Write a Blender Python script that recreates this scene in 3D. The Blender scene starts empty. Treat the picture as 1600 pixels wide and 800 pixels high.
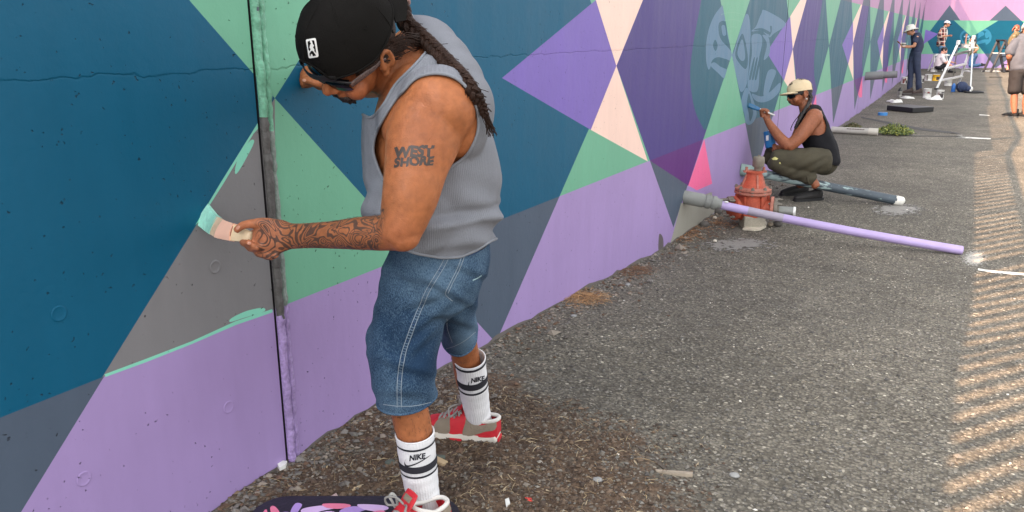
import bpy, bmesh, math, random
import numpy as np
from mathutils import Vector, Matrix, noise as mnoise
from mathutils.bvhtree import BVHTree
from mathutils.geometry import delaunay_2d_cdt
random.seed(7)
RNG = np.random.default_rng(7)
S = bpy.context.scene
COL = S.collection

# ------------------------------------------------------------------ camera, sky, sun, exposure
FPX = 1250.0                                   # focal length in photograph pixels (1600 wide)
PITCH = math.atan2(350.0, FPX)
YAW = math.atan2(1523.0 - 800.0, math.hypot(350.0, FPX))
CR = np.array([math.cos(YAW), math.sin(YAW), 0.0])
CH = np.array([-math.sin(YAW), math.cos(YAW), 0.0])
CF = CH * math.cos(PITCH) - np.array([0, 0, 1.0]) * math.sin(PITCH)
CU = CH * math.sin(PITCH) + np.array([0, 0, 1.0]) * math.cos(PITCH)
EYE = np.array([1.893, 0.0, 1.5])

cd = bpy.data.cameras.new('camera')
cam_ob = bpy.data.objects.new('camera', cd)
COL.objects.link(cam_ob)
cam_ob.matrix_world = Matrix(((CR[0], CU[0], -CF[0], EYE[0]), (CR[1], CU[1], -CF[1], EYE[1]),
                              (CR[2], CU[2], -CF[2], EYE[2]), (0, 0, 0, 1)))
cd.sensor_width = 36.0
cd.lens = FPX / 1600.0 * 36.0
cd.clip_start = 0.05
cd.clip_end = 800.0
S.camera = cam_ob

SUN_EL = math.radians(40.0)
SUN_TRAVEL = Vector((0.545, 0.839, 0)).normalized()      # horizontal direction the light travels
w = bpy.data.worlds.new('World')
S.world = w
w.use_nodes = True
nt = w.node_tree
bg = nt.nodes['Background']
sky = nt.nodes.new('ShaderNodeTexSky')
sky.sky_type = 'NISHITA'
sky.sun_disc = False
sky.sun_elevation = SUN_EL
sky.sun_rotation = math.atan2(-SUN_TRAVEL.x, -SUN_TRAVEL.y) % (2 * math.pi)
sky.altitude = 0.0
sky.air_density = 1.0
sky.dust_density = 4.0
sky.ozone_density = 0.3
hs = nt.nodes.new('ShaderNodeHueSaturation')
hs.inputs['Saturation'].default_value = 0.10
nt.links.new(sky.outputs[0], hs.inputs['Color'])
nt.links.new(hs.outputs[0], bg.inputs[0])
bg.inputs[1].default_value = 0.15

sl = bpy.data.lights.new('sun', 'SUN')
sl.energy = 3.2
sl.angle = math.radians(0.42)
sl.color = (1.0, 0.64, 0.39)
sun_ob = bpy.data.objects.new('sun', sl)
COL.objects.link(sun_ob)
sd = Vector((SUN_TRAVEL.x * math.cos(SUN_EL), SUN_TRAVEL.y * math.cos(SUN_EL), -math.sin(SUN_EL)))
sun_ob.rotation_euler = sd.to_track_quat('-Z', 'Y').to_euler()

S.view_settings.view_transform = 'Standard'
S.view_settings.look = 'None'
S.view_settings.gamma = 1.0
S.view_settings.exposure = 2.15
S.render.engine = 'CYCLES'
S.cycles.use_denoising = True
S.cycles.max_bounces = 6
S.render.film_transparent = False
# ------------------------------------------------------------------ picture -> place
def ray(x, y): return CR * ((x - 800.0) / FPX) + CU * ((400.0 - y) / FPX) + CF
def C(x, y, zc): return EYE + ray(x, y) * zc
def W(x, y, X=0.0):
    r = ray(x, y); return EYE + r * ((X - EYE[0]) / r[0])
def gz(Y):
    if Y < 2.4: return 0.04
    if Y < 3.2: return 0.04 - 0.05 * (Y - 2.4)
    if Y < 6.2:
        t = (Y - 3.2) / 3.0; t = t * t * (3 - 2 * t); return -0.14 * t
    if Y < 20: return -0.14
    t = min((Y - 20) / 17.0, 1.0); return -0.14 + 0.17 * t * t * (3 - 2 * t)
def G(x, y, dz=0.0):
    z = 0.0
    for _ in range(14):
        r = ray(x, y); p = EYE + r * ((z - EYE[2]) / r[2]); z = gz(p[1]) + dz
    return p
def GZ(x, zc):
    lo, hi = 0.0, 800.0
    for _ in range(50):
        m = (lo + hi) / 2; p = C(x, m, zc)
        if p[2] > gz(p[1]): lo = m
        else: hi = m
    return C(x, lo, zc)
def toC(P):
    d = np.asarray(P, float) - EYE
    zc = d @ CF
    return 800 + FPX * (d @ CR) / zc, 400 - FPX * (d @ CU) / zc, zc
def lin(r, g, b):
    def f(c):
        c /= 255.0
        return c / 12.92 if c <= 0.04045 else ((c + 0.055) / 1.055) ** 2.4
    return (f(r), f(g), f(b))

# ------------------------------------------------------------------ numpy value noise
def vnoise(P, scale, seed=0):
    P = np.asarray(P, float) * scale
    i = np.floor(P).astype(np.int64); f = P - i; f = f * f * (3 - 2 * f)
    def h(ix, iy, iz):
        n = (ix * 374761393 + iy * 668265263 + iz * 2147483647 + seed * 974634) & 0xffffffff
        n = ((n ^ (n >> 13)) * 1274126177) & 0xffffffff
        n = n ^ (n >> 16)
        return (n & 0xffff) / 65535.0 * 2 - 1
    out = 0
    for dx in (0, 1):
        for dy in (0, 1):
            for dz in (0, 1):
                wgt = (f[:, 0] if dx else 1 - f[:, 0]) * (f[:, 1] if dy else 1 - f[:, 1]) * (f[:, 2] if dz else 1 - f[:, 2])
                out = out + wgt * h(i[:, 0] + dx, i[:, 1] + dy, i[:, 2] + dz)
    return out

# ------------------------------------------------------------------ materials
MATS = {}
def mat(name, col, rough=0.6, var=0.12, vscale=6.0, bump=0.0, bscale=80.0, metal=0.0, spec=0.5, sss=0.0, attr=None, coat=0.0, fine=0.0, fscale=200.0):
    """Principled material: base colour (or a colour attribute) times soft noise, noise bump."""
    if name in MATS: return MATS[name]
    m = bpy.data.materials.new(name); m.use_nodes = True
    N = m.node_tree.nodes; L = m.node_tree.links
    b = N['Principled BSDF']
    b.inputs['Roughness'].default_value = rough
    b.inputs['Metallic'].default_value = metal
    b.inputs['Specular IOR Level'].default_value = spec
    b.inputs['Coat Weight'].default_value = coat
    tc = N.new('ShaderNodeTexCoord')
    if attr:
        src = N.new('ShaderNodeAttribute'); src.attribute_name = attr; base = src.outputs['Color']
    else:
        src = N.new('ShaderNodeRGB'); src.outputs[0].default_value = (*col, 1); base = src.outputs[0]
    nz = N.new('ShaderNodeTexNoise'); nz.inputs['Scale'].default_value = vscale; nz.inputs['Detail'].default_value = 5
    L.new(tc.outputs['Object'], nz.inputs['Vector'])
    mr = N.new('ShaderNodeMapRange'); mr.inputs[1].default_value = 0.25; mr.inputs[2].default_value = 0.75
    mr.inputs[3].default_value = 1 - var; mr.inputs[4].default_value = 1 + var
    L.new(nz.outputs['Fac'], mr.inputs[0])
    fac = mr.outputs[0]
    if fine:
        n2 = N.new('ShaderNodeTexNoise'); n2.inputs['Scale'].default_value = fscale; n2.inputs['Detail'].default_value = 3
        L.new(tc.outputs['Object'], n2.inputs['Vector'])
        m2 = N.new('ShaderNodeMapRange'); m2.inputs[1].default_value = 0.3; m2.inputs[2].default_value = 0.7
        m2.inputs[3].default_value = 1 - fine; m2.inputs[4].default_value = 1 + fine
        L.new(n2.outputs['Fac'], m2.inputs[0])
        mm = N.new('ShaderNodeMath'); mm.operation = 'MULTIPLY'
        L.new(fac, mm.inputs[0]); L.new(m2.outputs[0], mm.inputs[1]); fac = mm.outputs[0]
    vm = N.new('ShaderNodeVectorMath'); vm.operation = 'SCALE'
    L.new(base, vm.inputs[0]); L.new(fac, vm.inputs['Scale'])
    L.new(vm.outputs[0], b.inputs['Base Color'])
    if bump:
        nb = N.new('ShaderNodeTexNoise'); nb.inputs['Scale'].default_value = bscale; nb.inputs['Detail'].default_value = 4
        L.new(tc.outputs['Object'], nb.inputs['Vector'])
        bp = N.new('ShaderNodeBump'); bp.inputs['Strength'].default_value = bump; bp.inputs['Distance'].default_value = 0.01
        L.new(nb.outputs['Fac'], bp.inputs['Height']); L.new(bp.outputs[0], b.inputs['Normal'])
    if sss:
        b.inputs['Subsurface Weight'].default_value = sss
        b.inputs['Subsurface Radius'].default_value = (0.012, 0.005, 0.003)
        b.inputs['Subsurface Scale'].default_value = 1.0
    MATS[name] = m
    return m

# ------------------------------------------------------------------ objects
def mesh_from(name, V, F, m=None, smooth=True):
    me = bpy.data.meshes.new(name)
    V = np.asarray(V, float)
    me.from_pydata(V.tolist(), [], [list(map(int, f)) for f in F] if not isinstance(F, np.ndarray) else F.tolist())
    if m is not None:
        for mm in (m if isinstance(m, (list, tuple)) else [m]): me.materials.append(mm)
    if smooth:
        me.polygons.foreach_set('use_smooth', np.ones(len(me.polygons), bool))
    me.update()
    if smooth and len(me.polygons) < 2500: me.set_sharp_from_angle(angle=math.radians(52))
    return me
def root_of(o):
    while o.parent is not None: o = o.parent
    return o
def ob(name, VF, m=None, parent=None, origin=None, smooth=True, label=None, cat=None, group=None, kind=None):
    """Link a mesh built in world coordinates as one object; a child is stored relative to its root's base."""
    V, F = VF
    V = np.asarray(V, float)
    if parent is not None:
        o0 = np.array(root_of(parent).location)
    else:
        o0 = np.zeros(3) if origin is None else np.asarray(origin, float)
    o = bpy.data.objects.new(name, mesh_from(name, V - o0, F, m, smooth))
    COL.objects.link(o)
    if parent is not None: o.parent = parent
    else: o.location = o0
    tag(o, label, cat, group, kind)
    return o
def tag(o, label=None, cat=None, group=None, kind=None):
    if label: o['label'] = label
    if cat: o['category'] = cat
    if group: o['group'] = group
    if kind: o['kind'] = kind
    return o
def thing(name, label, cat, base, group=None):
    o = bpy.data.objects.new(name, None)
    o.empty_display_size = 0.1
    COL.objects.link(o); o.location = base
    return tag(o, label, cat, group)
def fattr(o, name, vals):
    a = o.data.attributes.new(name, 'FLOAT', 'POINT'); a.data.foreach_set('value', np.asarray(vals, np.float32))
def cattr(o, name, cols, domain='FACE'):
    a = o.data.attributes.new(name, 'FLOAT_COLOR', domain)
    c = np.ones((len(cols), 4), np.float32); c[:, :3] = cols
    a.data.foreach_set('color', c.ravel())
def copy_tree(o, loc, parent=None):
    c = o.copy(); COL.objects.link(c)
    if parent is None: c.location = loc
    else: c.parent = parent
    for ch in list(o.children): copy_tree(ch, None, c)
    return c

# ------------------------------------------------------------------ shapes (world coordinates): all return (V, F)
def nrm(v):
    v = np.asarray(v, float); n = np.linalg.norm(v); return v / n if n > 1e-12 else v
def join(parts):
    V = []; F = []; n = 0
    for v, f in parts:
        V.append(np.asarray(v, float)); F += [tuple(i + n for i in q) for q in f]; n += len(v)
    return np.concatenate(V), F
def box(c, s, R=None, bev=0.0):
    bm = bmesh.new(); bmesh.ops.create_cube(bm, size=1.0)
    for v in bm.verts: v.co = Vector((v.co.x * s[0], v.co.y * s[1], v.co.z * s[2]))
    if bev: bmesh.ops.bevel(bm, geom=list(bm.edges), offset=bev, segments=2, affect='EDGES', profile=0.6)
    return out(bm, c, R)
def out(bm, c=(0, 0, 0), R=None):
    bm.verts.index_update()
    V = np.array([v.co[:] for v in bm.verts]); F = [tuple(v.index for v in f.verts) for f in bm.faces]
    bm.free()
    if R is not None: V = V @ np.asarray(R).T
    return V + np.asarray(c, float), F
def rotz(a): return np.array([[math.cos(a), -math.sin(a), 0], [math.sin(a), math.cos(a), 0], [0, 0, 1.0]])
def basis(d, up=(0, 0, 1)):
    """columns: side, other, d  - a frame whose third axis is d"""
    d = nrm(d); u = np.asarray(up, float)
    if abs(d @ nrm(u)) > 0.97: u = np.array([1.0, 0, 0])
    a = nrm(np.cross(u, d)); b = np.cross(d, a)
    return np.stack([a, b, d], 1)
def crom(P, n):
    """Catmull-Rom resample of rows of P to n rows"""
    P = np.asarray(P, float)
    if len(P) == 2:
        t = np.linspace(0, 1, n)[:, None]; return P[0] * (1 - t) + P[1] * t
    Q = np.vstack([2 * P[0] - P[1], P, 2 * P[-1] - P[-2]])
    o = []
    for s in np.linspace(0, len(P) - 1 - 1e-9, n):
        i = int(s); t = s - i; a, b, c, d = Q[i:i + 4]
        o.append(0.5 * ((2 * b) + (c - a) * t + (2 * a - 5 * b + 4 * c - d) * t * t + (3 * b - a - 3 * c + d) * t ** 3))
    return np.array(o)
def tube(path, rad, n=14, samples=None, ref=None, cap=0.6, closed_ends=True):
    """Swept tube. rad: one number, a list of numbers, or of (ra, rb): rb lies along ref (default: away from the camera)."""
    path = np.asarray(path, float)
    if np.isscalar(rad): rad = [rad] * len(path)
    R = np.array([(r, r) if np.isscalar(r) else tuple(r) for r in rad], float)
    k = samples or max(2, (len(path) - 1) * 5 + 1)
    PR = crom(np.hstack([path, R]), k) if len(path) > 1 else np.hstack([path, R])
    P, R = PR[:, :3], np.abs(PR[:, 3:])
    T = np.gradient(P, axis=0); T /= np.maximum(np.linalg.norm(T, axis=1), 1e-9)[:, None]
    if closed_ends and cap:
        f = [0.95, 0.8, 0.5]
        r0, r1 = R[0].min() * cap, R[-1].min() * cap
        h = [math.sqrt(1 - x * x) for x in f]
        P = np.vstack([[P[0] - T[0] * r0 * h[2 - i] for i in range(3)], P, [P[-1] + T[-1] * r1 * h[i] for i in range(3)]])
        R = np.vstack([[R[0] * f[2 - i] for i in range(3)], R, [R[-1] * f[i] for i in range(3)]])
        T = np.vstack([[T[0]] * 3, T, [T[-1]] * 3])
    refv = np.asarray(ref, float) if ref is not None else CF
    V = []; prev = None
    th = np.arange(n) * 2 * math.pi / n
    for p, r, t in zip(P, R, T):
        a = np.cross(t, refv)
        if np.linalg.norm(a) < 0.15:
            a = prev if prev is not None else np.cross(t, [0.31, 0.2, 0.93])
            a = a - t * (a @ t)
        a = nrm(a)
        if prev is not None and a @ prev < 0: a = -a
        prev = a; b = np.cross(a, t)
        V.append(p + np.outer(np.cos(th) * r[0], a) + np.outer(np.sin(th) * r[1], b))
    V = np.concatenate(V); m = len(P); F = []
    for i in range(m - 1):
        for j in range(n):
            q = (j + 1) % n
            F.append((i * n + j, i * n + q, (i + 1) * n + q, (i + 1) * n + j))
    if closed_ends:
        F.append(tuple(range(n - 1, -1, -1))); F.append(tuple((m - 1) * n + j for j in range(n)))
    # make outward
    c = P[0]; v0 = V[F[0][0]]; nn = np.cross(V[F[0][1]] - v0, V[F[0][2]] - v0)
    if nn @ (v0 - c) < 0: F = [f[::-1] for f in F]
    return V, F
def ell(c, r, R=None, n=16, m=10):
    V = []; F = []
    for i in range(m + 1):
        p = math.pi * i / m
        for j in range(n):
            t = 2 * math.pi * j / n
            V.append((math.sin(p) * math.cos(t) * r[0], math.sin(p) * math.sin(t) * r[1], math.cos(p) * r[2]))
    for i in range(m):
        for j in range(n):
            q = (j + 1) % n
            F.append((i * n + j, (i + 1) * n + j, (i + 1) * n + q, i * n + q))
    V = np.array(V)
    if R is not None:
        V = V @ np.asarray(R).T
        if np.linalg.det(np.asarray(R)) < 0: F = [f[::-1] for f in F]
    return V + np.asarray(c, float), F
def lathe(prof, c=(0, 0, 0), R=None, n=24, capb=True, capt=True):
    """prof: list of (radius, height) going up"""
    V = []; F = []
    for r, h in prof:
        for j in range(n):
            t = 2 * math.pi * j / n; V.append((r * math.cos(t), r * math.sin(t), h))
    for i in range(len(prof) - 1):
        for j in range(n):
            q = (j + 1) % n; F.append((i * n + j, i * n + q, (i + 1) * n + q, (i + 1) * n + j))
    if capb: F.append(tuple(range(n - 1, -1, -1)))
    if capt: F.append(tuple((len(prof) - 1) * n + j for j in range(n)))
    V = np.array(V)
    if R is not None:
        V = V @ np.asarray(R).T
        if np.linalg.det(np.asarray(R)) < 0: F = [f[::-1] for f in F]
    return V + np.asarray(c, float), F
def rod(a, b, r, n=12, r2=None):
    a = np.asarray(a, float); b = np.asarray(b, float)
    return lathe([(r, 0), (r if r2 is None else r2, np.linalg.norm(b - a))], a, basis(b - a), n)
def bar(a, b, wx, wy, up=(0, 0, 1), bev=0.0):
    a = np.asarray(a, float); b = np.asarray(b, float)
    return box((a + b) / 2, (wx, wy, np.linalg.norm(b - a)), basis(b - a, up), bev)
def prism(poly, o, ax, ay, az, depth):
    """extrude polygon (list of (u,v)) in the frame o + u*ax + v*ay by depth along az"""
    o, ax, ay, az = map(lambda q: np.asarray(q, float), (o, ax, ay, az))
    n = len(poly)
    V = [o + ax * u + ay * v for u, v in poly] + [o + ax * u + ay * v + az * depth for u, v in poly]
    F = [tuple(range(n)), tuple(range(2 * n - 1, n - 1, -1))] + [((i + 1) % n, i, n + i, n + (i + 1) % n) for i in range(n)]
    area = sum(poly[i][0] * poly[(i + 1) % n][1] - poly[(i + 1) % n][0] * poly[i][1] for i in range(n))
    if (area > 0) == (np.cross(ax, ay) @ az > 0): F = [f[::-1] for f in F]
    return np.array(V), F

# ------------------------------------------------------------------ organic tools
def fuse(parts, voxel, smooth=4):
    """Union of overlapping closed shapes as one continuous smooth surface (voxel remesh)."""
    V, F = join(parts)
    me = mesh_from('tmp', V, F)
    o = bpy.data.objects.new('tmp', me); COL.objects.link(o)
    md = o.modifiers.new('r', 'REMESH'); md.mode = 'VOXEL'; md.voxel_size = voxel; md.use_smooth_shade = True
    dg = bpy.context.evaluated_depsgraph_get(); dg.update()
    ev = o.evaluated_get(dg); em = ev.to_mesh()
    n = len(em.vertices); co = np.empty(n * 3); em.vertices.foreach_get('co', co); V = co.reshape(n, 3)
    k = len(em.polygons); ls = np.empty(k, np.int32); em.polygons.foreach_get('loop_start', ls)
    lt = np.empty(k, np.int32); em.polygons.foreach_get('loop_total', lt)
    li = np.empty(len(em.loops), np.int32); em.loops.foreach_get('vertex_index', li)
    F = [tuple(li[a:a + b].tolist()) for a, b in zip(ls, lt)]
    ev.to_mesh_clear(); bpy.data.objects.remove(o); bpy.data.meshes.remove(me)
    return relax(V, F, smooth), F
def edges_of(F):
    a = []; b = []
    for f in F:
        for i in range(len(f)): a.append(f[i]); b.append(f[(i + 1) % len(f)])
    return np.array(a), np.array(b)
def relax(V, F, it=4, lam=0.6, mask=None):
    a, b = edges_of(F); n = len(V)
    cnt = np.bincount(a, minlength=n) + np.bincount(b, minlength=n)
    V = V.copy()
    for k in range(it):
        s = np.zeros_like(V)
        for i in range(3):
            s[:, i] = np.bincount(a, V[b, i], minlength=n) + np.bincount(b, V[a, i], minlength=n)
        d = s / np.maximum(cnt, 1)[:, None] - V
        l = lam if k % 2 == 0 else -lam * 0.85 if it > 3 else lam
        if mask is not None: d = d * mask[:, None]
        V += d * l
    return V
def vnormals(V, F):
    N = np.zeros_like(V)
    F3 = []
    for f in F:
        for i in range(1, len(f) - 1): F3.append((f[0], f[i], f[i + 1]))
    T = np.array(F3); n = np.cross(V[T[:, 1]] - V[T[:, 0]], V[T[:, 2]] - V[T[:, 0]])
    for i in range(3):
        for c in range(3): N[:, c] += np.bincount(T[:, i], n[:, c], minlength=len(V))
    return N / np.maximum(np.linalg.norm(N, axis=1), 1e-12)[:, None]
def iso_cut(VF, f):
    """Keep where f > 0, cutting faces along f = 0."""
    V, F = VF; f = np.asarray(f, float)
    nv = [tuple(v) for v in V]; cache = {}
    def cut(i, j):
        k = (min(i, j), max(i, j))
        if k not in cache:
            t = f[i] / (f[i] - f[j]); cache[k] = len(nv); nv.append(tuple(V[i] * (1 - t) + V[j] * t))
        return cache[k]
    G_ = []
    pos = f > 0
    for q in F:
        s = [pos[i] for i in q]
        if all(s): G_.append(q); continue
        if not any(s): continue
        o = []
        for a in range(len(q)):
            i, j = q[a], q[(a + 1) % len(q)]
            if pos[i]: o.append(i)
            if pos[i] != pos[j]: o.append(cut(i, j))
        if len(o) >= 3: G_.append(tuple(o))
    V2 = np.array(nv); used = np.unique(np.concatenate([np.array(q) for q in G_]))
    mp = -np.ones(len(V2), np.int64); mp[used] = np.arange(len(used))
    return V2[used], [tuple(mp[list(q)].tolist()) for q in G_]
def rims(VF):
    """boundary loops as point lists"""
    V, F = VF; e = {}
    for q in F:
        for i in range(len(q)):
            a, b = q[i], q[(i + 1) % len(q)]
            e[(a, b)] = 1
    nx = {a: b for (a, b) in e if (b, a) not in e}
    loops = []; seen = set()
    for s in list(nx):
        if s in seen: continue
        l = []; c = s
        while c in nx and c not in seen: seen.add(c); l.append(c); c = nx[c]
        if len(l) > 8: loops.append(V[l])
    return loops
def rim_tube(loop, r, n=6, step=0.01, smooth=2):
    P = np.asarray(loop)
    d = np.linalg.norm(np.diff(np.vstack([P, P[:1]]), axis=0), axis=1); s = np.concatenate([[0], np.cumsum(d)])
    k = max(8, int(s[-1] / step)); t = np.linspace(0, s[-1], k, endpoint=False); PP = np.vstack([P, P[:1]])
    Q = np.stack([np.interp(t, s, PP[:, i]) for i in range(3)], 1)
    for _ in range(smooth): Q = 0.5 * Q + 0.25 * (np.roll(Q, 1, 0) + np.roll(Q, -1, 0))
    T = np.roll(Q, -1, 0) - np.roll(Q, 1, 0); T /= np.maximum(np.linalg.norm(T, axis=1), 1e-9)[:, None]
    V = []; th = np.arange(n) * 2 * math.pi / n; pa = None
    for p, tt in zip(Q, T):
        a = np.cross(tt, [0.2, 0.31, 0.93]) if pa is None else pa - tt * (pa @ tt)
        a = nrm(a); pa = a; b = np.cross(tt, a)
        V.append(p + np.outer(np.cos(th) * r, a) + np.outer(np.sin(th) * r, b))
    F = []
    for i in range(k):
        for j in range(n):
            q = (j + 1) % n; i2 = (i + 1) % k
            F.append((i * n + j, i * n + q, i2 * n + q, i2 * n + j))
    return np.concatenate(V), F
def shell(VF, t):
    """give an open sheet thickness t inwards"""
    V, F = VF; N = vnormals(V, F); n = len(V)
    e = set()
    for q in F:
        for i in range(len(q)): e.add((q[i], q[(i + 1) % len(q)]))
    side = [(b, a, a + n, b + n) for (a, b) in e if (b, a) not in e]
    return np.vstack([V, V - N * t]), list(F) + [tuple(i + n for i in q[::-1]) for q in F] + side
def sdf_poly(x, y, poly):
    """signed distance (pixels), positive inside"""
    x = np.asarray(x, float); y = np.asarray(y, float); P = np.asarray(poly, float)
    d = np.full(x.shape, 1e18); ins = np.zeros(x.shape, bool); n = len(P)
    for i in range(n):
        ax, ay = P[i]; bx, by = P[(i + 1) % n]; ex, ey = bx - ax, by - ay
        t = np.clip(((x - ax) * ex + (y - ay) * ey) / max(ex * ex + ey * ey, 1e-9), 0, 1)
        d = np.minimum(d, (x - ax - t * ex) ** 2 + (y - ay - t * ey) ** 2)
        if ey != 0:
            ins ^= ((ay > y) != (by > y)) & (x < (bx - ax) * (y - ay) / (by - ay) + ax)
    d = np.sqrt(d)
    return np.where(ins, d, -d)
def inpoly(x, y, P):
    r = False; n = len(P); j = n - 1
    for i in range(n):
        if (P[i][1] > y) != (P[j][1] > y) and x < (P[j][0] - P[i][0]) * (y - P[i][1]) / (P[j][1] - P[i][1]) + P[i][0]: r = not r
        j = i
    return r
def smoothpoly(P, n=6, closed=True):
    P = np.asarray(P, float)
    if closed: Q = np.vstack([P[-1], P, P[0], P[1]])
    else: Q = np.vstack([2 * P[0] - P[1], P, 2 * P[-1] - P[-2]])
    o = []
    for i in range(len(P) if closed else len(P) - 1):
        a, b, c, d = Q[i:i + 4]
        for t in np.linspace(0, 1, n, endpoint=False):
            o.append(0.5 * ((2 * b) + (c - a) * t + (2 * a - 5 * b + 4 * c - d) * t * t + (3 * b - a - 3 * c + d) * t ** 3))
    if not closed: o.append(P[-1])
    return [tuple(q) for q in o]
def triangulate(polys, holes=(), grid=0.0):
    """2-D triangles inside any of polys and outside holes, refined by a grid of points"""
    V = []; E = []
    for P in list(polys) + list(holes):
        if grid:
            Q = []
            for i in range(len(P)):
                a = np.array(P[i], float); b = np.array(P[(i + 1) % len(P)], float)
                k = max(1, int(np.linalg.norm(b - a) / grid))
                for t in range(k): Q.append(a + (b - a) * t / k)
            P = Q
        n = len(V); V += [Vector((float(p[0]), float(p[1]))) for p in P]; E += [(n + i, n + (i + 1) % len(P)) for i in range(len(P))]
    if grid:
        A = np.array([v[:] for v in V]); lo, hi = A.min(0), A.max(0)
        for x in np.arange(lo[0] + grid / 2, hi[0], grid):
            for y in np.arange(lo[1] + grid / 2, hi[1], grid):
                if any(inpoly(x, y, P) for P in polys): V.append(Vector((x, y)))
    r = delaunay_2d_cdt(V, E, [], 0, 1e-5)
    T = []
    for f in r[2]:
        c = sum((r[0][i] for i in f), Vector((0, 0))) / len(f)
        if any(inpoly(c.x, c.y, P) for P in polys) and not any(inpoly(c.x, c.y, P) for P in holes): T.append(tuple(f))
    return np.array([v[:] for v in r[0]]), T
def orient(VF, c):
    V, F = VF; t = 0
    for f in F[::max(1, len(F) // 200)]:
        a, b, d = V[f[0]], V[f[1]], V[f[2]]; t += np.cross(b - a, d - a) @ (a - np.asarray(c))
    return (V, F) if t > 0 else (V, [f[::-1] for f in F])
def bvh(VF): return BVHTree.FromPolygons([Vector(v) for v in VF[0]], VF[1])
def drape(tree, V2, T, off=0.0008, thick=0.0, far=None):
    """Lay 2-D triangles (picture pixels) on a real surface, along the lines of sight they were traced on."""
    P = []; ok = []
    for x, y in V2:
        d = Vector(nrm(ray(x, y))); h = tree.ray_cast(Vector(EYE), d)
        if h[0] is None or (far and (h[3] > far)): P.append((0, 0, 0)); ok.append(False); continue
        n = h[1] if h[1].dot(d) < 0 else -h[1]
        P.append(tuple(h[0] + n * off)); ok.append(True)
    P = np.array(P); F = []
    for t in T:
        if all(ok[i] for i in t):
            a, b, c = P[t[0]], P[t[1]], P[t[2]]
            f = tuple(t)
            if np.cross(b - a, c - a) @ (a - EYE) > 0: f = f[::-1]
            F.append(f)
    if not F: return np.zeros((3, 3)), [(0, 1, 2)]
    used = np.unique(np.concatenate([np.array(q) for q in F])); mp = -np.ones(len(P), np.int64); mp[used] = np.arange(len(used))
    VF = P[used], [tuple(mp[list(q)].tolist()) for q in F]
    return shell(VF, thick) if thick else VF
def ribbon(pts, wpx, step=3.0):
    """pixel polyline -> quads of a strip wpx wide"""
    P = np.array(smoothpoly(pts, 8, False)) if len(pts) > 2 else np.asarray(pts, float)
    d = np.concatenate([[0], np.cumsum(np.linalg.norm(np.diff(P, axis=0), axis=1))])
    k = max(2, int(d[-1] / step)); t = np.linspace(0, d[-1], k)
    Q = np.stack([np.interp(t, d, P[:, i]) for i in range(2)], 1)
    T = np.gradient(Q, axis=0); T /= np.maximum(np.linalg.norm(T, axis=1), 1e-9)[:, None]
    Nn = np.stack([-T[:, 1], T[:, 0]], 1); ww = np.interp(np.linspace(0, 1, k), np.linspace(0, 1, len(wpx)), wpx)[:, None] if not np.isscalar(wpx) else wpx
    V = np.empty((2 * k, 2)); V[0::2] = Q + Nn * ww / 2; V[1::2] = Q - Nn * ww / 2
    return V, [(2 * i, 2 * i + 1, 2 * i + 3, 2 * i + 2) for i in range(k - 1)]
def text2d(s, shear=0.0, bold=0.0):
    """flat triangles of a word, height about 1, centred"""
    cu = bpy.data.curves.new('t', 'FONT'); cu.body = s; cu.align_x = 'CENTER'; cu.align_y = 'CENTER'; cu.size = 1.35
    cu.shear = shear; cu.offset = bold; cu.resolution_u = 3; cu.space_character = 1.02
    o = bpy.data.objects.new('t', cu); COL.objects.link(o)
    dg = bpy.context.evaluated_depsgraph_get(); dg.update()
    me = o.evaluated_get(dg).to_mesh()
    V = np.array([v.co[:2] for v in me.vertices]); F = [tuple(p.vertices) for p in me.polygons]
    o.evaluated_get(dg).to_mesh_clear(); bpy.data.objects.remove(o); bpy.data.curves.remove(cu)
    return V, F
def textpx(s, c, h, ang=0.0, sx=1.0, shear=0.0, bold=0.0, arc=0.0):
    V, F = text2d(s, shear, bold)
    x = V[:, 0] * h * sx; y = -V[:, 1] * h
    y = y + arc * (x / (h * max(1, len(s)) * .4)) ** 2
    ca, sa = math.cos(ang), math.sin(ang)
    return np.stack([c[0] + x * ca - y * sa, c[1] + x * sa + y * ca], 1), F
# ------------------------------------------------------------------ mural colours (paint as it is, unlit)
NAVY = lin(0, 82, 112); TEAL = lin(34, 88, 108); MINT = lin(106, 166, 138); GREY = lin(120, 119, 121)
SLATE = lin(76, 88, 104); LILAC = lin(156, 134, 182); VIOLET = lin(70, 60, 122); PURPLE = lin(116, 98, 172)
PEACH = lin(236, 204, 190); MAGENTA = lin(88, 42, 112); PINK = lin(228, 104, 150); TOPL = lin(172, 132, 166)
CONC = lin(150, 148, 138); DIRTY = lin(104, 98, 94); FROST = lin(88, 122, 148); WETMINT = lin(128, 202, 178)
ZC = 1.3; ZL, ZH = 0.622, 1.985
CROSS = [(-3.83, 'M'), (-0.98, 'P'), (1.868, 'M'), (4.715, 'P'), (7.489, 'M'), (10.371, 'P')]
yy = 13.22; kk = 0
while yy < 40: CROSS.append((yy, 'MP'[kk % 2])); yy += 2.85; kk += 1
POLY = []                                        # (polygon in wall Y,Z , colour): later ones lie on top
def P_(pts, col): POLY.append(([(float(a), float(b)) for a, b in pts], col))
P_([(-9, -.3), (39, -.3), (39, ZL), (-9, ZL)], LILAC)
P_([(-9, ZL), (39, ZL), (39, ZH), (-9, ZH)], MINT)
P_([(-9, ZH), (39, ZH), (39, 4.2), (-9, 4.2)], TOPL)
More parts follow.
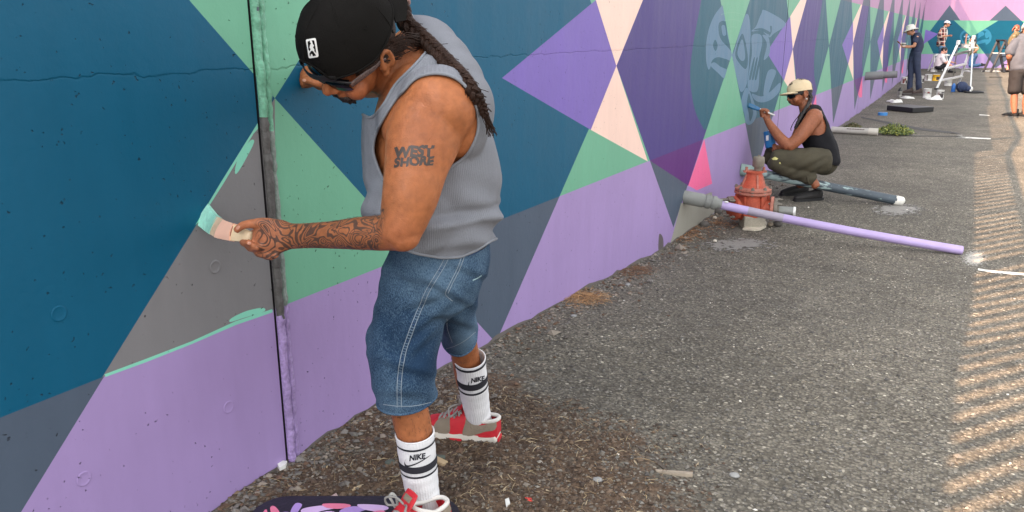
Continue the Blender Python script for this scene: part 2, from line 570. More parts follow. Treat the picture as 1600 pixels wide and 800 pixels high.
for (a, ta), (b, tb) in zip(CROSS[:-1], CROSS[1:]):
    m = (a + b) / 2 - 0.06 if b != 1.868 else .55
    def ed(c, z): return c + (m - c) * abs(z - ZC) / ZC
    P_([(a, ZC), (m, 0.0), (b, ZC), (m, 2.6)], SLATE)
    inner = TEAL if ta == 'M' else VIOLET
    if ta == 'M' and a < 3: inner = NAVY
    if ta == 'P' and b < 3: inner = NAVY
    P_([(a, ZC), (ed(a, ZL), ZL), (ed(b, ZL), ZL), (b, ZC), (ed(b, ZH), ZH), (ed(a, ZH), ZH)], inner)
    if tb == 'P':
        P_([(a + 1.435, 1.294), (b - .343, 1.674), (b, ZC), (b - .366, .947)], PURPLE)
    if ta == 'P':
        P_([(a, ZC), (a - .343, 1.674), (a + .50, ZH), (a + .715, ZH)], PEACH)
        P_([(a, ZC), (a - .366, .947), (a + .65, ZL)], PEACH)
        if b > 3:
            e = smoothpoly([(b - 1.0, ZH), (b - 1.06, 1.74), (b - 1.2, 1.42), (b - 1.235, 1.17), (b - 1.06, .9), (b - .75, .702)], 6, False)
            P_(e + [(ed(b, .702), .702), (b, ZC), (ed(b, ZH), ZH)], TEAL)
            P_([(ed(a, ZL), ZL), (ed(a, ZL) + .97, .284), (ed(b, ZL), ZL)], MAGENTA)
            P_([(ed(b, ZL) + .03, ZL), (ed(a, ZL) + .97, .284), (b - .85, .2), (b - .37, .18)], PINK)
def PX(pts, col, s=False): P_([(q[1], q[2]) for q in (W(*p) for p in (smoothpoly(pts, 5) if s else pts))], col)
# the half finished grey triangle left of the joint, with fresh mint strokes along its edges
P_([(1.868, ZC), (1.175, ZL), (1.80, ZL)], GREY)
PX([(404, 190), (396, 203), (345, 285), (305, 352), (312, 345), (349, 287), (396, 209), (405, 199)], WETMINT)
PX([(392, 219), (397, 222), (386, 245), (371, 270), (367, 268), (371, 250), (381, 232)], WETMINT, True)
PX([(163, 585), (230, 560), (300, 533), (368, 502), (425, 483), (426, 488), (368, 508), (300, 537.5), (228, 566), (165, 589)], WETMINT)
PX([(362, 497), (385, 486), (410, 481), (412, 487), (380, 497), (360, 503)], WETMINT, True)
# eagle between the mint triangles: pale blue form lines on teal
def E4(pts, col, s=True): PX([(1080 + x / 3.636, y / 3.636) for x, y in pts], col, s)
E4([(190, 25), (140, 75), (105, 150), (86, 240), (84, 330), (96, 392), (108, 385), (118, 345), (150, 325), (195, 335), (232, 345), (240, 300), (225, 200), (205, 90)], FROST)
E4([(160, 128), (198, 124), (205, 200), (232, 290), (205, 265), (170, 225), (156, 180)], TEAL)
E4([(172, 150), (190, 145), (198, 195), (180, 200)], FROST); E4([(124, 258), (136, 225), (150, 258), (138, 290)], TEAL)
E4([(110, 372), (132, 354), (165, 378), (208, 402), (192, 447), (150, 412)], FROST)
E4([(312, 80), (330, 100), (338, 200), (330, 330), (318, 470), (282, 522), (256, 430), (238, 330), (262, 225), (292, 130)], FROST)
E4([(250, 300), (285, 195), (305, 225), (322, 330), (310, 392), (268, 352)], TEAL); E4([(262, 300), (286, 225), (300, 255), (306, 330), (285, 345)], FROST)
E4([(342, 178), (368, 150), (398, 78), (420, 58), (536, 132), (470, 190), (442, 212), (400, 176)], FROST)
E4([(448, 150), (458, 150), (456, 186), (440, 206), (450, 180)], TEAL); E4([(352, 170), (400, 160), (450, 184), (440, 196), (398, 176)], TEAL)
E4([(344, 204), (392, 196), (404, 240), (384, 340), (388, 400), (378, 512), (340, 520), (320, 490), (330, 400), (345, 300)], FROST)
for dx in (0, 16, 32): E4([(330 + dx, 440), (352 + dx, 340), (362 + dx, 330), (350 + dx, 400), (338 + dx, 452)], TEAL)
E4([(404, 200), (440, 215), (446, 300), (412, 340), (430, 250)], FROST); E4([(436, 405), (482, 404), (460, 470), (430, 545), (410, 530)], FROST)
E4([(346, 532), (400, 548), (450, 520), (505, 470), (500, 520), (455, 565), (400, 582), (360, 566)], FROST)
E4([(280, 592), (312, 498), (350, 560), (372, 650), (342, 704), (312, 700), (300, 640)], FROST)
E4([(316, 590), (328, 530), (340, 580), (352, 640), (334, 690), (326, 640)], TEAL)
# mint triangles of that crossing lie over the eagle
M7 = 7.489
P_([(M7, ZC), (M7 - .70, ZL), (M7 + .73, ZL)], MINT); P_([(M7, ZC), (M7 - .70, ZH), (M7 + .70, ZH)], MINT)
# faint circles left in the mint paint above the crossing
for r0 in (60, 105, 150):
    c_ = [(1080 + (232 + r0 * math.cos(t)) / 3.636, (205 + r0 * .9 * math.sin(t)) / 3.636) for t in np.linspace(-2.0, -1.1, 9)]
    PX(c_ + [(x, y + .5) for x, y in c_[::-1]], lin(122, 170, 148))
# bare and dirty concrete at the foot of the wall
PX([(1064, 318), (1112, 300), (1118, 330), (1060, 392), (1042, 396), (1050, 371)], CONC)
PX([(1030, 366), (1036, 372), (1036, 390), (1029, 392)], lin(96, 88, 92), True)
for a in np.arange(-2, 37, 3.0):
    ys = np.linspace(a, a + 3.0, 40)
    hh = 0.022 + 0.014 * vnoise(np.stack([ys, ys * 0, ys * 0], 1), 3.0, 3) + 0.012 * vnoise(np.stack([ys, ys * 0, ys * 0], 1), 14.0, 4)
    P_([(a, -.3)] + [(y, gz(y) + h) for y, h in zip(ys, hh)] + [(a + 3.0, -.3)], DIRTY)
def paint_at(y, z, default=LILAC):
    c = default
    for poly, col in POLY:
        if inpoly(y, z, poly): c = col
    return c

def wall_material():
    m = bpy.data.materials.new('painted_concrete'); m.use_nodes = True
    N = m.node_tree.nodes; L = m.node_tree.links; b = N['Principled BSDF']
    def nd(t, **k):
        n = N.new('ShaderNode' + t)
        for a, v in k.items(): setattr(n, a, v)
        return n
    def mth(op, a, c=None, clamp=False):
        n = nd('Math', operation=op); n.use_clamp = clamp
        for i, v in enumerate((a, c)):
            if v is None: continue
            if isinstance(v, (int, float)): n.inputs[i].default_value = v
            else: L.new(v, n.inputs[i])
        return n.outputs[0]
    tc = nd('TexCoord'); geo = nd('NewGeometry')
    P = geo.outputs['Position']
    at = nd('Attribute'); at.attribute_name = 'paint'
    def noise(s, d=4, stretch=None):
        n = nd('TexNoise'); n.inputs['Scale'].default_value = s; n.inputs['Detail'].default_value = d
        if stretch:
            mp = nd('Mapping'); mp.inputs['Scale'].default_value = stretch; L.new(P, mp.inputs[0]); L.new(mp.outputs[0], n.inputs['Vector'])
        else: L.new(P, n.inputs['Vector'])
        return n.outputs['Fac']
    wn = nd('TexNoise'); wn.inputs['Scale'].default_value = 55; wn.inputs['Detail'].default_value = 2; L.new(P, wn.inputs['Vector'])
    wv = nd('VectorMath', operation='MULTIPLY_ADD'); L.new(wn.outputs['Color'], wv.inputs[0]); wv.inputs[1].default_value = (.026, .026, .026); L.new(P, wv.inputs[2]); PW = wv.outputs[0]
    # air holes in the concrete: sparse small pits, dense along a band below the pour line
    def pits(scale, rad, keep, dens):
        v = nd('TexVoronoi'); v.inputs['Scale'].default_value = scale; L.new(PW, v.inputs['Vector'])
        sp = nd('SeparateColor'); L.new(v.outputs['Color'], sp.inputs[0])
        r = mth('MULTIPLY', sp.outputs[1], rad)
        inside = mth('SUBTRACT', r, v.outputs['Distance'])
        inside = mth('MULTIPLY', inside, 12.0 / rad * .25, True)
        k = mth('GREATER_THAN', mth('ADD', sp.outputs[0], dens), keep)
        return mth('MULTIPLY', inside, k)
    sx = nd('SeparateXYZ'); L.new(P, sx.inputs[0]); z = sx.outputs[2]
    band = mth('SUBTRACT', 1.0, mth('MULTIPLY', mth('ABSOLUTE', mth('SUBTRACT', z, 1.26)), 3.2), True)
    cl = noise(1.7, 2)
    dens = mth('ADD', mth('MULTIPLY', mth('MULTIPLY', band, noise(3.0, 2)), .28), mth('MULTIPLY', mth('SUBTRACT', cl, .5), .5))
    p1 = pits(26, .17, .89, dens); p2 = pits(60, .22, .86, dens); p3 = pits(9.0, .045, .86, mth('MULTIPLY', dens, .6))
    pit = mth('MAXIMUM', mth('MAXIMUM', p1, p2), p3)
    # pour line between two lifts of concrete
    wob = mth('MULTIPLY', mth('SUBTRACT', noise(12, 6), .5), .045)
    dl = mth('ABSOLUTE', mth('ADD', mth('SUBTRACT', z, 1.392), wob))
    line = mth('MULTIPLY', mth('SUBTRACT', 1.0, mth('MULTIPLY', dl, 230.0), True), mth('MULTIPLY', noise(7, 4), 1.3))
    step = mth('MULTIPLY', mth('ADD', mth('MULTIPLY', mth('ADD', mth('SUBTRACT', z, 1.392), wob), 120.0), .5, True), .25)
    soft = noise(2.2, 3); streak = noise(1.0, 4, (1, 9, .9)); roll = noise(170, 4); mid = noise(34, 4)
    h = mth('ADD', mth('MULTIPLY', roll, .05), mth('MULTIPLY', mid, .16))
    h = mth('ADD', h, mth('MULTIPLY', soft, .9))
    h = mth('ADD', h, mth('MULTIPLY', line, -.28)); h = mth('ADD', h, step)
    h = mth('SUBTRACT', h, mth('MULTIPLY', pit, 1.3))
    bp = nd('Bump'); bp.inputs['Strength'].default_value = .8; bp.inputs['Distance'].default_value = .007
    L.new(h, bp.inputs['Height']); L.new(bp.outputs[0], b.inputs['Normal'])
    f = mth('ADD', .76, mth('ADD', mth('MULTIPLY', noise(.9, 6), .16), mth('ADD', mth('MULTIPLY', soft, .14), mth('ADD', mth('MULTIPLY', streak, .14), mth('MULTIPLY', noise(24, 5, (1, 1, .25)), .10)))))
    f = mth('MULTIPLY', f, mth('SUBTRACT', 1.0, mth('MULTIPLY', pit, .6)))
    f = mth('MULTIPLY', f, mth('SUBTRACT', 1.0, mth('MULTIPLY', line, .10)))
    vm = nd('VectorMath', operation='SCALE'); L.new(at.outputs['Color'], vm.inputs[0]); L.new(f, vm.inputs['Scale'])
    # thin grime near the ground
    L.new(vm.outputs[0], b.inputs['Base Color'])
    L.new(mth('ADD', .36, mth('MULTIPLY', streak, .3)), b.inputs['Roughness'])
    b.inputs['Specular IOR Level'].default_value = .26
    return m
WALLM = wall_material()

def paneled(polys, cuts, zmax, back, name, parent, toworld, depthdir, thick):
    """front face cut exactly along every paint edge and panel edge; each panel a slab of its own"""
    V = []; E = []
    def add(P):
        n = len(V); V.extend(Vector((p[0], p[1])) for p in P); E.extend((n + i, n + (i + 1) % len(P)) for i in range(len(P)))
    for P, _ in polys: add(P)
    rects = [[(a, -.35), (b, -.35), (b, zmax((a + b) / 2)), (a, zmax((a + b) / 2))] for a, b in cuts]
    for r in rects: add(r)
    R = delaunay_2d_cdt(V, E, [], 0, 1e-4)
    pts = np.array([v[:] for v in R[0]])
    cen = np.array([pts[list(f)].mean(0) for f in R[2]])
    col = np.full((len(cen), 3), np.nan)
    for P, c in polys:
        col[sdf_poly(cen[:, 0], cen[:, 1], P) > 0] = c
    obs = []
    for (a, b), r in zip(cuts, rects):
        idx = [i for i in range(len(cen)) if inpoly(cen[i, 0], cen[i, 1], r) and not np.isnan(col[i, 0])]
        used = sorted({v for i in idx for v in R[2][i]}); mp = {v: k for k, v in enumerate(used)}
        Vw = [toworld(*pts[v]) for v in used]; F = [tuple(mp[v] for v in R[2][i]) for i in idx]
        want = -np.asarray(depthdir, float)
        t = F[0]; nn = np.cross(np.array(Vw[t[1]]) - Vw[t[0]], np.array(Vw[t[2]]) - Vw[t[0]])
        if nn @ want < 0: F = [f[::-1] for f in F]
        cc = [col[i] for i in idx]
        c4 = [np.array(toworld(*p)) for p in r]; d = np.asarray(depthdir, float) * thick
        n = len(Vw); Vw += c4 + [c + d for c in c4]
        sides = [(n + i, n + (i + 1) % 4, n + 4 + (i + 1) % 4, n + 4 + i) for i in range(4)] + [(n + 4, n + 5, n + 6, n + 7)]
        F += sides; cc += [lin(40, 38, 40)] * len(sides)
        o = ob(name, (np.array(Vw), F), WALLM, parent, smooth=False)
        cattr(o, 'paint', cc); obs.append(o)
    return obs

def wall_top(y): return 3.12 if y < 9.86 else 3.48 if y < 17.91 else 3.62 if y < 25.96 else 3.75 if y < 34.01 else 3.85
GAP0, GAP1 = 1.788, 1.797
JO = [-9.0, GAP0, GAP1, 9.852, 9.868, 17.90, 17.915, 25.95, 25.965, 34.0, 34.015, 38.0]
mural = thing('mural_wall', 'tall concrete retaining wall painted with purple teal and mint diamonds along the asphalt', 'wall', (0, 0, 0))
panels = paneled(POLY, [(JO[i], JO[i + 1]) for i in range(0, 12, 2)], wall_top, None, 'wall_panel', mural,
                 lambda y, z: (0.0, y, z), (-1, 0, 0), 0.35)
# joint: dark filler set back in the gap and a rough painted bead of sealant beside it
DARK = mat('joint_black', lin(22, 20, 22), .8, bump=.4)
for a, b in ((GAP0, GAP1), (9.852, 9.868), (17.90, 17.915), (25.95, 25.965), (34.0, 34.015)):
    ob('joint_filler', box((-.064, (a + b) / 2, 1.4), (.1, b - a + .004, 3.3)), DARK, mural, smooth=False)
def bead(z0, z1, y, ra, rb, seed):
    zs = np.linspace(z0, z1, int((z1 - z0) / .012)); k = vnoise(np.stack([zs * 0, zs, zs], 1), 18, seed); k2 = vnoise(np.stack([zs, zs * 0, zs], 1), 45, seed + 1)
    pth = np.stack([.002 + .003 * k2, y + .0018 * k, zs], 1)
    V, F = tube(pth, [(ra * (1 + .06 * a + .05 * b), rb * (1 + .10 * b)) for a, b in zip(k, k2)], 10, samples=len(zs), ref=(1, 0, 0), cap=0)
    return V, F
bd = ob('sealant_bead', bead(.04, 2.9, 1.812, .0145, .016, 5), mat('sealant', None, .5, attr='paint', bump=.35, bscale=90, fine=.22, fscale=90, var=.2), mural)
zs_ = np.array([p.center.z for p in bd.data.polygons]); ys_ = np.array([p.center.y for p in bd.data.polygons]); nz_ = vnoise(np.stack([ys_, zs_, zs_], 1), 16, 9)
cattr(bd, 'paint', [LILAC if z + .05 * n < .62 else (lin(82, 80, 79) if z + .12 * n < 1.22 else (lin(70, 86, 92) if n > .25 else MINT)) for z, n in zip(zs_, nz_)])
bd2 = ob('sealant_bead', bead(.03, 2.9, 1.841, .010, .006, 15), MATS['sealant'], mural)
zs_ = np.array([p.center.z for p in bd2.data.polygons])
cattr(bd2, 'paint', [LILAC if z < .625 else lin(128, 140, 134) if z < 1.2 else MINT for z in zs_])
# form-tie plugs: round patches filled and painted over with the wall
for i, (px_, py_) in enumerate([(92, 490), (336, 417), (357, 636), (131, 748)]):
    q = W(px_, py_)
    n_ = 18; R_ = .019
    pr = [(R_ * .45, .0005), (R_ * .8, .0010), (R_ * .92, .0018), (R_, .0018), (R_ * 1.12, .0003)]
    VF = lathe(pr, (0.0005, q[1], q[2]), basis((1, 0, 0)), 20, capb=True, capt=False)
    o = ob('tie_plug', VF, WALLM, mural); cattr(o, 'paint', [paint_at(q[1], q[2])] * len(VF[1]))

# ------------------------------------------------------------------ end wall: the wall turns here
YB = 38.0
EA = math.radians(47); EDIR = np.array([math.sin(EA), math.cos(EA), 0]); ENRM = np.array([math.cos(EA), -math.sin(EA), 0])
def E_(x, y):
    r = ray(x, y); o = np.array([0, YB, 0]); t = ((o - EYE) @ ENRM) / (r @ ENRM); p = EYE + r * t; return ((p - o) @ EDIR, p[2])
BP = []
def B_(pts, col): BP.append(([(float(a), float(b)) for a, b in pts], col))
def BX(pts, col, s=False): B_([E_(*p) for p in (smoothpoly(pts, 5) if s else pts)], col)
B_([(0, -.5), (30, -.5), (30, .62), (0, .62)], LILAC); B_([(0, .62), (30, .62), (30, 1.96), (0, 1.96)], MINT); B_([(0, 1.96), (30, 1.96), (30, 4.5), (0, 4.5)], TOPL)
ETEAL = lin(4, 86, 110); EBLUE = lin(44, 118, 148)
def yz(x, z):
    lo, hi = -100.0, 200.0
    for _ in range(40):
        m = (lo + hi) / 2
        if E_(x, m)[1] > z: lo = m
        else: hi = m
    return lo
for (l, t_, r_) in ((1446, 1484, 1518.5), (1518.5, 1571.5, 1622), (1622, 1690, 1760)):
    P4_ = [E_(l, yz(l, 1.30)), (E_(t_, 8)[0], 2.56), E_(r_, yz(r_, 1.30)), (E_(t_, 8)[0], .02)]
    P4_[0] = (max(P4_[0][0], .002), P4_[0][1]); B_(P4_, SLATE)
    (a0, _), (m0, _), (b0_, _), _ = P4_
    k1 = (1.30 - .62) / 1.28; k2 = (1.96 - 1.30) / 1.26
    B_([(a0, 1.3), (a0 + (m0 - a0) * k1, .62), (b0_ + (m0 - b0_) * k1, .62), (b0_, 1.3), (b0_ + (m0 - b0_) * k2, 1.96), (a0 + (m0 - a0) * k2, 1.96)], ETEAL)
BX([(1446, 46), (1466, 53), (1443, 69)], PURPLE)
for c_, r_, a0, a1 in (((1511, 58), 11.5, 1.9, 5.2), ((1536, 57.5), 13.5, -2.6, 1.2)):
    t = np.linspace(a0, a1, 16)
    BX([(c_[0] + r_ * math.cos(q), c_[1] + r_ * math.sin(q)) for q in t] + [(c_[0] + r_ * .72 * math.cos(q), c_[1] + r_ * .72 * math.sin(q)) for q in t[::-1]], EBLUE)
for pl in ([(1529, 51), (1535, 49), (1538, 54), (1533, 57), (1528, 60)], [(1539, 52), (1545, 49), (1547, 55), (1541, 60)], [(1526, 66), (1536, 62), (1547, 62), (1540, 66), (1528, 69)], [(1509, 56), (1516, 55), (1514, 59), (1508, 59)]): BX(pl, EBLUE, True)
c0_ = E_(1518.5, 57)[0]
B_([(c0_, 1.3), (c0_ - 1.0, 1.96), (c0_ + 1.2, 1.96)], MINT)
endwall = thing('end_wall', 'sunlit far wall painted with two teal diamonds under a pink band', 'wall', (0, YB, 0))
def e3(s_, z): return tuple(np.array([0, YB, 0]) + EDIR * s_ + np.array([0, 0, z]))
paneled(BP, [(0.004, 7.99), (8.0, 15.99), (16.0, 26.0)], lambda x: 3.9, None, 'wall_panel', endwall, e3, tuple(-ENRM), .35)

# ------------------------------------------------------------------ guard rail on top of the mural wall (casts the striped shade)
rail = thing('guard_rail', 'metal picket guard rail along the top of the mural wall', 'railing', (-.12, -8, wall_top(-8)))
RAILM = mat('rail_metal', lin(150, 150, 150), .5, metal=.6)
def rt(y, h): return np.array([-.12, y, wall_top(y) + h])
RH = .80
for a in np.arange(-9, 38, 2.0):
    b = min(a + 2.0, 37.9)
    ob('top_rail', bar(rt(a, RH), rt(b, RH), .06, .05), RAILM, rail, smooth=False)
    ob('bottom_rail', bar(rt(a, .06), rt(b, .06), .04, .03), RAILM, rail, smooth=False)
    ob('post', bar(rt(a, -.0), rt(a, RH), .05, .05, (0, 1, 0)), RAILM, rail, smooth=False)
pk = join([box(rt(y, RH / 2), (.03, .068, RH - .06)) for y in np.arange(-9, 37.9, .205)])
ob('pickets', pk, RAILM, rail, smooth=False, kind='stuff')

# ------------------------------------------------------------------ ground
def gridlines(a, b, dense0, dense1, d, grow=1.25):
    s = list(np.arange(dense0, dense1, d)); x = dense1; st = d
    while x < b: s.append(x); st *= grow; x += st
    s.append(b); x = dense0 - d; st = d; pre = []
    while x > a: pre.append(x); st *= grow; x -= st
    return np.array([a] + pre[::-1] + s)
gx = gridlines(-.34, 70, 0.0, 2.5, .022, 1.12); gy = gridlines(-20, 110, 1.1, 7.0, .026, 1.06)
GX, GY = np.meshgrid(gx, gy)
P2 = np.stack([GX.ravel(), GY.ravel(), np.zeros(GX.size)], 1)
zb = np.array([gz(y) for y in gy]); ZZ = np.repeat(zb[:, None], len(gx), 1).ravel()
dirtpoly = [tuple(G(*p)[:2]) for p in ((470, 712), (560, 655), (640, 625), (700, 600), (790, 598), (850, 632), (930, 660), (985, 712), (1015, 770), (1030, 860), (1040, 1000), (300, 1000), (200, 900))]
dirtpoly = [(max(x, -.1), y) for x, y in dirtpoly]
sd_ = sdf_poly(P2[:, 0], P2[:, 1], dirtpoly)
dirt = np.clip(.42 + sd_ / .50 + .34 * vnoise(P2, 5, 31) + .30 * vnoise(P2, 14, 32), 0, 1)
near = np.clip((9 - P2[:, 1]) / 3, 0, 1) * (P2[:, 1] > 0.5) * (P2[:, 0] < 4)
ZZ = ZZ + near * (.004 * vnoise(P2, 3, 11) + .0035 * vnoise(P2, 22, 12) + dirt * (.012 + .010 * vnoise(P2, 9, 13) + .006 * vnoise(P2, 26, 14)))
ZZ += np.exp(-P2[:, 0] / .12) * (P2[:, 1] < 12) * (P2[:, 1] > 0) * .012
P2[:, 2] = ZZ
nx_, ny_ = len(gx), len(gy)
ii = (np.arange(ny_ - 1)[:, None] * nx_ + np.arange(nx_ - 1)[None, :]).ravel()
GF = np.stack([ii, ii + 1, ii + nx_ + 1, ii + nx_], 1)
def ground_material():
    m = bpy.data.materials.new('asphalt_and_dirt'); m.use_nodes = True
    N = m.node_tree.nodes; L = m.node_tree.links; b = N['Principled BSDF']
    def nd(t, **k):
        n = N.new('ShaderNode' + t)
        for a, v in k.items(): setattr(n, a, v)
        return n
    def mth(op, a, c=None, clamp=False):
        n = nd('Math', operation=op); n.use_clamp = clamp
        for i, v in enumerate((a, c)):
            if v is None: continue
            if isinstance(v, (int, float)): n.inputs[i].default_value = v
            else: L.new(v, n.inputs[i])
        return n.outputs[0]
    P = nd('NewGeometry').outputs['Position']
    def noise(s, d=5):
        n = nd('TexNoise'); n.inputs['Scale'].default_value = s; n.inputs['Detail'].default_value = d; L.new(P, n.inputs['Vector']); return n.outputs['Fac']
    def vor(s, f='F1'):
        v = nd('TexVoronoi'); v.inputs['Scale'].default_value = s; v.feature = f; L.new(P, v.inputs['Vector']); return v
    def ramp(fac, stops):
        r = nd('ValToRGB'); e = r.color_ramp.elements
        while len(e) < len(stops): e.new(.5)
        for q, (p, c) in zip(e, stops): q.position = p; q.color = (*c, 1)
        L.new(fac, r.inputs[0]); return r.outputs[0]
    v1 = vor(75); v2 = vor(150)
    s1 = nd('SeparateColor'); L.new(v1.outputs['Color'], s1.inputs[0])
    chip = ramp(s1.outputs[0], [(0, lin(82, 78, 70)), (.45, lin(102, 97, 88)), (.82, lin(117, 112, 102)), (.955, lin(130, 124, 112)), (1, lin(176, 170, 156))])
    gap = mth('MULTIPLY', mth('SUBTRACT', v1.outputs['Distance'], .42), 2.6, True)
    mixc = nd('Mix', data_type='RGBA'); L.new(gap, mixc.inputs['Factor']); L.new(chip, mixc.inputs[6]); mixc.inputs[7].default_value = (*lin(70, 66, 60), 1)
    big = ramp(noise(.8, 4), [(.3, (.76, .76, .76)), (.7, (1.22, 1.21, 1.18))])
    mu = nd('Mix', data_type='RGBA', blend_type='MULTIPLY'); mu.inputs['Factor'].default_value = 1; L.new(mixc.outputs[2], mu.inputs[6]); L.new(big, mu.inputs[7])
    big2 = ramp(noise(5.5, 4), [(.32, (.84, .83, .81)), (.68, (1.12, 1.12, 1.12))])
    mu2 = nd('Mix', data_type='RGBA', blend_type='MULTIPLY'); mu2.inputs['Factor'].default_value = 1; L.new(mu.outputs[2], mu2.inputs[6]); L.new(big2, mu2.inputs[7])
    dcol = ramp(noise(38, 7), [(.28, lin(60, 47, 38)), (.5, lin(88, 71, 57)), (.66, lin(108, 90, 73)), (.8, lin(132, 114, 94))])
    at = nd('Attribute'); at.attribute_name = 'dirt'
    dm = mth('MULTIPLY', mth('SUBTRACT', mth('ADD', at.outputs['Fac'], mth('MULTIPLY', mth('SUBTRACT', noise(30, 5), .5), .9)), .35), 3.0, True)
    mx = nd('Mix', data_type='RGBA'); L.new(dm, mx.inputs['Factor']); L.new(mu2.outputs[2], mx.inputs[6]); L.new(dcol, mx.inputs[7])
    L.new(mx.outputs[2], b.inputs['Base Color'])
    ha = mth('SUBTRACT', mth('ADD', mth('MULTIPLY', s1.outputs[1], .5), mth('MULTIPLY', noise(220, 2), .3)), mth('MULTIPLY', v1.outputs['Distance'], 1.0))
    hd = mth('MULTIPLY', noise(60, 7), 2.6)
    hm = nd('Mix', data_type='FLOAT'); L.new(dm, hm.inputs[0]); L.new(ha, hm.inputs[2]); L.new(hd, hm.inputs[3])
    bp = nd('Bump'); bp.inputs['Strength'].default_value = .6; bp.inputs['Distance'].default_value = .005
    L.new(hm.outputs[0], bp.inputs['Height']); L.new(bp.outputs[0], b.inputs['Normal'])
    b.inputs['Roughness'].default_value = .85; b.inputs['Specular IOR Level'].default_value = .3
    return m
ground = ob('ground', (P2, GF), ground_material(), kind='structure')
fattr(ground, 'dirt', dirt)
def gsurf(x, y):
    """height of the ground sheet"""
    i = min(max(np.searchsorted(gx, x) - 1, 0), nx_ - 2); j = min(max(np.searchsorted(gy, y) - 1, 0), ny_ - 2)
    return float(P2[j * nx_ + i, 2])
ZG = P2[:, 2].reshape(ny_, nx_)
def gsurfv(x, y):
    i = np.clip(np.searchsorted(gx, x) - 1, 0, nx_ - 2); j = np.clip(np.searchsorted(gy, y) - 1, 0, ny_ - 2)
    u = (x - gx[i]) / (gx[i + 1] - gx[i]); v = (y - gy[j]) / (gy[j + 1] - gy[j])
    return ZG[j, i] * (1 - u) * (1 - v) + ZG[j, i + 1] * u * (1 - v) + ZG[j + 1, i] * (1 - u) * v + ZG[j + 1, i + 1] * u * v

# loose chippings, wood chips and straw: real pieces nobody could count
def scatter(name, n, sampler, size, flat, cols, rough=.8, elong=(1, 1), parent=None):
    xy = sampler(n); n = len(xy); z = gsurfv(xy[:, 0], xy[:, 1])
    base = np.array([(1, 0, 0), (-1, 0, 0), (0, 1, 0), (0, -1, 0), (0, 0, 1), (0, 0, -1.0)])
    tri = np.array([(0, 2, 4), (2, 1, 4), (1, 3, 4), (3, 0, 4), (2, 0, 5), (1, 2, 5), (3, 1, 5), (0, 3, 5)])
    s = size(n); el = RNG.uniform(elong[0], elong[1], n)
    V = base[None] * (1 + RNG.uniform(-.35, .35, (n, 6, 3)) * (base[None] != 0)) + RNG.uniform(-.25, .25, (n, 6, 3)) * (1 if flat > .3 else .3)
    V[:, :, 0] *= (s * el)[:, None]; V[:, :, 1] *= s[:, None]; V[:, :, 2] *= (s * flat)[:, None]
    tl = RNG.uniform(-.25, .25, n) * (1 if flat > .3 else .6); ct, st = np.cos(tl)[:, None], np.sin(tl)[:, None]
    V[:, :, 0], V[:, :, 2] = V[:, :, 0] * ct - V[:, :, 2] * st, V[:, :, 0] * st + V[:, :, 2] * ct
    a = RNG.uniform(0, 6.283, n); ca, sa = np.cos(a)[:, None], np.sin(a)[:, None]
    X = V[:, :, 0] * ca - V[:, :, 1] * sa + xy[:, 0:1]; Y = V[:, :, 0] * sa + V[:, :, 1] * ca + xy[:, 1:2]; Z = V[:, :, 2] + (z + s * flat * .45 + np.abs(np.sin(tl)) * s * el * .3)[:, None]
    VV = np.stack([X, Y, Z], 2).reshape(-1, 3); FF = (tri[None] + (np.arange(n) * 6)[:, None, None]).reshape(-1, 3)
    m = mat(name + '_mix', None, rough, .1, attr='paint', bump=.3, bscale=300)
    o = ob(name, (VV, FF), m, parent, smooth=False, kind='stuff')
    cc = np.array(cols)[RNG.integers(0, len(cols), n)] * RNG.uniform(.75, 1.25, (n, 1))
    cattr(o, 'paint', np.repeat(cc, 8, 0)); return o
def samp_asphalt(n):
    r = RNG.uniform(0, 1, n) ** 1.7; y = 1.2 + r * 7.5; x = RNG.uniform(.0, 2.9, n); d = sdf_poly(x, y, dirtpoly) + .22 * RNG.normal(size=n); k = (d < 0.06) | (RNG.uniform(0, 1, n) < .12); return np.stack([x, y], 1)[k]
scatter('gravel', 62000, samp_asphalt, lambda n: RNG.gamma(3, .0009, n) + .0015, .6, [lin(88, 86, 82), lin(104, 101, 95), lin(118, 114, 107), lin(78, 75, 72), lin(96, 92, 85), lin(132, 127, 118)])
scatter('pale_grit', 380, samp_asphalt, lambda n: RNG.gamma(2, .0012, n) + .0016, .6, [lin(205, 200, 190), lin(180, 170, 155)])
def samp_edge(n):
    y = 1.3 + RNG.uniform(0, 1, n) ** 1.5 * 9; x = RNG.exponential(.10, n) + .01; return np.stack([x, y], 1)
scatter('rubble', 3500, samp_edge, lambda n: RNG.gamma(2, .0028, n) + .002, .55, [lin(110, 106, 100), lin(90, 84, 78), lin(130, 120, 108), lin(96, 74, 58)])
def samp_dirt(n):
    q = np.stack([RNG.uniform(0, 1.35, n * 3), RNG.uniform(1.1, 2.75, n * 3)], 1)
    d = sdf_poly(q[:, 0], q[:, 1], dirtpoly) + .17 * RNG.normal(size=len(q)); return q[d > 0][:n]
scatter('wood_chips', 2600, samp_dirt, lambda n: RNG.gamma(2.0, .0009, n) + .0012, .25, [lin(138, 120, 96), lin(112, 94, 74), lin(160, 144, 118), lin(86, 72, 58), lin(72, 60, 50), lin(66, 55, 46)], elong=(2, 7))
scatter('dirt_crumbs', 24000, samp_dirt, lambda n: RNG.gamma(2.5, .0013, n) + .0012, .6, [lin(80, 64, 52), lin(94, 77, 62), lin(66, 53, 43), lin(104, 87, 71), lin(72, 58, 47), lin(112, 104, 94)])
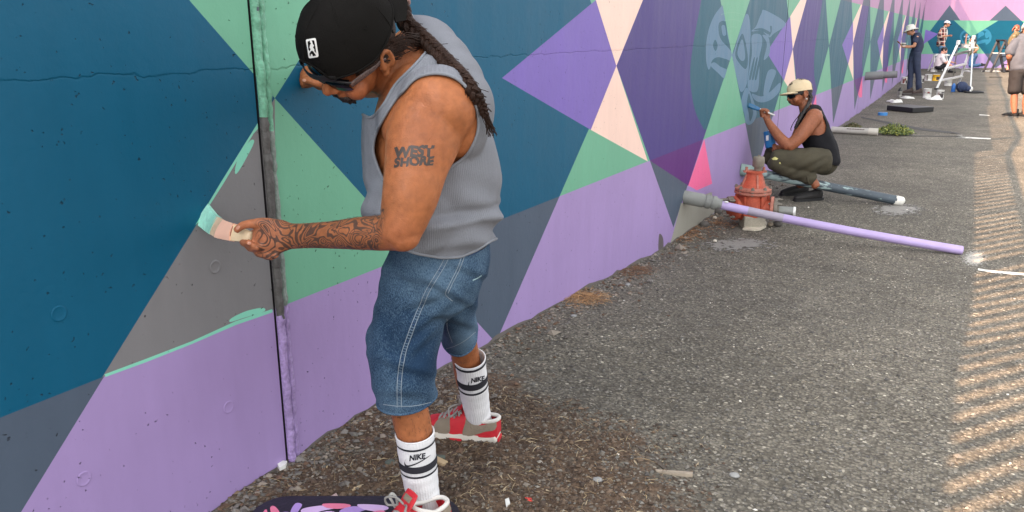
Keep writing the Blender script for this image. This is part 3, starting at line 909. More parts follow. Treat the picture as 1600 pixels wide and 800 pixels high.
# straw and rootlets: thin bent strips
def strands(name, n, sampler, ln, wd, cols, lift=.01):
    xy = sampler(n); n = len(xy); V = []; F = []; cc = []
    for i in range(n):
        l = ln * RNG.uniform(.4, 1.4); a = RNG.uniform(0, 6.28); k = RNG.normal(0, 1.2); p = xy[i].copy(); b = len(V); w_ = wd * RNG.uniform(.6, 1.4)
        h0 = RNG.uniform(.002, lift)
        for s in range(5):
            z = gsurf(p[0], p[1]) + h0 * math.sin(math.pi * (s + .5) / 5) + .003
            nxx = np.array([-math.sin(a), math.cos(a)]) * w_
            V += [(p[0] + nxx[0], p[1] + nxx[1], z), (p[0] - nxx[0], p[1] - nxx[1], z), (p[0], p[1], z + w_ * 1.2)]
            p = p + np.array([math.cos(a), math.sin(a)]) * l / 4; a += k * .25
            p[0] = max(p[0], .004)
        c = np.array(cols[RNG.integers(len(cols))]) * RNG.uniform(.8, 1.2)
        for s in range(4):
            q = b + s * 3
            for u, v in ((0, 2), (2, 1), (1, 0)): F.append((q + u, q + v, q + 3 + v, q + 3 + u)); cc.append(c)
    o = ob(name, (np.array(V), F), mat(name + '_mix', None, .7, .1, attr='paint'), smooth=False, kind='stuff'); cattr(o, 'paint', cc); return o
strands('straw', 620, samp_dirt, .042, .0007, [lin(168, 148, 112), lin(140, 118, 86), lin(190, 172, 138), lin(110, 86, 62)])
def at_px(pts, sg):
    def f(n):
        o = []
        for i in range(n):
            p = G(*pts[i % len(pts)]); o.append((max(.01, p[0] + RNG.normal(0, sg)), p[1] + RNG.normal(0, sg * 1.4)))
        return np.array(o)
    return f
strands('dry_needles', 420, at_px([(905, 466), (925, 468), (915, 472)], .055), .06, .0008, [lin(150, 110, 70), lin(126, 92, 60), lin(172, 136, 96)], .02)
strands('brown_needles', 260, at_px([(985, 428), (1000, 424)], .05), .06, .0008, [lin(120, 84, 58), lin(96, 70, 52)], .015)
strands('leaf_litter', 300, at_px([(1090, 362), (1070, 372), (1132, 350)], .08), .05, .0018, [lin(118, 84, 60), lin(150, 110, 75), lin(92, 66, 50)], .015)
strands('asphalt_straw', 160, samp_asphalt, .05, .0008, [lin(168, 158, 138), lin(140, 128, 108)])
# ------------------------------------------------------------------ pipes, valve and stones by the wall
RED = mat('valve_red', lin(168, 76, 52), .7, .32, 9, .35, 70, fine=.18, fscale=60)
REDPALE = mat('valve_red_chalky', lin(160, 102, 86), .8, .3, 14, .35, 70, fine=.2, fscale=70)
IRON = mat('weathered_iron', lin(118, 112, 102), .65, .25, 12, .35, 60, metal=.2, fine=.2, fscale=80)
GALV = mat('grey_pipe', lin(126, 128, 124), .6, .16, 8, .2, 60)
LILP = mat('lilac_pipe', lin(164, 146, 190), .5, .10, 5, .1, 60)
WORN = mat('unpainted_pipe', lin(150, 142, 158), .55, .12, 9, .12, 60)
WHT = mat('white_plastic', lin(218, 218, 214), .5, .06, 9)
BLK = mat('black_plastic', lin(26, 26, 28), .5, .2, 9)
CONCM = mat('cast_concrete', lin(146, 140, 126), .85, .18, 10, .4, 60, fine=.12, fscale=90)
STONEW = mat('pale_stone', lin(196, 188, 174), .8, .14, 20, .35, 60)
STONED = mat('dark_stone', lin(84, 80, 76), .8, .2, 20, .4, 60)

def pipe_frame(a, b): return basis(np.asarray(b) - np.asarray(a))
# lilac pipe from the wall
pa = W(1070, 308); pb = G(1502, 398); pb = pb + np.array([0, 0, .034])
pa = np.array([0.0, pb[1] + (pa[1] - pb[1]) * 1.0, pa[2]])
t_ = thing('drain_pipe', 'long lilac painted drain pipe sloping from a grey wall coupling to the asphalt', 'pipe', (pa[0], pa[1], 0))
d_ = nrm(pb - pa); Lp = np.linalg.norm(pb - pa); Rp = basis(d_)
def along(s): return pa + d_ * s
def sag(s): return -.018 * math.sin(math.pi * s / Lp)
def pt(s): return along(s) + np.array([0, 0, sag(s)])
ob('coupling', lathe([(.052, -.02), (.056, .0), (.056, .15), (.050, .155), (.050, .17), (.058, .172), (.058, .205), (.050, .207), (.050, .222), (.056, .224), (.056, .25), (.046, .26), (.040, .275), (.040, .30)], pa, Rp, 28), GALV, t_)
s1, s2 = Lp * .24, Lp * .37
ob('pipe_section', tube([pt(s) for s in np.linspace(.29, s1, 8)], .034, 20, samples=14, cap=0), LILP, t_)
ob('pipe_section', tube([pt(s) for s in np.linspace(s1, s2, 6)], .0338, 20, samples=10, cap=0), WORN, t_, label='bare grey stretch of the pipe')
VF = tube([pt(s) for s in np.linspace(s2, Lp, 8)], .034, 20, samples=14, cap=0, closed_ends=False)
ob('pipe_section', shell(VF, .004), LILP, t_)
ob('pipe_mouth', lathe([(.0, 0), (.0296, 0)], pt(Lp - .03), Rp, 20, False, False), BLK, t_)
ob('paint_splash', ell(along(.335) + np.array([0, -.012, .027]), (.02, .014, .008), None, 10, 6), WHT, t_)
# slate pipe further along
qa = W(1158, 265); qb = G(1409, 321) + np.array([0, 0, .04])
t_ = thing('drain_pipe', 'frosted slate grey pipe with a broken white end lying behind the red valve', 'pipe', (0, qa[1], 0))
qd = nrm(qb - qa); Lq = np.linalg.norm(qb - qa)
m_ = mat('slate_pipe', lin(66, 76, 84), .55, .3, 7, .2, 50)
def streak_mat():
    m = mat('frosted_pipe', lin(64, 74, 82), .55, .3, 6, .2, 50); N = m.node_tree.nodes; L = m.node_tree.links
    b = N['Principled BSDF']; src = b.inputs['Base Color'].links[0].from_socket
    g = N.new('ShaderNodeNewGeometry'); mp = N.new('ShaderNodeMapping'); mp.inputs['Scale'].default_value = (7, 40, 30); L.new(g.outputs['Position'], mp.inputs[0])
    nz = N.new('ShaderNodeTexNoise'); nz.inputs['Scale'].default_value = 1; nz.inputs['Detail'].default_value = 6; L.new(mp.outputs[0], nz.inputs['Vector'])
    sp = N.new('ShaderNodeSeparateXYZ'); L.new(g.outputs['Position'], sp.inputs[0])
    mr = N.new('ShaderNodeMapRange'); mr.inputs[1].default_value = .1; mr.inputs[2].default_value = 1.3; mr.inputs[3].default_value = .60; mr.inputs[4].default_value = .33; L.new(sp.outputs[0], mr.inputs[0])
    ad = N.new('ShaderNodeMath'); ad.operation = 'ADD'; L.new(nz.outputs['Fac'], ad.inputs[0]); L.new(mr.outputs[0], ad.inputs[1])
    m2 = N.new('ShaderNodeMapRange'); m2.inputs[1].default_value = .96; m2.inputs[2].default_value = 1.06; L.new(ad.outputs[0], m2.inputs[0])
    mx = N.new('ShaderNodeMix'); mx.data_type = 'RGBA'; L.new(m2.outputs[0], mx.inputs['Factor']); L.new(src, mx.inputs[6]); mx.inputs[7].default_value = (*lin(142, 162, 160), 1)
    L.new(mx.outputs[2], b.inputs['Base Color']); return m
ob('pipe_body', tube([qa + qd * s for s in np.linspace(.12, Lq - .06, 6)], .046, 20, samples=12, cap=0), streak_mat(), t_)
ob('coupling', lathe([(.062, -.01), (.062, .13), (.055, .14)], qa, basis(qd), 24), mat('mint_grey_pipe', lin(128, 148, 142), .6, .15), t_)
V_, F_ = lathe([(.047, 0), (.048, .035), (.046, .06), (.044, .075)], qa + qd * (Lq - .07), basis(qd), 18)
V_ = V_ + .012 * vnoise(V_, 60, 2)[:, None] * np.array([1, 0, .5])
ob('broken_end', (V_, F_), mat('chalk_white', lin(206, 204, 196), .8, .15, 30), t_)

# red valve (old hydrant body) between the pipes
hb = G(1172, 352); hz = gz(hb[1])
hv = thing('hydrant', 'weathered red fire hydrant valve with bolted flanges standing on a concrete block', 'hydrant', (hb[0], hb[1], hz))
c0 = np.array([hb[0], hb[1], hz])
imgR = CR; imgT = np.array([CR[1], -CR[0], 0]); imgT = -CH                      # toward the camera
ob('concrete_block', box(c0 + (0, 0, .07) - imgT * -.05, (.20, .18, .16), rotz(YAW), .012), CONCM, hv, smooth=False)
b0 = .13
ob('valve_body', lathe([(.11, b0 - .05), (.14, b0), (.148, b0 + .05), (.142, b0 + .16), (.128, b0 + .25), (.128, b0 + .275)], c0, None, 32), RED, hv)
for k in range(6):
    a = k * math.pi / 3 + .3
    ob('body_rib', box(c0 + np.array([math.cos(a) * .143, math.sin(a) * .143, b0 + .14]), (.03, .014, .24), rotz(a), .004), RED, hv, smooth=False)
ob('flange', lathe([(.150, b0 + .275), (.168, b0 + .28), (.168, b0 + .305), (.15, b0 + .31), (.15, b0 + .315), (.166, b0 + .32), (.166, b0 + .342), (.12, b0 + .355)], c0, None, 36), REDPALE, hv)
for k in range(8):
    a = k * math.pi / 4 + .2; q = c0 + np.array([math.cos(a) * .152, math.sin(a) * .152, b0 + .27])
    ob('bolt', join([lathe([(.012, 0), (.012, .105)], q, None, 6), lathe([(.018, .072), (.018, .088)], q, None, 6)]), IRON, hv, smooth=False)
ob('bonnet', lathe([(.115, b0 + .35), (.10, b0 + .38), (.082, b0 + .44), (.074, b0 + .50), (.07, b0 + .53), (.085, b0 + .535), (.085, b0 + .55), (.05, b0 + .555)], c0, None, 28), RED, hv)
for k in range(4):
    a = k * math.pi / 2 + .5
    ob('bonnet_rib', prism([(.0, 0), (.05, 0), (.012, .15), (0, .16)], c0 + np.array([math.cos(a) * .07, math.sin(a) * .07, b0 + .355]), (math.cos(a), math.sin(a), 0), (0, 0, 1), (-math.sin(a), math.cos(a), 0), .016), REDPALE, hv, smooth=False)
ob('gland_bar', bar(c0 + CR * -.10 + (0, 0, b0 + .545), c0 + CR * .11 + (0, 0, b0 + .545), .05, .022, bev=.004), REDPALE, hv, smooth=False)
for s in (-.075, .085):
    ob('gland_bolt', lathe([(.013, 0), (.013, .07)], c0 + CR * s + (0, 0, b0 + .53), None, 8), REDPALE, hv, smooth=False)
ob('stem', lathe([(.034, b0 + .55), (.034, b0 + .60), (.052, b0 + .605), (.056, b0 + .66), (.050, b0 + .72), (.045, b0 + .725), (.012, b0 + .73), (.010, b0 + .745)], c0 + CR * .03, None, 20), mat('dull_brass', lin(120, 112, 100), .6, .25, 14, .3, metal=.3), hv)
def side_flange(dirv, s0, rr, z, parts, m):
    for nm, pr, mm in parts:
        ob(nm, lathe([(r, h) for r, h in pr], c0 + (0, 0, z) + dirv * s0, basis(dirv), 26), mm, hv)
rd = nrm(CR + imgT * .35)
zf = b0 + .10
ob('outlet_neck', rod(c0 + (0, 0, zf) + rd * .10, c0 + (0, 0, zf) + rd * .17, .10, 24), RED, hv)
ob('outlet_flange', lathe([(.135, 0), (.145, .004), (.145, .026), (.14, .03)], c0 + (0, 0, zf) + rd * .165, basis(rd), 30), REDPALE, hv)
ob('blind_flange', lathe([(.125, 0), (.13, .004), (.13, .03), (.07, .035), (.07, .05)], c0 + (0, 0, zf) + rd * .198, basis(rd), 30), IRON, hv)
Rf = basis(rd)
for k in range(6):
    a = k * math.pi / 3 + .3; q = c0 + (0, 0, zf) + rd * .15 + Rf @ np.array([math.cos(a) * .115, math.sin(a) * .115, 0])
    ob('bolt', join([lathe([(.011, 0), (.011, .12)], q, Rf, 6), lathe([(.019, .075), (.019, .095)], q, Rf, 6)]), IRON, hv, smooth=False)
ob('outlet_pipe', rod(c0 + (0, 0, zf - .02) + rd * .22, c0 + (0, 0, zf - .02) + rd * .37, .055, 22), GALV, hv)
lo_ = c0 + (0, 0, zf - .02) + rd * .372
ob('end_cap', lathe([(.058, 0), (.058, .018), (.052, .022)], lo_, basis(rd), 22), WHT, hv)
ld = nrm(-CR * 1 + imgT * .2)
ob('inlet_neck', rod(c0 + (0, 0, zf) + ld * .10, c0 + (0, 0, zf) + ld * .17, .10, 24), RED, hv)
ob('inlet_flange', lathe([(.135, 0), (.145, .004), (.145, .028), (.14, .032)], c0 + (0, 0, zf) + ld * .165, basis(ld), 30), RED, hv)
Rl = basis(ld)
for k in range(6):
    a = k * math.pi / 3 + .1; q = c0 + (0, 0, zf) + ld * .15 + Rl @ np.array([math.cos(a) * .115, math.sin(a) * .115, 0])
    ob('bolt', join([lathe([(.011, 0), (.011, .10)], q, Rl, 6), lathe([(.019, .055), (.019, .075)], q, Rl, 6)]), IRON, hv, smooth=False)
ob('side_rod', rod(c0 + (0, 0, zf + .115) + ld * .16, c0 + (0, 0, zf + .105) + ld * .42, .016, 10), IRON, hv)
ob('rod_clamp', lathe([(.03, 0), (.034, .01), (.034, .05), (.028, .06)], c0 + (0, 0, zf + .113) + ld * .19, basis(ld), 12), IRON, hv)
hv.scale = (.93, .93, .71)
# upper feed pipe stub behind the valve into the wall
# stones and scrap in front of the valve
def pebble(px_, r, m, label, seed, nm='stone', flat=.75, group=None):
    p = G(*px_); V, F = ell((0, 0, 0), (r, r * .85, r * flat), None, 14, 9)
    V = V * (1 + .16 * vnoise(V / r, 1.3, seed))[:, None]
    return ob(nm, (V + p + np.array([0, 0, r * flat * .8]), F), m, origin=p, label=label, cat='stone', group=group)
pebble((1183, 349), .026, STONEW, 'small round white stone nearest the red valve block', 1)
pebble((1193, 352), .032, STONEW, 'larger round white stone beside the valve block', 2)
pebble((1204, 353), .026, mat('tan_stone', lin(140, 128, 112), .8, .2, 20, .4), 'tan stone between the white stone and the dark stone', 3)
pebble((1215, 353), .042, STONED, 'dark oval stone at the right end of the row by the valve', 4, flat=.6)
pebble((1117, 343), .022, STONEW, 'single white pebble left of the valve beneath the lilac pipe', 5)
pebble((1117, 378), .016, STONEW, 'white pebble alone on the asphalt below the lilac pipe coupling', 6)
pebble((896, 495), .018, mat('grey_stone', lin(140, 140, 138), .8, .15, 20, .4), 'flat grey stone near the tuft of dry needles', 7, flat=.4)
pebble((981, 447), .018, MATS['grey_stone'], 'grey stone on the asphalt below the brown needles', 8, flat=.6)
pebble((1148, 745), .018, MATS['grey_stone'], 'grey stone at the edge of the open asphalt', 9, flat=.4)
pebble((1100, 355), .045, STONED, 'dark rock under the grey pipe coupling', 10, flat=.7)
pebble((1120, 335), .05, STONED, 'dark rock against the valve behind the lilac pipe', 11, flat=.8)
GREENST = mat('green_stone', lin(84, 92, 84), .8, .18, 20, .4)
pebble((610, 725), .02, GREENST, 'flat green grey stone just left of the striped sock', 12, flat=.4)
pebble((700, 757), .024, GREENST, 'flat dark green stone right of the near striped sock', 13, flat=.35)
pebble((688, 718), .022, GREENST, 'green grey stone right behind the near striped sock', 14, flat=.5)
pebble((503, 750), .014, mat('buff_stone', lin(160, 152, 138), .8, .15, 20, .3), 'pale buff stone in the dirt left of the man', 15, flat=.5)
pebble((512, 690), .014, MATS['buff_stone'], 'buff pebble in the dirt near the foot of the wall', 16, flat=.5)
pebble((934, 753), .017, MATS['grey_stone'], 'grey pebble in the dirt right of the man', 17, flat=.5)
def flake(pts, th, nm, m, label, cat, lift=.004):
    P = [G(*p) for p in pts]; c = sum(P) / len(P); n = len(P)
    top = [p + np.array([0, 0, lift + th + .006 * random.random()]) for p in P]; bot = [p + np.array([0, 0, lift]) for p in P]
    F = [tuple(range(n)), tuple(range(2 * n - 1, n - 1, -1))] + [((i + 1) % n, i, n + i, n + (i + 1) % n) for i in range(n)]
    V = np.array(top + bot)
    if np.cross(V[1] - V[0], V[2] - V[0])[2] < 0: F = [f[::-1] for f in F]
    return ob(nm, (V, F), m, origin=c, smooth=False, label=label, cat=cat)
flake([(1160, 360), (1176, 352), (1197, 356), (1188, 361), (1178, 362)], .012, 'mortar_flake', mat('pale_flake', lin(190, 182, 164), .85, .12, 20, .3), 'flat pale scrap lying below the red valve', 'scrap')
flake([(640, 705), (648, 700), (666, 712), (700, 727), (694, 733), (672, 722)], .012, 'wood_offcut', mat('raw_wood', lin(182, 160, 126), .8, .2, 30, .3), 'pale split wood offcut behind the near striped sock', 'wood')
flake([(1024, 738), (1082, 743), (1082, 748), (1026, 742)], .008, 'stick', mat('grey_wood', lin(150, 138, 122), .8, .25, 40, .3), 'pale flat stick lying on the asphalt right of the dirt', 'stick')
flake([(996, 703), (1000, 702), (1034, 730), (1042, 738), (1038, 738)], .006, 'stick', mat('dark_wood', lin(82, 74, 66), .8, .25, 40, .3), 'thin dark twig above the pale flat stick', 'stick')
flake([(485, 727), (490, 724), (513, 733), (511, 737)], .006, 'wood_chip', MATS['raw_wood'], 'pale wood chip in the dirt below the wall joint', 'wood')
flake([(541, 720), (545, 715), (546, 722), (540, 731), (536, 727)], .003, 'dead_leaf', mat('leaf_brown', lin(120, 96, 74), .7, .2, 30), 'brown dead leaf in the dirt', 'leaf')
flake([(434, 738), (440, 733), (450, 734), (447, 740), (438, 744)], .012, 'paper_scrap', WHT, 'crumpled white scrap at the foot of the wall joint', 'paper', .02)
flake([(517, 784), (526, 779), (530, 788), (516, 788)], .01, 'wood_chip', mat('pink_chip', lin(190, 165, 160), .8, .15), 'pale pinkish chip at the edge of the painted board', 'wood', .01)
flake([(789, 786), (795, 784), (797, 792), (791, 797)], .008, 'paint_chip', WHT, 'small white paint chip at the bottom of the dirt', 'scrap')
flake([(820, 783), (830, 784), (832, 788), (822, 787)], .006, 'plastic_scrap', mat('red_scrap', lin(200, 60, 50), .5), 'tiny red plastic scrap beside the white paint chip', 'scrap')
flake([(398, 760), (402, 758), (411, 783), (407, 785)], .006, 'wood_chip', MATS['raw_wood'], 'narrow upright pale splinter left of the painted board', 'wood')
flake([(549, 768), (572, 758), (574, 760), (551, 771)], .004, 'stick', MATS['raw_wood'], 'forked straw coloured twig in the dirt above the board', 'stick')
flake([(607, 796), (612, 800), (618, 795)], .004, 'wood_chip', MATS['raw_wood'], 'pale wood chip beside the toe of the near shoe', 'wood')

# board at the man's feet: rounded deck, dark with pink and lilac paint
bl = [G(408, 803), G(432, 789), G(520, 786), G(612, 791), G(690, 800)]
ba = G(400, 806); bb = G(720, 806); bd_ = nrm((bb - ba) * (1, 1, 0)); bw = np.array([-bd_[1], bd_[0], 0]);
bl_len = np.linalg.norm(bb - ba); bwid = .21
outl = []
for a in np.linspace(math.pi / 2, 3 * math.pi / 2, 12): outl.append((.10 + math.cos(a) * .10, math.sin(a) * bwid / 2))
for a in np.linspace(-math.pi / 2, math.pi / 2, 12): outl.append((bl_len - .10 + math.cos(a) * .10, math.sin(a) * bwid / 2))
bc = np.array([ba[0], ba[1], gz(ba[1]) + .006]) - bw * (.05)
board = thing('paint_board', 'black rounded board splashed with pink and lilac paint at the feet of the man', 'board', tuple(bc))
deck = prism(outl, bc + np.array([0, 0, .018]), bd_, bw, (0, 0, 1), .012)
ob('deck', deck, mat('board_black', lin(30, 27, 40), .5, .25, 20, .2), board, smooth=False)
for k in range(4):
    ob('riser', box(bc + bd_ * (.15 + .25 * k) * (bl_len / 1.05) + np.array([0, 0, .008]), (.04, bwid * .6, .018), np.stack([bd_, bw, [0, 0, 1]], 1)), MATS['board_black'], board, smooth=False)
bt = bvh(deck); SPL = [mat('splash_pink', lin(222, 120, 150), .45, .1, bump=.2), mat('splash_lilac', lin(170, 140, 205), .45, .1, bump=.2), mat('splash_pale', lin(206, 176, 220), .45, .1)]
SPX = [[(422, 795), (428, 791), (436, 799), (440, 812), (428, 812)], [(454, 800), (462, 787), (472, 789), (466, 800), (458, 812)], [(470, 798), (490, 792), (520, 790), (524, 795), (500, 800), (480, 812)],
       [(505, 788), (540, 788), (548, 792), (530, 796), (510, 794)], [(530, 800), (552, 792), (575, 796), (560, 802), (545, 815)], [(560, 789), (600, 791), (606, 797), (585, 800), (566, 796)], [(580, 802), (600, 799), (604, 812), (584, 812)], [(440, 803), (452, 802), (456, 812), (444, 816)], [(500, 803), (522, 801), (528, 815), (504, 815)], [(412, 801), (417, 798), (418, 812), (410, 812)]]
for i, P in enumerate(SPX):
    V2, T = triangulate([smoothpoly(P, 4)]); ob('paint_splash', drape(bt, V2, T, .0012 + .0003 * i), SPL[i % 3], board, smooth=False)

# ------------------------------------------------------------------ ground marks
def sheet(name, pts, m, dz=.004, nsub=10, **k):
    P = []
    V2, T = triangulate([pts], grid=max(4.0, (max(p[0] for p in pts) - min(p[0] for p in pts)) / nsub))
    V = []
    for x, y in V2:
        p = G(x, y); V.append((p[0], p[1], gsurf(p[0], p[1]) + dz))
    V = np.array(V); F = [t if np.cross(V[t[1]] - V[t[0]], V[t[2]] - V[t[0]])[2] > 0 else t[::-1] for t in T]
    return ob(name, (V, F), m, smooth=False, kind='structure', **k)
def spray_mat(name, col, thr, sc):
    m = mat(name, col, .8, .08, 10); N = m.node_tree.nodes; L = m.node_tree.links; b = N['Principled BSDF']
    nz = N.new('ShaderNodeTexNoise'); nz.inputs['Scale'].default_value = sc; nz.inputs['Detail'].default_value = 6
    g = N.new('ShaderNodeNewGeometry'); L.new(g.outputs['Position'], nz.inputs['Vector'])
    at = N.new('ShaderNodeAttribute'); at.attribute_name = 'cover'
    ad = N.new('ShaderNodeMath'); ad.operation = 'MULTIPLY_ADD'; L.new(nz.outputs['Fac'], ad.inputs[0]); ad.inputs[1].default_value = 1.4; L.new(at.outputs['Fac'], ad.inputs[2])
    mr = N.new('ShaderNodeMapRange'); mr.inputs[1].default_value = thr; mr.inputs[2].default_value = thr + .22; L.new(ad.outputs[0], mr.inputs[0])
    L.new(mr.outputs[0], b.inputs['Alpha']); return m
def spray(name, pts, m, c, rx, ry, **k):
    o = sheet(name, pts, m, **k)
    W_ = np.array([v.co[:] for v in o.data.vertices]); cov = []
    for p in W_:
        x, y, _ = toC(p); cov.append(max(0.0, 1 - math.hypot((x - c[0]) / rx, (y - c[1]) / ry)))
    fattr(o, 'cover', cov); return o
SPRAYW = spray_mat('white_overspray', lin(150, 147, 140), 1.18, 60)
spray('paint_overspray', [(1490, 385), (1530, 375), (1560, 395), (1570, 420), (1530, 428), (1495, 415)], SPRAYW, (1522, 404), 40, 26, nsub=14)
sheet('painted_line', [(1528, 420), (1560, 424), (1640, 431), (1640, 434), (1560, 428), (1528, 423)], mat('line_white', lin(200, 198, 190), .8, .2, 30), nsub=20)
sheet('painted_line', [(1496, 213.5), (1548, 216.5), (1548, 218), (1500, 216)], MATS['line_white'], nsub=12)
spray('paint_overspray', [(1484, 205), (1512, 206), (1520, 219), (1486, 219)], SPRAYW, (1500, 213), 14, 6, nsub=12)
sheet('painted_line', [(1530, 179), (1546, 180), (1546, 181), (1530, 180.3)], MATS['line_white'])
sheet('ground_streak', [(1345, 182.5), (1385, 190), (1440, 200.5), (1500, 208), (1500, 210), (1440, 204), (1385, 193), (1345, 184)], mat('streak_dark', lin(58, 56, 54), .8, .15, 30), nsub=24)  # thin dark strip running diagonally over the asphalt
sheet('ground_streak', [(1378, 210), (1430, 212), (1500, 213), (1500, 214), (1430, 213.2), (1378, 211.4)], MATS['streak_dark'], nsub=20)  # second, narrower dark strip in the same colour
GREYSP = spray_mat('grey_overspray', lin(122, 119, 114), 1.08, 25)
spray('paint_overspray', [(1040, 372), (1120, 362), (1240, 378), (1300, 392), (1200, 400), (1060, 392)], GREYSP, (1150, 382), 100, 18, nsub=20)
spray('paint_overspray', [(1320, 306), (1440, 322), (1470, 340), (1380, 345), (1310, 325)], GREYSP, (1400, 327), 70, 16, nsub=20)

# ------------------------------------------------------------------ drain stubs further along the wall
def stub(pw, pe, r1, r2, frac, label, mats, nm='drain_stub', closed=True):
    a = W(*pw); zc = toC(a)[2]
    # the pipe leaves the wall square
    e = None
    r = ray(*pe); t = ((a[1] - EYE[1]) / r[1]); e = EYE + r * t; e = np.array([e[0], a[1], a[2] + (e[2] - a[2]) * 1.0])
    th_ = thing(nm, label, 'pipe', tuple(a)); d = e - a; B = basis(d); l = np.linalg.norm(d)
    ob('coupling', lathe([(r1, -.02), (r1, l * frac), (r1 * .86, l * frac + .01)], a, B, 22), mats[0], th_)
    VF = lathe([(r2, l * frac), (r2, l)], a, B, 20, False, False)
    ob('pipe_body', shell(VF, .008), mats[1], th_)
    ob('pipe_mouth', lathe([(0, l * .97), (r2 - .007, l * .97)], a, B, 20, False, False), BLK, th_)
    return th_, a, e
DGREY = mat('dark_grey_pipe', lin(112, 112, 114), .6, .12)
stub((1352, 119), (1402, 116), .085, .070, .55, 'grey drain stub sticking out of the far part of the mural wall above the ground', (DGREY, DGREY))
pvc = mat('pvc_pipe', lin(168, 164, 156), .55, .12, 9)
g0 = G(1322, 209); 
ts = thing('drain_stub', 'pale grey plastic pipe stub lying on the asphalt beside the green weed', 'pipe', tuple(g0))
e0 = G(1372, 211); rr = .055
aa = np.array([0, g0[1], gz(g0[1]) + rr]); ee = np.array([e0[0], g0[1], gz(g0[1]) + rr])
ob('pipe_body', rod(aa, aa + (ee - aa) * .82, rr, 20), pvc, ts); ob('coupling', rod(aa + (ee - aa) * .8, ee, rr * 1.12, 20), mat('pvc_cap', lin(186, 180, 168), .55, .1), ts)
# faint printed marking along the pipe
for k in range(7):
    q = aa + (ee - aa) * (.36 + .055 * k) + np.array([0, -rr * .78, rr * .63])
    ob('printed_mark', box(q, (.035, .004, .02), np.stack([[1, 0, 0], [0, .63, .78], [0, -.78, .63]], 1).T), mat('print_grey', lin(104, 92, 90), .6), ts, smooth=False)

# weeds
def weed(name, c, rx, ry, hgt, n, cols, label, seed):
    rg = np.random.default_rng(seed); V = []; F = []; cc = []
    for i in range(n):
        a = rg.uniform(0, 6.28); rr_ = math.sqrt(rg.uniform(0, 1)); bx, by = c[0] + math.cos(a) * rr_ * rx, c[1] + math.sin(a) * rr_ * ry
        h = hgt * (1.15 - rr_ * .8) * rg.uniform(.35, 1.0); z0 = gz(by)
        x, y, z = bx + rg.normal(0, .02), by + rg.normal(0, .02), z0 + h
        s = rg.uniform(.012, .028); u = nrm(rg.normal(size=3)); v = nrm(np.cross(u, rg.normal(size=3))); b = len(V)
        p = np.array([x, y, max(z, z0 + .01)]); V += [p - u * s, p + v * s * .45, p + u * s, p - v * s * .45]; F.append((b, b + 1, b + 2, b + 3)); cc.append(np.array(cols[rg.integers(len(cols))]) * rg.uniform(.7, 1.25))
        if i % 5 == 0:
            b = len(V); w_ = np.array([.003, 0, 0]); q = np.array([c[0] + (bx - c[0]) * .6, c[1] + (by - c[1]) * .6, z0 - .01]); V += [q - w_, q + w_, p + w_, p - w_]; F.append((b, b + 1, b + 2, b + 3)); cc.append(np.array(cols[0]) * .8)
    o = ob(name, (np.array(V), F), mat('leaf_green', None, .6, .15, attr='paint'), origin=(c[0], c[1], gz(c[1])), smooth=False, label=label, cat='plant'); cattr(o, 'paint', cc); return o
gcol = [lin(86, 104, 52), lin(112, 128, 62), lin(66, 84, 44), lin(140, 148, 84), lin(150, 150, 70)]
wc = G(1397, 210); weed('weed', wc[:2], .28, .30, .19, 1100, gcol, 'low bushy green weed growing at the end of the pale plastic pipe', 3)
wc = G(1332, 200); weed('weed', wc[:2], .13, .22, .10, 260, [lin(92, 96, 62), lin(110, 100, 70), lin(80, 84, 50)], 'sparse weed against the foot of the wall behind the pale pipe', 4)

# ------------------------------------------------------------------ painters' gear far along the wall
def can(px_, r, h, m, label, nm='paint_can', lid=True, mark=None, cat='paint can', handle=True, group=None):
    p = G(*px_); t = thing(nm, label, cat, tuple(p), group)
    ob('can_body', lathe([(r, 0), (r, .01), (r * .985, .012), (r * .985, h - .014), (r, h - .012), (r, h)], p, None, 20, True, False), m, t)
    ob('can_rim', lathe([(r, h - .004), (r * 1.02, h), (r * .9, h + .002), (r * .88, h - .01), (0.0, h - .012)], p, None, 20, False, False), WHT if lid else BLK, t)
    if mark is not None:
        A0 = math.atan2(-CH[1], -CH[0])
        for a0, a1, z0, z1, mm in mark:
            V = []; F = []
            for k, a in enumerate(np.linspace(A0 + a0, A0 + a1, 7)):
                V += [(p[0] + math.cos(a) * (r + .003), p[1] + math.sin(a) * (r + .003), p[2] + h * z0), (p[0] + math.cos(a) * (r + .003), p[1] + math.sin(a) * (r + .003), p[2] + h * z1)]
            F = [(2 * k, 2 * k + 2, 2 * k + 3, 2 * k + 1) for k in range(6)]
            ob('label_print', (np.array(V), F), mm, t)
    if handle:
        th = np.linspace(-1.5, 1.5, 12); pth = [p + CR * math.sin(a) * r * 1.05 + np.array([0, 0, h * .72 - math.cos(a) * r * .5]) - CH * r * (.25 + .8 * math.cos(a)) for a in th]
        ob('bail_handle', tube(pth, .004, 6, cap=0), IRON, t)
    return t
INKD = mat('label_dark', lin(52, 46, 48), .6); INKR = mat('label_maroon', lin(120, 60, 56), .6); CANW = mat('can_white', lin(206, 204, 198), .45, .08)
CANY = mat('can_yellow', lin(226, 172, 30), .45, .08)
mk = [(-.7, .5, .12, .62, INKD), (-.2, .7, .66, .8, INKD), (-.9, -.75, .2, .8, INKR)]
can((1412, 131), .085, .21, CANW, 'white paint can with a maroon label against the foot of the mural wall', mark=[(-.9, -.2, .1, .7, INKR), (.1, .8, .05, .5, INKD), (-.2, .2, .5, .85, INKR)])
can((1438, 129), .09, .21, CANW, 'white paint can partly behind the legs of the painter in the bucket hat', mark=[(.1, .9, .1, .6, INKD)])
can((1450, 126), .11, .20, CANW, 'white paint can just left of the yellow can', mark=[(-.9, -.6, .1, .9, IRON)])
can((1462, 126), .11, .20, CANY, 'yellow paint can with a dark label', mark=[(-.4, .6, .15, .65, INKD)])
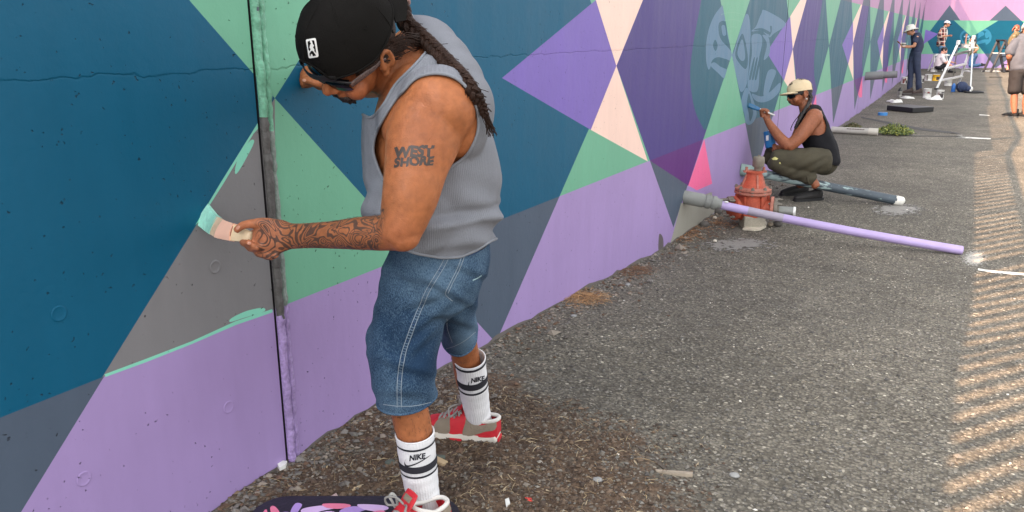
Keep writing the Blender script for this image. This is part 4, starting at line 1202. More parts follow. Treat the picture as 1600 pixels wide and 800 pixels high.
can((1481, 134), .10, .20, CANW, 'white paint pot under the aluminium stepladder', mark=None)
can((1448, 153), .095, .23, CANW, 'large dripped white paint can in front of the stepladder', mark=[(-.5, .1, .5, .7, INKR)])
can((1468, 154), .088, .21, CANW, 'white paint can with a large black label right of the white rag', mark=mk)
can((1459, 112), .12, .16, CANW, 'low white pot under the white step stool', handle=False)
# rags
def rag(px_, rx, ry, h, label, seed, m=WHT):
    p = G(*px_); n = 16; V = []; F = []
    for i in range(n + 1):
        for j in range(n + 1):
            u, v = i / n * 2 - 1, j / n * 2 - 1
            V.append((u, v, 0))
    V = np.array(V); e = np.clip(1 - np.abs(V[:, :2]).max(1), 0, 1)
    z = (.5 + .5 * vnoise(V, 1.7, seed) + .18 * vnoise(V, 4.5, seed + 2)) * h * np.minimum(1, e * 2.5 + .1) + .006
    ed_ = 1 + .18 * vnoise(V, 2, seed + 5)
    pts = p + np.outer(V[:, 0] * rx * ed_, CR) + np.outer(V[:, 1] * ry * ed_, CH); pts[:, 2] = p[2] + z
    for i in range(n):
        for j in range(n):
            a = i * (n + 1) + j; F.append((a, a + n + 1, a + n + 2, a + 1))
    V3, F3 = shell((pts, F), .005)
    return ob('paint_rag', (V3, F3), m, origin=p, label=label, cat='rag')
rag((1397, 160), .14, .22, .11, 'crumpled white rag nearest the black lid', 21, CANW)
rag((1418, 154), .14, .14, .07, 'crumpled white rag beside the dark bottle', 22, CANW)
rag((1458, 156), .15, .16, .11, 'crumpled white rag between the two white paint cans', 23, CANW)
# dark bottle
p = G(1405, 153); t = thing('water_bottle', 'black topped squeeze bottle standing beside the white rags', 'bottle', tuple(p))
ob('bottle_body', lathe([(.045, 0), (.05, .01), (.05, .07), (.044, .08), (.05, .09), (.05, .17)], p, None, 18), mat('bottle_clear', lin(128, 126, 120), .35, .2), t)
ob('bottle_cap', lathe([(.05, .17), (.042, .21), (.028, .225), (.022, .26), (.018, .265)], p, None, 18), BLK, t)
p = G(1378, 147); ob('paint_tray', lathe([(.09, 0), (.1, .02), (.085, .022), (.08, .012)], p, None, 18), mat('tan_tray', lin(170, 150, 120), .6), origin=p, label='small tan paint dish on the asphalt at the foot of the wall', cat='dish')
p = G(1381, 148) + CR * -.25; ob('tub_cover', lathe([(.08, 0), (.085, .015), (.07, .016)], p, None, 16), BLK, origin=p, label='small black lid left of the tan dish', cat='lid')
# black foam slab, blue tape
P4 = [G(1398, 175.5), G(1440, 180), G(1446, 171.5), G(1402, 169)]
c = sum(P4) / 4; ax = nrm((P4[1] - P4[0]) * (1, 1, 0)); ay = np.array([-ax[1], ax[0], 0])
ob('foam_slab', box(c + (0, 0, .06), (np.linalg.norm(P4[1] - P4[0]), .62, .10), np.stack([ax, ay, [0, 0, 1]], 1), .008), BLK, origin=c, smooth=False, label='flat black rectangular slab lying on the asphalt', cat='slab')
p = G(1379, 180); t = thing('tape_roll', 'roll of bright blue masking tape on the asphalt', 'tape', tuple(p))
BLUE = mat('tape_blue', lin(58, 128, 190), .5, .08)
ob('tape_ring', lathe([(.055, 0), (.092, 0), (.092, .055), (.055, .055), (.055, 0)], p, None, 22, False, False), BLUE, t)
ob('tape_core', lathe([(.05, .001), (.054, .001), (.054, .05), (.05, .05), (.05, .001)], p, None, 18, False, False), mat('card', lin(170, 150, 120), .8), t)

# aluminium stepladder
ALU = mat('aluminium', lin(196, 196, 194), .4, .08, metal=.35); ALUD = mat('dark_tread', lin(92, 90, 88), .6, .15)
A = G(1463, 140); Bf = G(1497, 134); At = C(1497, 68, toC(A)[2] + .15); Bt = C(1521, 60, toC(Bf)[2] + .15)
lad = thing('stepladder', 'silver aluminium stepladder standing open on the asphalt with pots on top', 'ladder', tuple((A + Bf) / 2))
ob('rail', bar(A, At, .055, .03, Bf - A), ALU, lad, smooth=False); ob('rail', bar(Bf, Bt, .055, .03, Bf - A), ALU, lad, smooth=False)
for f in (.20, .46, .74):
    ob('step', bar(A + (At - A) * f, Bf + (Bt - Bf) * f, .12, .035, (0, 0, 1)), ALUD if f > .7 else ALU, lad, smooth=False)
ob('platform', box((A + (At - A) * .86 + Bf + (Bt - Bf) * .86) / 2 + CR * .12, (.34, .5, .03), rotz(YAW)), ALU, lad, smooth=False)
R1 = G(1516, 145.5); R2 = G(1489, 120)
ob('rear_leg', bar(R1, Bt, .035, .03), ALU, lad, smooth=False); ob('rear_leg', bar(R2, At, .03, .025), ALU, lad, smooth=False)
ob('rear_brace', bar(R1 + (Bt - R1) * .35, R2 + (At - R2) * .35, .02, .02), ALU, lad, smooth=False)
for q, d in ((At, 0), (Bt, 0)):
    ob('top_cap', box(q + (0, 0, .03), (.07, .09, .12), rotz(YAW), .01), WHT, lad, smooth=False)
    ob('hinge', box(q - (0, 0, .06), (.09, .07, .07), rotz(YAW), .01), BLK, lad, smooth=False)
for q in (A, Bf): ob('rubber_foot', box(q + (0, 0, .02), (.09, .07, .05), rotz(YAW), .008), BLK, lad, smooth=False)
pc = (A + (At - A) * .86 + Bf + (Bt - Bf) * .86) / 2 + CR * .10 + np.array([0, 0, .016])
ob('paint_pot', lathe([(.10, 0), (.13, .08), (.14, .085), (.12, .075), (.09, .02)], pc - CR * .05, None, 18), CANW, origin=pc, label='shallow white paint bowl on the stepladder platform', cat='bowl')
ob('paint_pot', lathe([(.07, 0), (.085, .14), (.09, .145), (.07, .13)], pc + CR * .14, None, 18), CANW, origin=pc + CR * .14, label='white paint tub beside the bowl on the stepladder platform', cat='tub')
p = G(1521, 145); ob('bag_strap', rim_tube([p + CR * math.cos(a) * .24 + CH * math.sin(a) * .2 + np.array([0, 0, .02]) for a in np.linspace(0, 6.2, 30)], .03, 6, .05), BLK, origin=p, label='black strap lying in a loop at the foot of the stepladder', cat='strap')
# navy backpack and blue bottle by the ladder foot
p = G(1502, 144); t = thing('backpack', 'slumped navy backpack at the right foot of the stepladder', 'backpack', tuple(p)); NAVYM = mat('navy_cloth', lin(34, 46, 74), .8, .2, 10, .3, 30)
ob('bag_body', fuse([ell(p + (0, 0, .14), (.15, .14, .15)), ell(p + CR * .12 + (0, 0, .09), (.14, .13, .10)), ell(p + CR * -.03 + (0, 0, .23), (.08, .08, .06))], .016), NAVYM, t)
ob('bag_pocket', ell(p + CR * .1 - CH * .11 + (0, 0, .09), (.08, .05, .06)), NAVYM, t); ob('bag_strap', tube([p + CR * -.05 + (0, 0, .27), p + CR * -.16 - CH * .1 + (0, 0, .16), p + CR * -.1 - CH * .13 + (0, 0, .03)], .014, 8), NAVYM, t)
ob('bag_tag', ell(p + CR * .22 - CH * .06 + (0, 0, .09), (.05, .05, .07)), CANW, t)
p = G(1489, 143.5); t = thing('water_bottle', 'bright blue drinks bottle standing left of the navy backpack', 'bottle', tuple(p))
ob('bottle_body', lathe([(.05, 0), (.055, .01), (.055, .16), (.04, .19)], p, None, 18), mat('bottle_blue', lin(40, 98, 170), .3, .1), t); ob('bottle_cap', lathe([(.03, .19), (.03, .225), (.02, .23)], p, None, 14), mat('cap_blue', lin(60, 120, 185), .4), t)

# white step stool and black trestle
p = G(1466, 111); st = thing('step_stool', 'white folding step stool in front of the seated painter', 'stool', tuple(p))
sx, sy, hh = .26, .2, .62
for a in (-1, 1):
    ob('front_leg', bar(p + CR * a * (sx + .03) - CH * .22, p + CR * a * sx * .85 + (0, 0, hh), .045, .03), WHT, st, smooth=False)
    ob('rear_leg', bar(p + CR * a * (sx + .02) + CH * .24, p + CR * a * sx * .85 + CH * .05 + (0, 0, hh), .04, .03), WHT, st, smooth=False)
for k in range(5): ob('seat_slat', box(p + CR * (-.2 + .1 * k) + CH * .02 + (0, 0, hh + .02), (.07, .26, .025), rotz(YAW), .005), WHT, st, smooth=False)
ob('seat_frame', box(p + CH * -.13 + (0, 0, hh - .015), (.56, .03, .05), rotz(YAW)), WHT, st, smooth=False)
ob('tread', box(p - CH * .13 + (0, 0, .30), (.5, .12, .03), rotz(YAW)), WHT, st, smooth=False)
p = G(1561, 113); ap = C(1565, 63, toC(p)[2]); tr = thing('trestle', 'black folding trestle ladder near the sunlit strip by the end wall', 'ladder', tuple(p))
BLKM = mat('black_metal', lin(30, 30, 34), .45, .1)
for dz in (-.25, .25):
    a_ = ap + CH * dz; l_ = G(1542, 113) + CH * dz; r_ = G(1575, 114) + CH * dz
    ob('leg', bar(l_, a_, .07, .04), BLKM, tr, smooth=False); ob('leg', bar(r_, a_, .09, .05), BLKM, tr, smooth=False)
    ob('spreader', bar(l_ + (a_ - l_) * .6, r_ + (a_ - r_) * .6, .05, .03), ALU, tr, smooth=False)
for f in (.25, .5, .75):
    l_ = G(1575, 114); ob('rung', bar(l_ + (ap - l_) * f - CH * .25, l_ + (ap - l_) * f + CH * .25, .05, .03), BLKM, tr, smooth=False)
ob('top_cap', box(ap, (.12, .56, .06), rotz(YAW), .01), BLKM, tr, smooth=False)
for q, lb in (((1541, 112), 'white lid on the asphalt at the left leg of the black trestle'), ((1556, 112), 'white rag scrap on the asphalt between the trestle legs'), ((1509, 111.5), 'small white cup on the asphalt beside the kneeling painter'), ((1510, 108), 'white tub beside the knees of the kneeling painter')):
    p = G(*q); ob('tub_cover', lathe([(.16, 0), (.17, .03), (.1, .04)], p, None, 14), CANW, origin=p, label=lb, cat='lid')
for q, lb in (((1556, 121), 'thin dark stick lying on the sunlit strip'),):
    p = G(*q); ob('stick', bar(p - CR * .22 + (0, 0, .012), p + CR * .22 + (0, 0, .012), .03, .02), mat('dark_wood2', lin(60, 50, 44), .8), origin=p, smooth=False, label=lb, cat='stick')
# board the bucket-hat painter stands on
p = G(1429, 148.5); ob('plank', box(p + (0, 0, .015), (.66, .34, .03), rotz(YAW - .1), .004), mat('plank_dark', lin(62, 56, 52), .8, .2), origin=p, smooth=False, label='dark plank under the feet of the painter in the bucket hat', cat='plank')
# ------------------------------------------------------------------ the painter with the braid
SKINC = lin(158, 97, 60)
def skin_material(name, tattoo=False):
    m = mat(name, None, .44, .13, 7, .16, 240, spec=.32, sss=.08, attr='skin', fine=.15, fscale=60)
    if 'mid_bump' not in m:
        N = m.node_tree.nodes; L = m.node_tree.links; b = N['Principled BSDF']; m['mid_bump'] = 1
        P0 = N.new('ShaderNodeNewGeometry').outputs['Position']; v0 = N.new('ShaderNodeTexVoronoi'); v0.inputs['Scale'].default_value = 330; L.new(P0, v0.inputs['Vector'])
        n0 = N.new('ShaderNodeTexNoise'); n0.inputs['Scale'].default_value = 42; n0.inputs['Detail'].default_value = 5; L.new(P0, n0.inputs['Vector'])
        a0 = N.new('ShaderNodeMath'); a0.operation = 'MULTIPLY_ADD'; L.new(v0.outputs['Distance'], a0.inputs[0]); a0.inputs[1].default_value = .35; L.new(n0.outputs['Fac'], a0.inputs[2])
        b0 = N.new('ShaderNodeBump'); b0.inputs['Strength'].default_value = .35; b0.inputs['Distance'].default_value = .003; L.new(a0.outputs[0], b0.inputs['Height'])
        if b.inputs['Normal'].is_linked: L.new(b.inputs['Normal'].links[0].from_socket, b0.inputs['Normal'])
        L.new(b0.outputs[0], b.inputs['Normal'])
        r0 = N.new('ShaderNodeMapRange'); r0.inputs[1].default_value = .3; r0.inputs[2].default_value = .7; r0.inputs[3].default_value = .40; r0.inputs[4].default_value = .64; L.new(n0.outputs['Fac'], r0.inputs[0]); L.new(r0.outputs[0], b.inputs['Roughness'])
    if not tattoo: return m
    N = m.node_tree.nodes; L = m.node_tree.links; b = N['Principled BSDF']; src = b.inputs['Base Color'].links[0].from_socket
    def nd(t, **k):
        n = N.new('ShaderNode' + t)
        for a, v in k.items(): setattr(n, a, v)
        return n
    P = nd('NewGeometry').outputs['Position']
    n1 = nd('TexNoise'); n1.inputs['Scale'].default_value = 13; n1.inputs['Detail'].default_value = 1.2; n1.inputs['Distortion'].default_value = 1.1; L.new(P, n1.inputs['Vector'])
    def mth(op, a, c=None, clamp=False):
        n = nd('Math', operation=op); n.use_clamp = clamp
        for i, v in enumerate((a, c)):
            if v is None: continue
            if isinstance(v, (int, float)): n.inputs[i].default_value = v
            else: L.new(v, n.inputs[i])
        return n.outputs[0]
    # contour lines of a warped field: flowing bands, thin in places, filled in others
    s = mth('SINE', mth('MULTIPLY', n1.outputs['Fac'], 84.0))
    n2 = nd('TexNoise'); n2.inputs['Scale'].default_value = 14; n2.inputs['Detail'].default_value = 2; L.new(P, n2.inputs['Vector'])
    thr = mth('ADD', mth('MULTIPLY', mth('SUBTRACT', n2.outputs['Fac'], .5), 2.6), -.05)
    ink = mth('MULTIPLY', mth('SUBTRACT', s, thr), 2.5, True)
    v = nd('TexVoronoi'); v.inputs['Scale'].default_value = 34; v.feature = 'DISTANCE_TO_EDGE'; L.new(P, v.inputs['Vector'])
    ln = mth('MULTIPLY', mth('SUBTRACT', .07, v.outputs['Distance']), 16, True)
    sel = mth('GREATER_THAN', n2.outputs['Fac'], .56)
    ink = mth('MAXIMUM', ink, mth('MULTIPLY', ln, sel))
    at = nd('Attribute'); at.attribute_name = 'tattoo'
    ink = mth('MULTIPLY', mth('MAXIMUM', mth('MULTIPLY', ink, .84), .16), at.outputs['Fac'])
    mx = nd('Mix', data_type='RGBA'); L.new(ink, mx.inputs['Factor']); L.new(src, mx.inputs[6]); mx.inputs[7].default_value = (*lin(52, 48, 46), 1)
    L.new(mx.outputs[2], b.inputs['Base Color'])
    return m
HSKIN = skin_material('skin_tattooed', True)

# head frame, worked out from the ear, the cap strap and the glasses
def head_axes(a, p, r):
    T = -CF; Fh_ = -CR * math.cos(a) + T * math.sin(a); Lh = CR * math.sin(a) + T * math.cos(a)
    Fv = Fh_ * math.cos(p) - CU * math.sin(p); U0 = CU * math.cos(p) + Fh_ * math.sin(p)
    return Lh * math.cos(r) - U0 * math.sin(r), Fv, U0 * math.cos(r) + Lh * math.sin(r)
HL, HF, HU = head_axes(math.radians(30), math.radians(46), math.radians(39))
HS = 1.10; HC = C(559, 86, 2.02); HR = np.stack([HL, HF, HU], 1)
def hd(x, y, z): return HC + (HL * x + HF * y + HU * z) * HS
def head_parts(hd, HR, HS, ears=True, beard=0.0):
    e = lambda c, r, R=None: ell(hd(*c), tuple(q * HS for q in r), HR if R is None else HR @ R, 20, 14)
    P = [e((0, -.012, .052), (.077, .098, .086)), e((0, .03, .0), (.066, .064, .085)), e((0, .032, -.042), (.056, .05, .042)),
         e((0, .066, -.055), (.026, .02, .018)), e((0, .074, .03), (.056, .024, .018)), e((.044, .064, -.028), (.027, .027, .028)), e((-.044, .064, -.028), (.027, .027, .028)),
         e((0, .084, -.043), (.026, .014, .008)), e((0, .084, -.052), (.022, .013, .007)), e((0, .066, -.044), (.04, .026, .028)),
         tube([hd(0, .088, .022), hd(0, .100, .004), hd(0, .111, -.018)], [.009 * HS, .011 * HS, .014 * HS], 10), e((.012, .097, -.023), (.009, .011, .008)), e((-.012, .097, -.023), (.009, .011, .008))]
    if ears:
        for s in (1, -1):
            P.append(e((s * .074, -.012, .0), (.007, .019, .032)))
            th = np.linspace(-2.2, 2.6, 12)
            P.append(tube([hd(s * .084, -.012 - .017 * math.sin(t) * 1.0 - .004, .006 + .026 * math.cos(t)) for t in th], .0052 * HS, 8))
            P.append(e((s * .079, -.004, -.026), (.006, .009, .010))); P.append(e((s * .079, .003, -.002), (.005, .006, .009)))
    return P
# hands: palm plus five bent digits
def finger(pts, r, n=10):
    k = len(pts); return tube(pts, [r * (1.0, .98, .9, .8, .72)[min(i, 4)] if k > 3 else r * (1 - .1 * i) for i in range(k)], n, cap=.95)
body = []
TR = [(692, 415, 2.31, .132, .155), (690, 388, 2.29, .142, .164), (681, 340, 2.25, .172, .178), (678, 290, 2.22, .184, .180), (670, 240, 2.18, .178, .172), (664, 190, 2.16, .164, .168),
      (658, 145, 2.15, .135, .160), (650, 108, 2.15, .095, .125), (642, 84, 2.14, .066, .075)]
def torso(infl):
    P = [tube([C(*t[:3]) for t in TR], [(t[3] + infl, t[4] + infl) for t in TR], 28)]
    P += [ell(C(655, 94, 2.25), (.118 + infl, .118 + infl, .118 + infl), None, 20, 14), ell(C(677, 118, 2.23), (.114 + infl, .114 + infl, .122 + infl), None, 20, 14), ell(C(696, 142, 2.21), (.108 + infl, .108 + infl, .12 + infl), None, 20, 14),                 # far shoulder, raised
          ell(C(713, 172, 2.19), (.098 + infl, .11 + infl, .12 + infl), None, 20, 14),                  # shoulder blade
          ell(C(612, 200, 2.11), (.075 + infl, .07 + infl, .10 + infl), None, 18, 12),                  # chest
          ell(C(648, 330, 2.14), (.13 + infl, .13 + infl, .13 + infl), None, 18, 12),                   # belly
          ell(C(722, 330, 2.2), (.092 + infl, .092 + infl, .125 + infl), None, 18, 12),
          ell(C(662, 112, 2.06), (.055 + infl, .055 + infl, .04 + infl), None, 16, 10)]                  # near strap over the collar bone
    return P
body += torso(-.022)
# near (left) arm
body += [ell(C(684, 168, 1.99), (.098, .088, .10), None, 20, 14), ell(C(628, 190, 2.03), (.055, .055, .085), None, 16, 12), ell(C(718, 190, 2.05), (.075, .07, .10), None, 16, 12)]
body.append(tube([C(680, 165, 2.0), C(662, 215, 1.98), C(650, 258, 1.965), C(641, 304, 1.955), C(630, 346, 1.955), C(618, 366, 1.96)],
                 [(.088, .085), (.090, .088), (.078, .080), (.068, .072), (.058, .06), (.050, .05)], 24))
body.append(ell(C(628, 368, 1.955), (.048, .043, .040), None, 16, 12))
body.append(tube([C(624, 362, 1.96), C(592, 364, 1.985), (C(556, 365, 2.015)), C(520, 367, 2.05), C(486, 368, 2.085), C(462, 369, 2.11), C(446, 369, 2.12)],
                 [(.047, .047), (.0445, .045), (.041, .042), (.036, .036), (.0335, .03), (.034, .026), (.037, .024)], 20))
# near hand around the brush handle
body.append(tube([C(456, 369, 2.115), C(436, 369, 2.125), C(414, 371, 2.14), C(404, 373, 2.15)], [(.034, .024), (.046, .024), (.044, .023), (.034, .02)], 18))
body.append(finger([C(436, 351, 2.125), C(414, 348, 2.125), C(396, 349, 2.125), C(380, 352, 2.13), C(370, 359, 2.135)], .0145))      # thumb, laid along the ferrule
body.append(finger([C(414, 358, 2.15), C(396, 366, 2.19), C(384, 372, 2.195), C(380, 379, 2.155), C(389, 379, 2.112)], .0130))      # first finger round the handle
body.append(finger([C(416, 370, 2.15), C(402, 376, 2.19), C(391, 382, 2.19), C(391, 388, 2.15), C(402, 387, 2.112)], .0130))
body.append(finger([C(420, 382, 2.15), C(408, 388, 2.18), C(402, 394, 2.175), C(408, 398, 2.145), C(418, 396, 2.13)], .012))
body.append(finger([C(428, 391, 2.14), C(420, 397, 2.16), C(417, 401, 2.15), C(424, 402, 2.13), C(432, 399, 2.12)], .011))
# far arm, bent, its fist against the wall
zw = toC(W(492, 122))[2]
body.append(tube([C(648, 96, 2.28), C(610, 120, 2.42), C(575, 130, 2.54)], [.06, .055, .048], 16))
body.append(tube([C(575, 130, 2.54), C(545, 130, 2.56), C(520, 127, 2.57)], [.047, .04, .033], 16))
zf_ = zw - .055
body.append(tube([C(524, 126, 2.57), C(504, 122, zf_), C(492, 120, zf_ + .005)], [(.034, .028), (.042, .028), (.034, .026)], 14))
for i, (x0, y0) in enumerate(((492, 107), (488, 115), (487, 123), (489, 130))):
    body.append(finger([C(x0 + 10, y0 + 1, zf_ - .01), C(x0 - 6, y0, zf_ - .012), C(x0 - 15, y0 + 2, zf_ + .0), C(x0 - 13, y0 + 4, zf_ + .026), C(x0 - 3, y0 + 3, zf_ + .03)], .0125))
body.append(finger([C(508, 134, zf_ - .02), C(496, 131, zf_ - .035), C(484, 127, zf_ - .035), C(476, 126, zf_ - .03)], .0125))
# neck, head
body.append(tube([C(648, 98, 2.15), hd(0, -.045, -.085), hd(0, -.03, -.03)], [.074, .068, .062], 18))
body += head_parts(hd, HR, HS)
# legs: near left leg, far right leg
body.append(tube([C(655, 420, 2.30), C(640, 500, 2.32), C(632, 560, 2.34), C(636, 620, 2.375), C(643, 655, 2.395), C(650, 690, 2.41), C(656, 735, 2.44), C(661, 772, 2.465), C(664, 800, 2.485)],
                 [.10, .085, .066, .056, .0565, .053, .043, .038, .040], 20))
body.append(tube([C(712, 415, 2.42), C(714, 470, 2.56), C(720, 520, 2.70), C(727, 555, 2.79), C(733, 590, 2.86), C(739, 615, 2.91), C(744, 645, 2.965), C(747, 668, 3.0)],
                 [.075, .056, .050, .049, .050, .043, .036, .036], 20))
BV, BF = fuse(body, .0052, 5)
_u, _v, _z = np.array([toC(p) for p in BV]).T
_m = np.clip(sdf_poly(_u, _v, [(585, 110), (660, 100), (790, 110), (790, 330), (690, 350), (585, 330)]) / 25, 0, 1) * (_z < 2.25)
BV = relax(BV, BF, 34, .7, _m); BV = BV + vnormals(BV, BF) * ((.002 + .0022 * vnoise(BV, 16, 91)) * _m)[:, None]
base_hero = np.array([.50, 2.0, gz(2.0)])
hero = ob('person', (BV, BF), HSKIN, origin=base_hero, label='man with a long braid in grey tank top and denim shorts brushing mint paint', cat='person')
u_, v_, zc_ = np.array([toC(p) for p in BV]).T
# true skin colours: lips, warmer cheeks and elbow, paler palms
sk = np.tile(np.array(SKINC), (len(BV), 1))
def blend(sk, wgt, col): return sk * (1 - wgt[:, None]) + np.array(col) * wgt[:, None]
loc = (BV - HC) @ HR / HS
g = lambda c, r: np.clip(1.3 - np.linalg.norm((loc - np.array(c)) / np.array(r), axis=1), 0, 1)
sk = blend(sk, .5 * np.maximum(g((.045, .07, -.03), (.035,) * 3), g((-.045, .07, -.03), (.035,) * 3)), lin(160, 84, 60))
sk = blend(sk, .6 * g((0, .115, -.028), (.02,) * 3), lin(158, 84, 62)); sk = blend(sk, .8 * g((0, .1, -.056), (.025, .02, .013)), lin(138, 70, 62))
sk = blend(sk, .45 * np.clip(1 - np.hypot(u_ - 622, v_ - 372) / 50, 0, 1) * (zc_ < 2.2), lin(150, 88, 62))
sk = blend(sk, .35 * ((u_ < 440) & (v_ > 300)), lin(176, 112, 86))
sk = sk * (1 + .08 * vnoise(BV, 12, 81) + .07 * vnoise(BV, 38, 82) + .05 * vnoise(BV, 110, 83))[:, None]
sk = blend(sk, .35 * np.clip(vnoise(BV, 9, 84), 0, 1), lin(134, 74, 46))
cattr(hero, 'skin', sk, 'POINT')
arm_t = np.clip((u_ - 394) / 14, 0, 1) * np.clip((600 - u_ - .18 * (v_ - 365)) / 8, 0, 1) * (zc_ < 2.35) * ((v_ > 325) & (v_ < 412)) * np.clip((v_ - 340 + np.clip((u_ - 425) / 2, 0, 40)) / 5, 0, 1)
fattr(hero, 'tattoo', arm_t)
HB = bvh((BV, BF))
INK = mat('tattoo_ink', lin(58, 50, 46), .5, .12, 40)
for s, cc, h, an in (('WEST', (645.5, 237.5), 16.5, -.045), ('SHORE', (645.5, 252.8), 13.5, -.06)):
    V2, T = textpx(s, cc, h, an, 1.02 if s == 'WEST' else 1.06, shear=.18, bold=.075, arc=1.0)
    # brush lettering: uneven letter height
    V2 = V2 + np.stack([.6 * np.sin(V2[:, 1] * .7), 1.0 * np.sin(V2[:, 0] * .33)], 1)
    ob('tattoo', drape(HB, V2, T, .0007), INK, hero, smooth=True)
# fine dark hair on the shins and forearm
rgh = np.random.default_rng(8); HN = vnormals(BV, BF); hp = []
for sel, k_, dirv in ((np.where((v_ > 640) & (v_ < 692) & (u_ < 690))[0], 150, -CU), (np.where((v_ > 545) & (v_ < 580) & (zc_ > 2.6))[0], 90, -CU), (np.where((u_ > 470) & (u_ < 605) & (v_ > 325) & (v_ < 410) & (zc_ < 2.2))[0], 110, -CR)):
    if len(sel) == 0: continue
    for i in rgh.choice(sel, k_):
        d = nrm(dirv + rgh.normal(0, .35, 3)); d = nrm(d - HN[i] * (d @ HN[i])); l_ = rgh.uniform(.006, .013)
        hp.append([BV[i], BV[i] + d * l_ * .5 + HN[i] * .0018, BV[i] + d * l_ + HN[i] * .0022])
VF_ = join([tube(p, .00035, 3, samples=4, cap=0) for p in hp]); ob('body_hair', VF_, mat('body_hair', lin(58, 40, 30), .6), hero, kind='stuff')
# thumb and finger nails, ring
def nail(c, rx, ry, an, m, off=.0006, nm='nail'):
    t = np.linspace(0, 2 * math.pi, 16, endpoint=False); ca, sa = math.cos(an), math.sin(an)
    P = [(c[0] + math.cos(q) * rx * ca - math.sin(q) * ry * sa, c[1] + math.cos(q) * rx * sa + math.sin(q) * ry * ca) for q in t]
    V2, T = triangulate([P], grid=1.2); ob(nm, drape(HB, V2, T, off), m, hero)
NAILM = mat('nail', lin(196, 140, 118), .3, .05)
nail((372, 355.5), 3.6, 2.6, 2.2, NAILM); nail((389.5, 380), 3.0, 2.4, -.3, NAILM); nail((475.5, 125.5), 3.2, 2.4, .1, NAILM)
q0 = C(406, 390.5, 2.155); ob('ring', rim_tube([q0 + CU * math.cos(a) * .0142 * .85 + nrm(CF * .85 - CR * .4) * math.sin(a) * .0142 * 1.1 for a in np.linspace(0, 6.1, 24)], .0022, 8, .004), mat('silver', lin(200, 196, 190), .25, .05, metal=.9), hero)

# ---- tank top: the torso, a little larger, cut at neck, arm holes and hem
TV, TF = fuse(torso(.006) + [ell(C(684, 168, 1.99), (.104, .096, .106), None, 24, 16), ell(C(628, 190, 2.03), (.063, .062, .092), None, 18, 14), ell(C(718, 190, 2.05), (.080, .078, .106), None, 18, 14)], .008, 8)
nrmT = vnormals(TV, TF)
uu, vv, zz = np.array([toC(p) for p in TV]).T
# folds: soft horizontal sags above the hem and drag lines from the arm hole
fold = .0085 * np.sin((vv - .25 * uu) / 9.0 + 2.0 * vnoise(TV, 7, 3)) * np.clip((vv - 265) / 50, 0, 1) * (.4 + .6 * np.clip(vnoise(TV, 5, 8) + .4, 0, 1)) + .004 * vnoise(TV, 11, 5)
fold += .012 * np.exp(-((vv - (352 - .16 * (uu - 690))) / 7) ** 2) * np.clip((uu - 650) / 40, 0, 1) - .008 * np.exp(-((vv - (338 - .16 * (uu - 690))) / 7) ** 2) * np.clip((uu - 650) / 40, 0, 1)
fold += .007 * np.exp(-((vv - (385 - .16 * (uu - 690))) / 9) ** 2)
TV = TV + nrmT * fold[:, None]
uu, vv, zz = np.array([toC(p) for p in TV]).T
neck = [(668, 76), (645, 105), (618, 132), (600, 163), (582, 183), (570, 181), (556, 170), (540, 150), (530, 120), (560, 60), (600, 10), (634, 2), (645, 30), (655, 58)]
hole = [(633, 139), (641, 129), (656, 119), (680, 114.5), (706, 119), (727, 134), (742, 160), (748, 190), (744, 216), (729, 243), (706, 260), (686, 272), (668, 276), (640, 290), (606, 290), (586, 250), (583, 226), (590, 202), (604, 176), (618, 155)]
hem = [(540, 360), (600, 372), (622, 386), (650, 396), (690, 403), (718, 402), (745, 391), (766, 377), (830, 350), (830, -80), (500, -80)]
zmid = 2.18
f = sdf_poly(uu, vv, hem)
f = np.minimum(f, -sdf_poly(uu, vv, smoothpoly(neck, 4)))
f = np.minimum(f, np.where(zz < zmid, -sdf_poly(uu, vv, smoothpoly(hole, 4)), 60))
tank = iso_cut((TV, TF), f)
TANKM = mat('tank_cloth', lin(120, 123, 130), .85, .07, 14, .25, 420, fine=.05, fscale=300, spec=.2)
def rib_bump(m, attr, freq, strength, dist):
    N = m.node_tree.nodes; L = m.node_tree.links; b = N['Principled BSDF']
    at = N.new('ShaderNodeAttribute'); at.attribute_name = attr
    mu = N.new('ShaderNodeMath'); mu.operation = 'MULTIPLY'; L.new(at.outputs['Fac'], mu.inputs[0]); mu.inputs[1].default_value = freq
    si = N.new('ShaderNodeMath'); si.operation = 'SINE'; L.new(mu.outputs[0], si.inputs[0])
    bp = N.new('ShaderNodeBump'); bp.inputs['Strength'].default_value = strength; bp.inputs['Distance'].default_value = dist
    L.new(si.outputs[0], bp.inputs['Height'])
    if b.inputs['Normal'].is_linked: L.new(b.inputs['Normal'].links[0].from_socket, bp.inputs['Normal'])
    L.new(bp.outputs[0], b.inputs['Normal'])
rib_bump(TANKM, 'rib', 1.0, .22, .0025)
th_ = shell(tank, .003)
to = ob('tank_top', th_, TANKM, hero)
spn = np.array([C(*t[:3]) for t in TR])
ctr = C(675, 260, 2.2); dv = th_[0] - ctr
fattr(to, 'rib', np.arctan2(dv @ CR, dv @ CF) * .18 * 2 * math.pi / .0062)
HEMM = mat('tank_binding', lin(120, 124, 131), .85, .06, 14, .2, 400)
for l in rims(tank):
    if len(l) > 25: ob('binding', rim_tube(l, .0042, 8, .006, 2), HEMM, to)

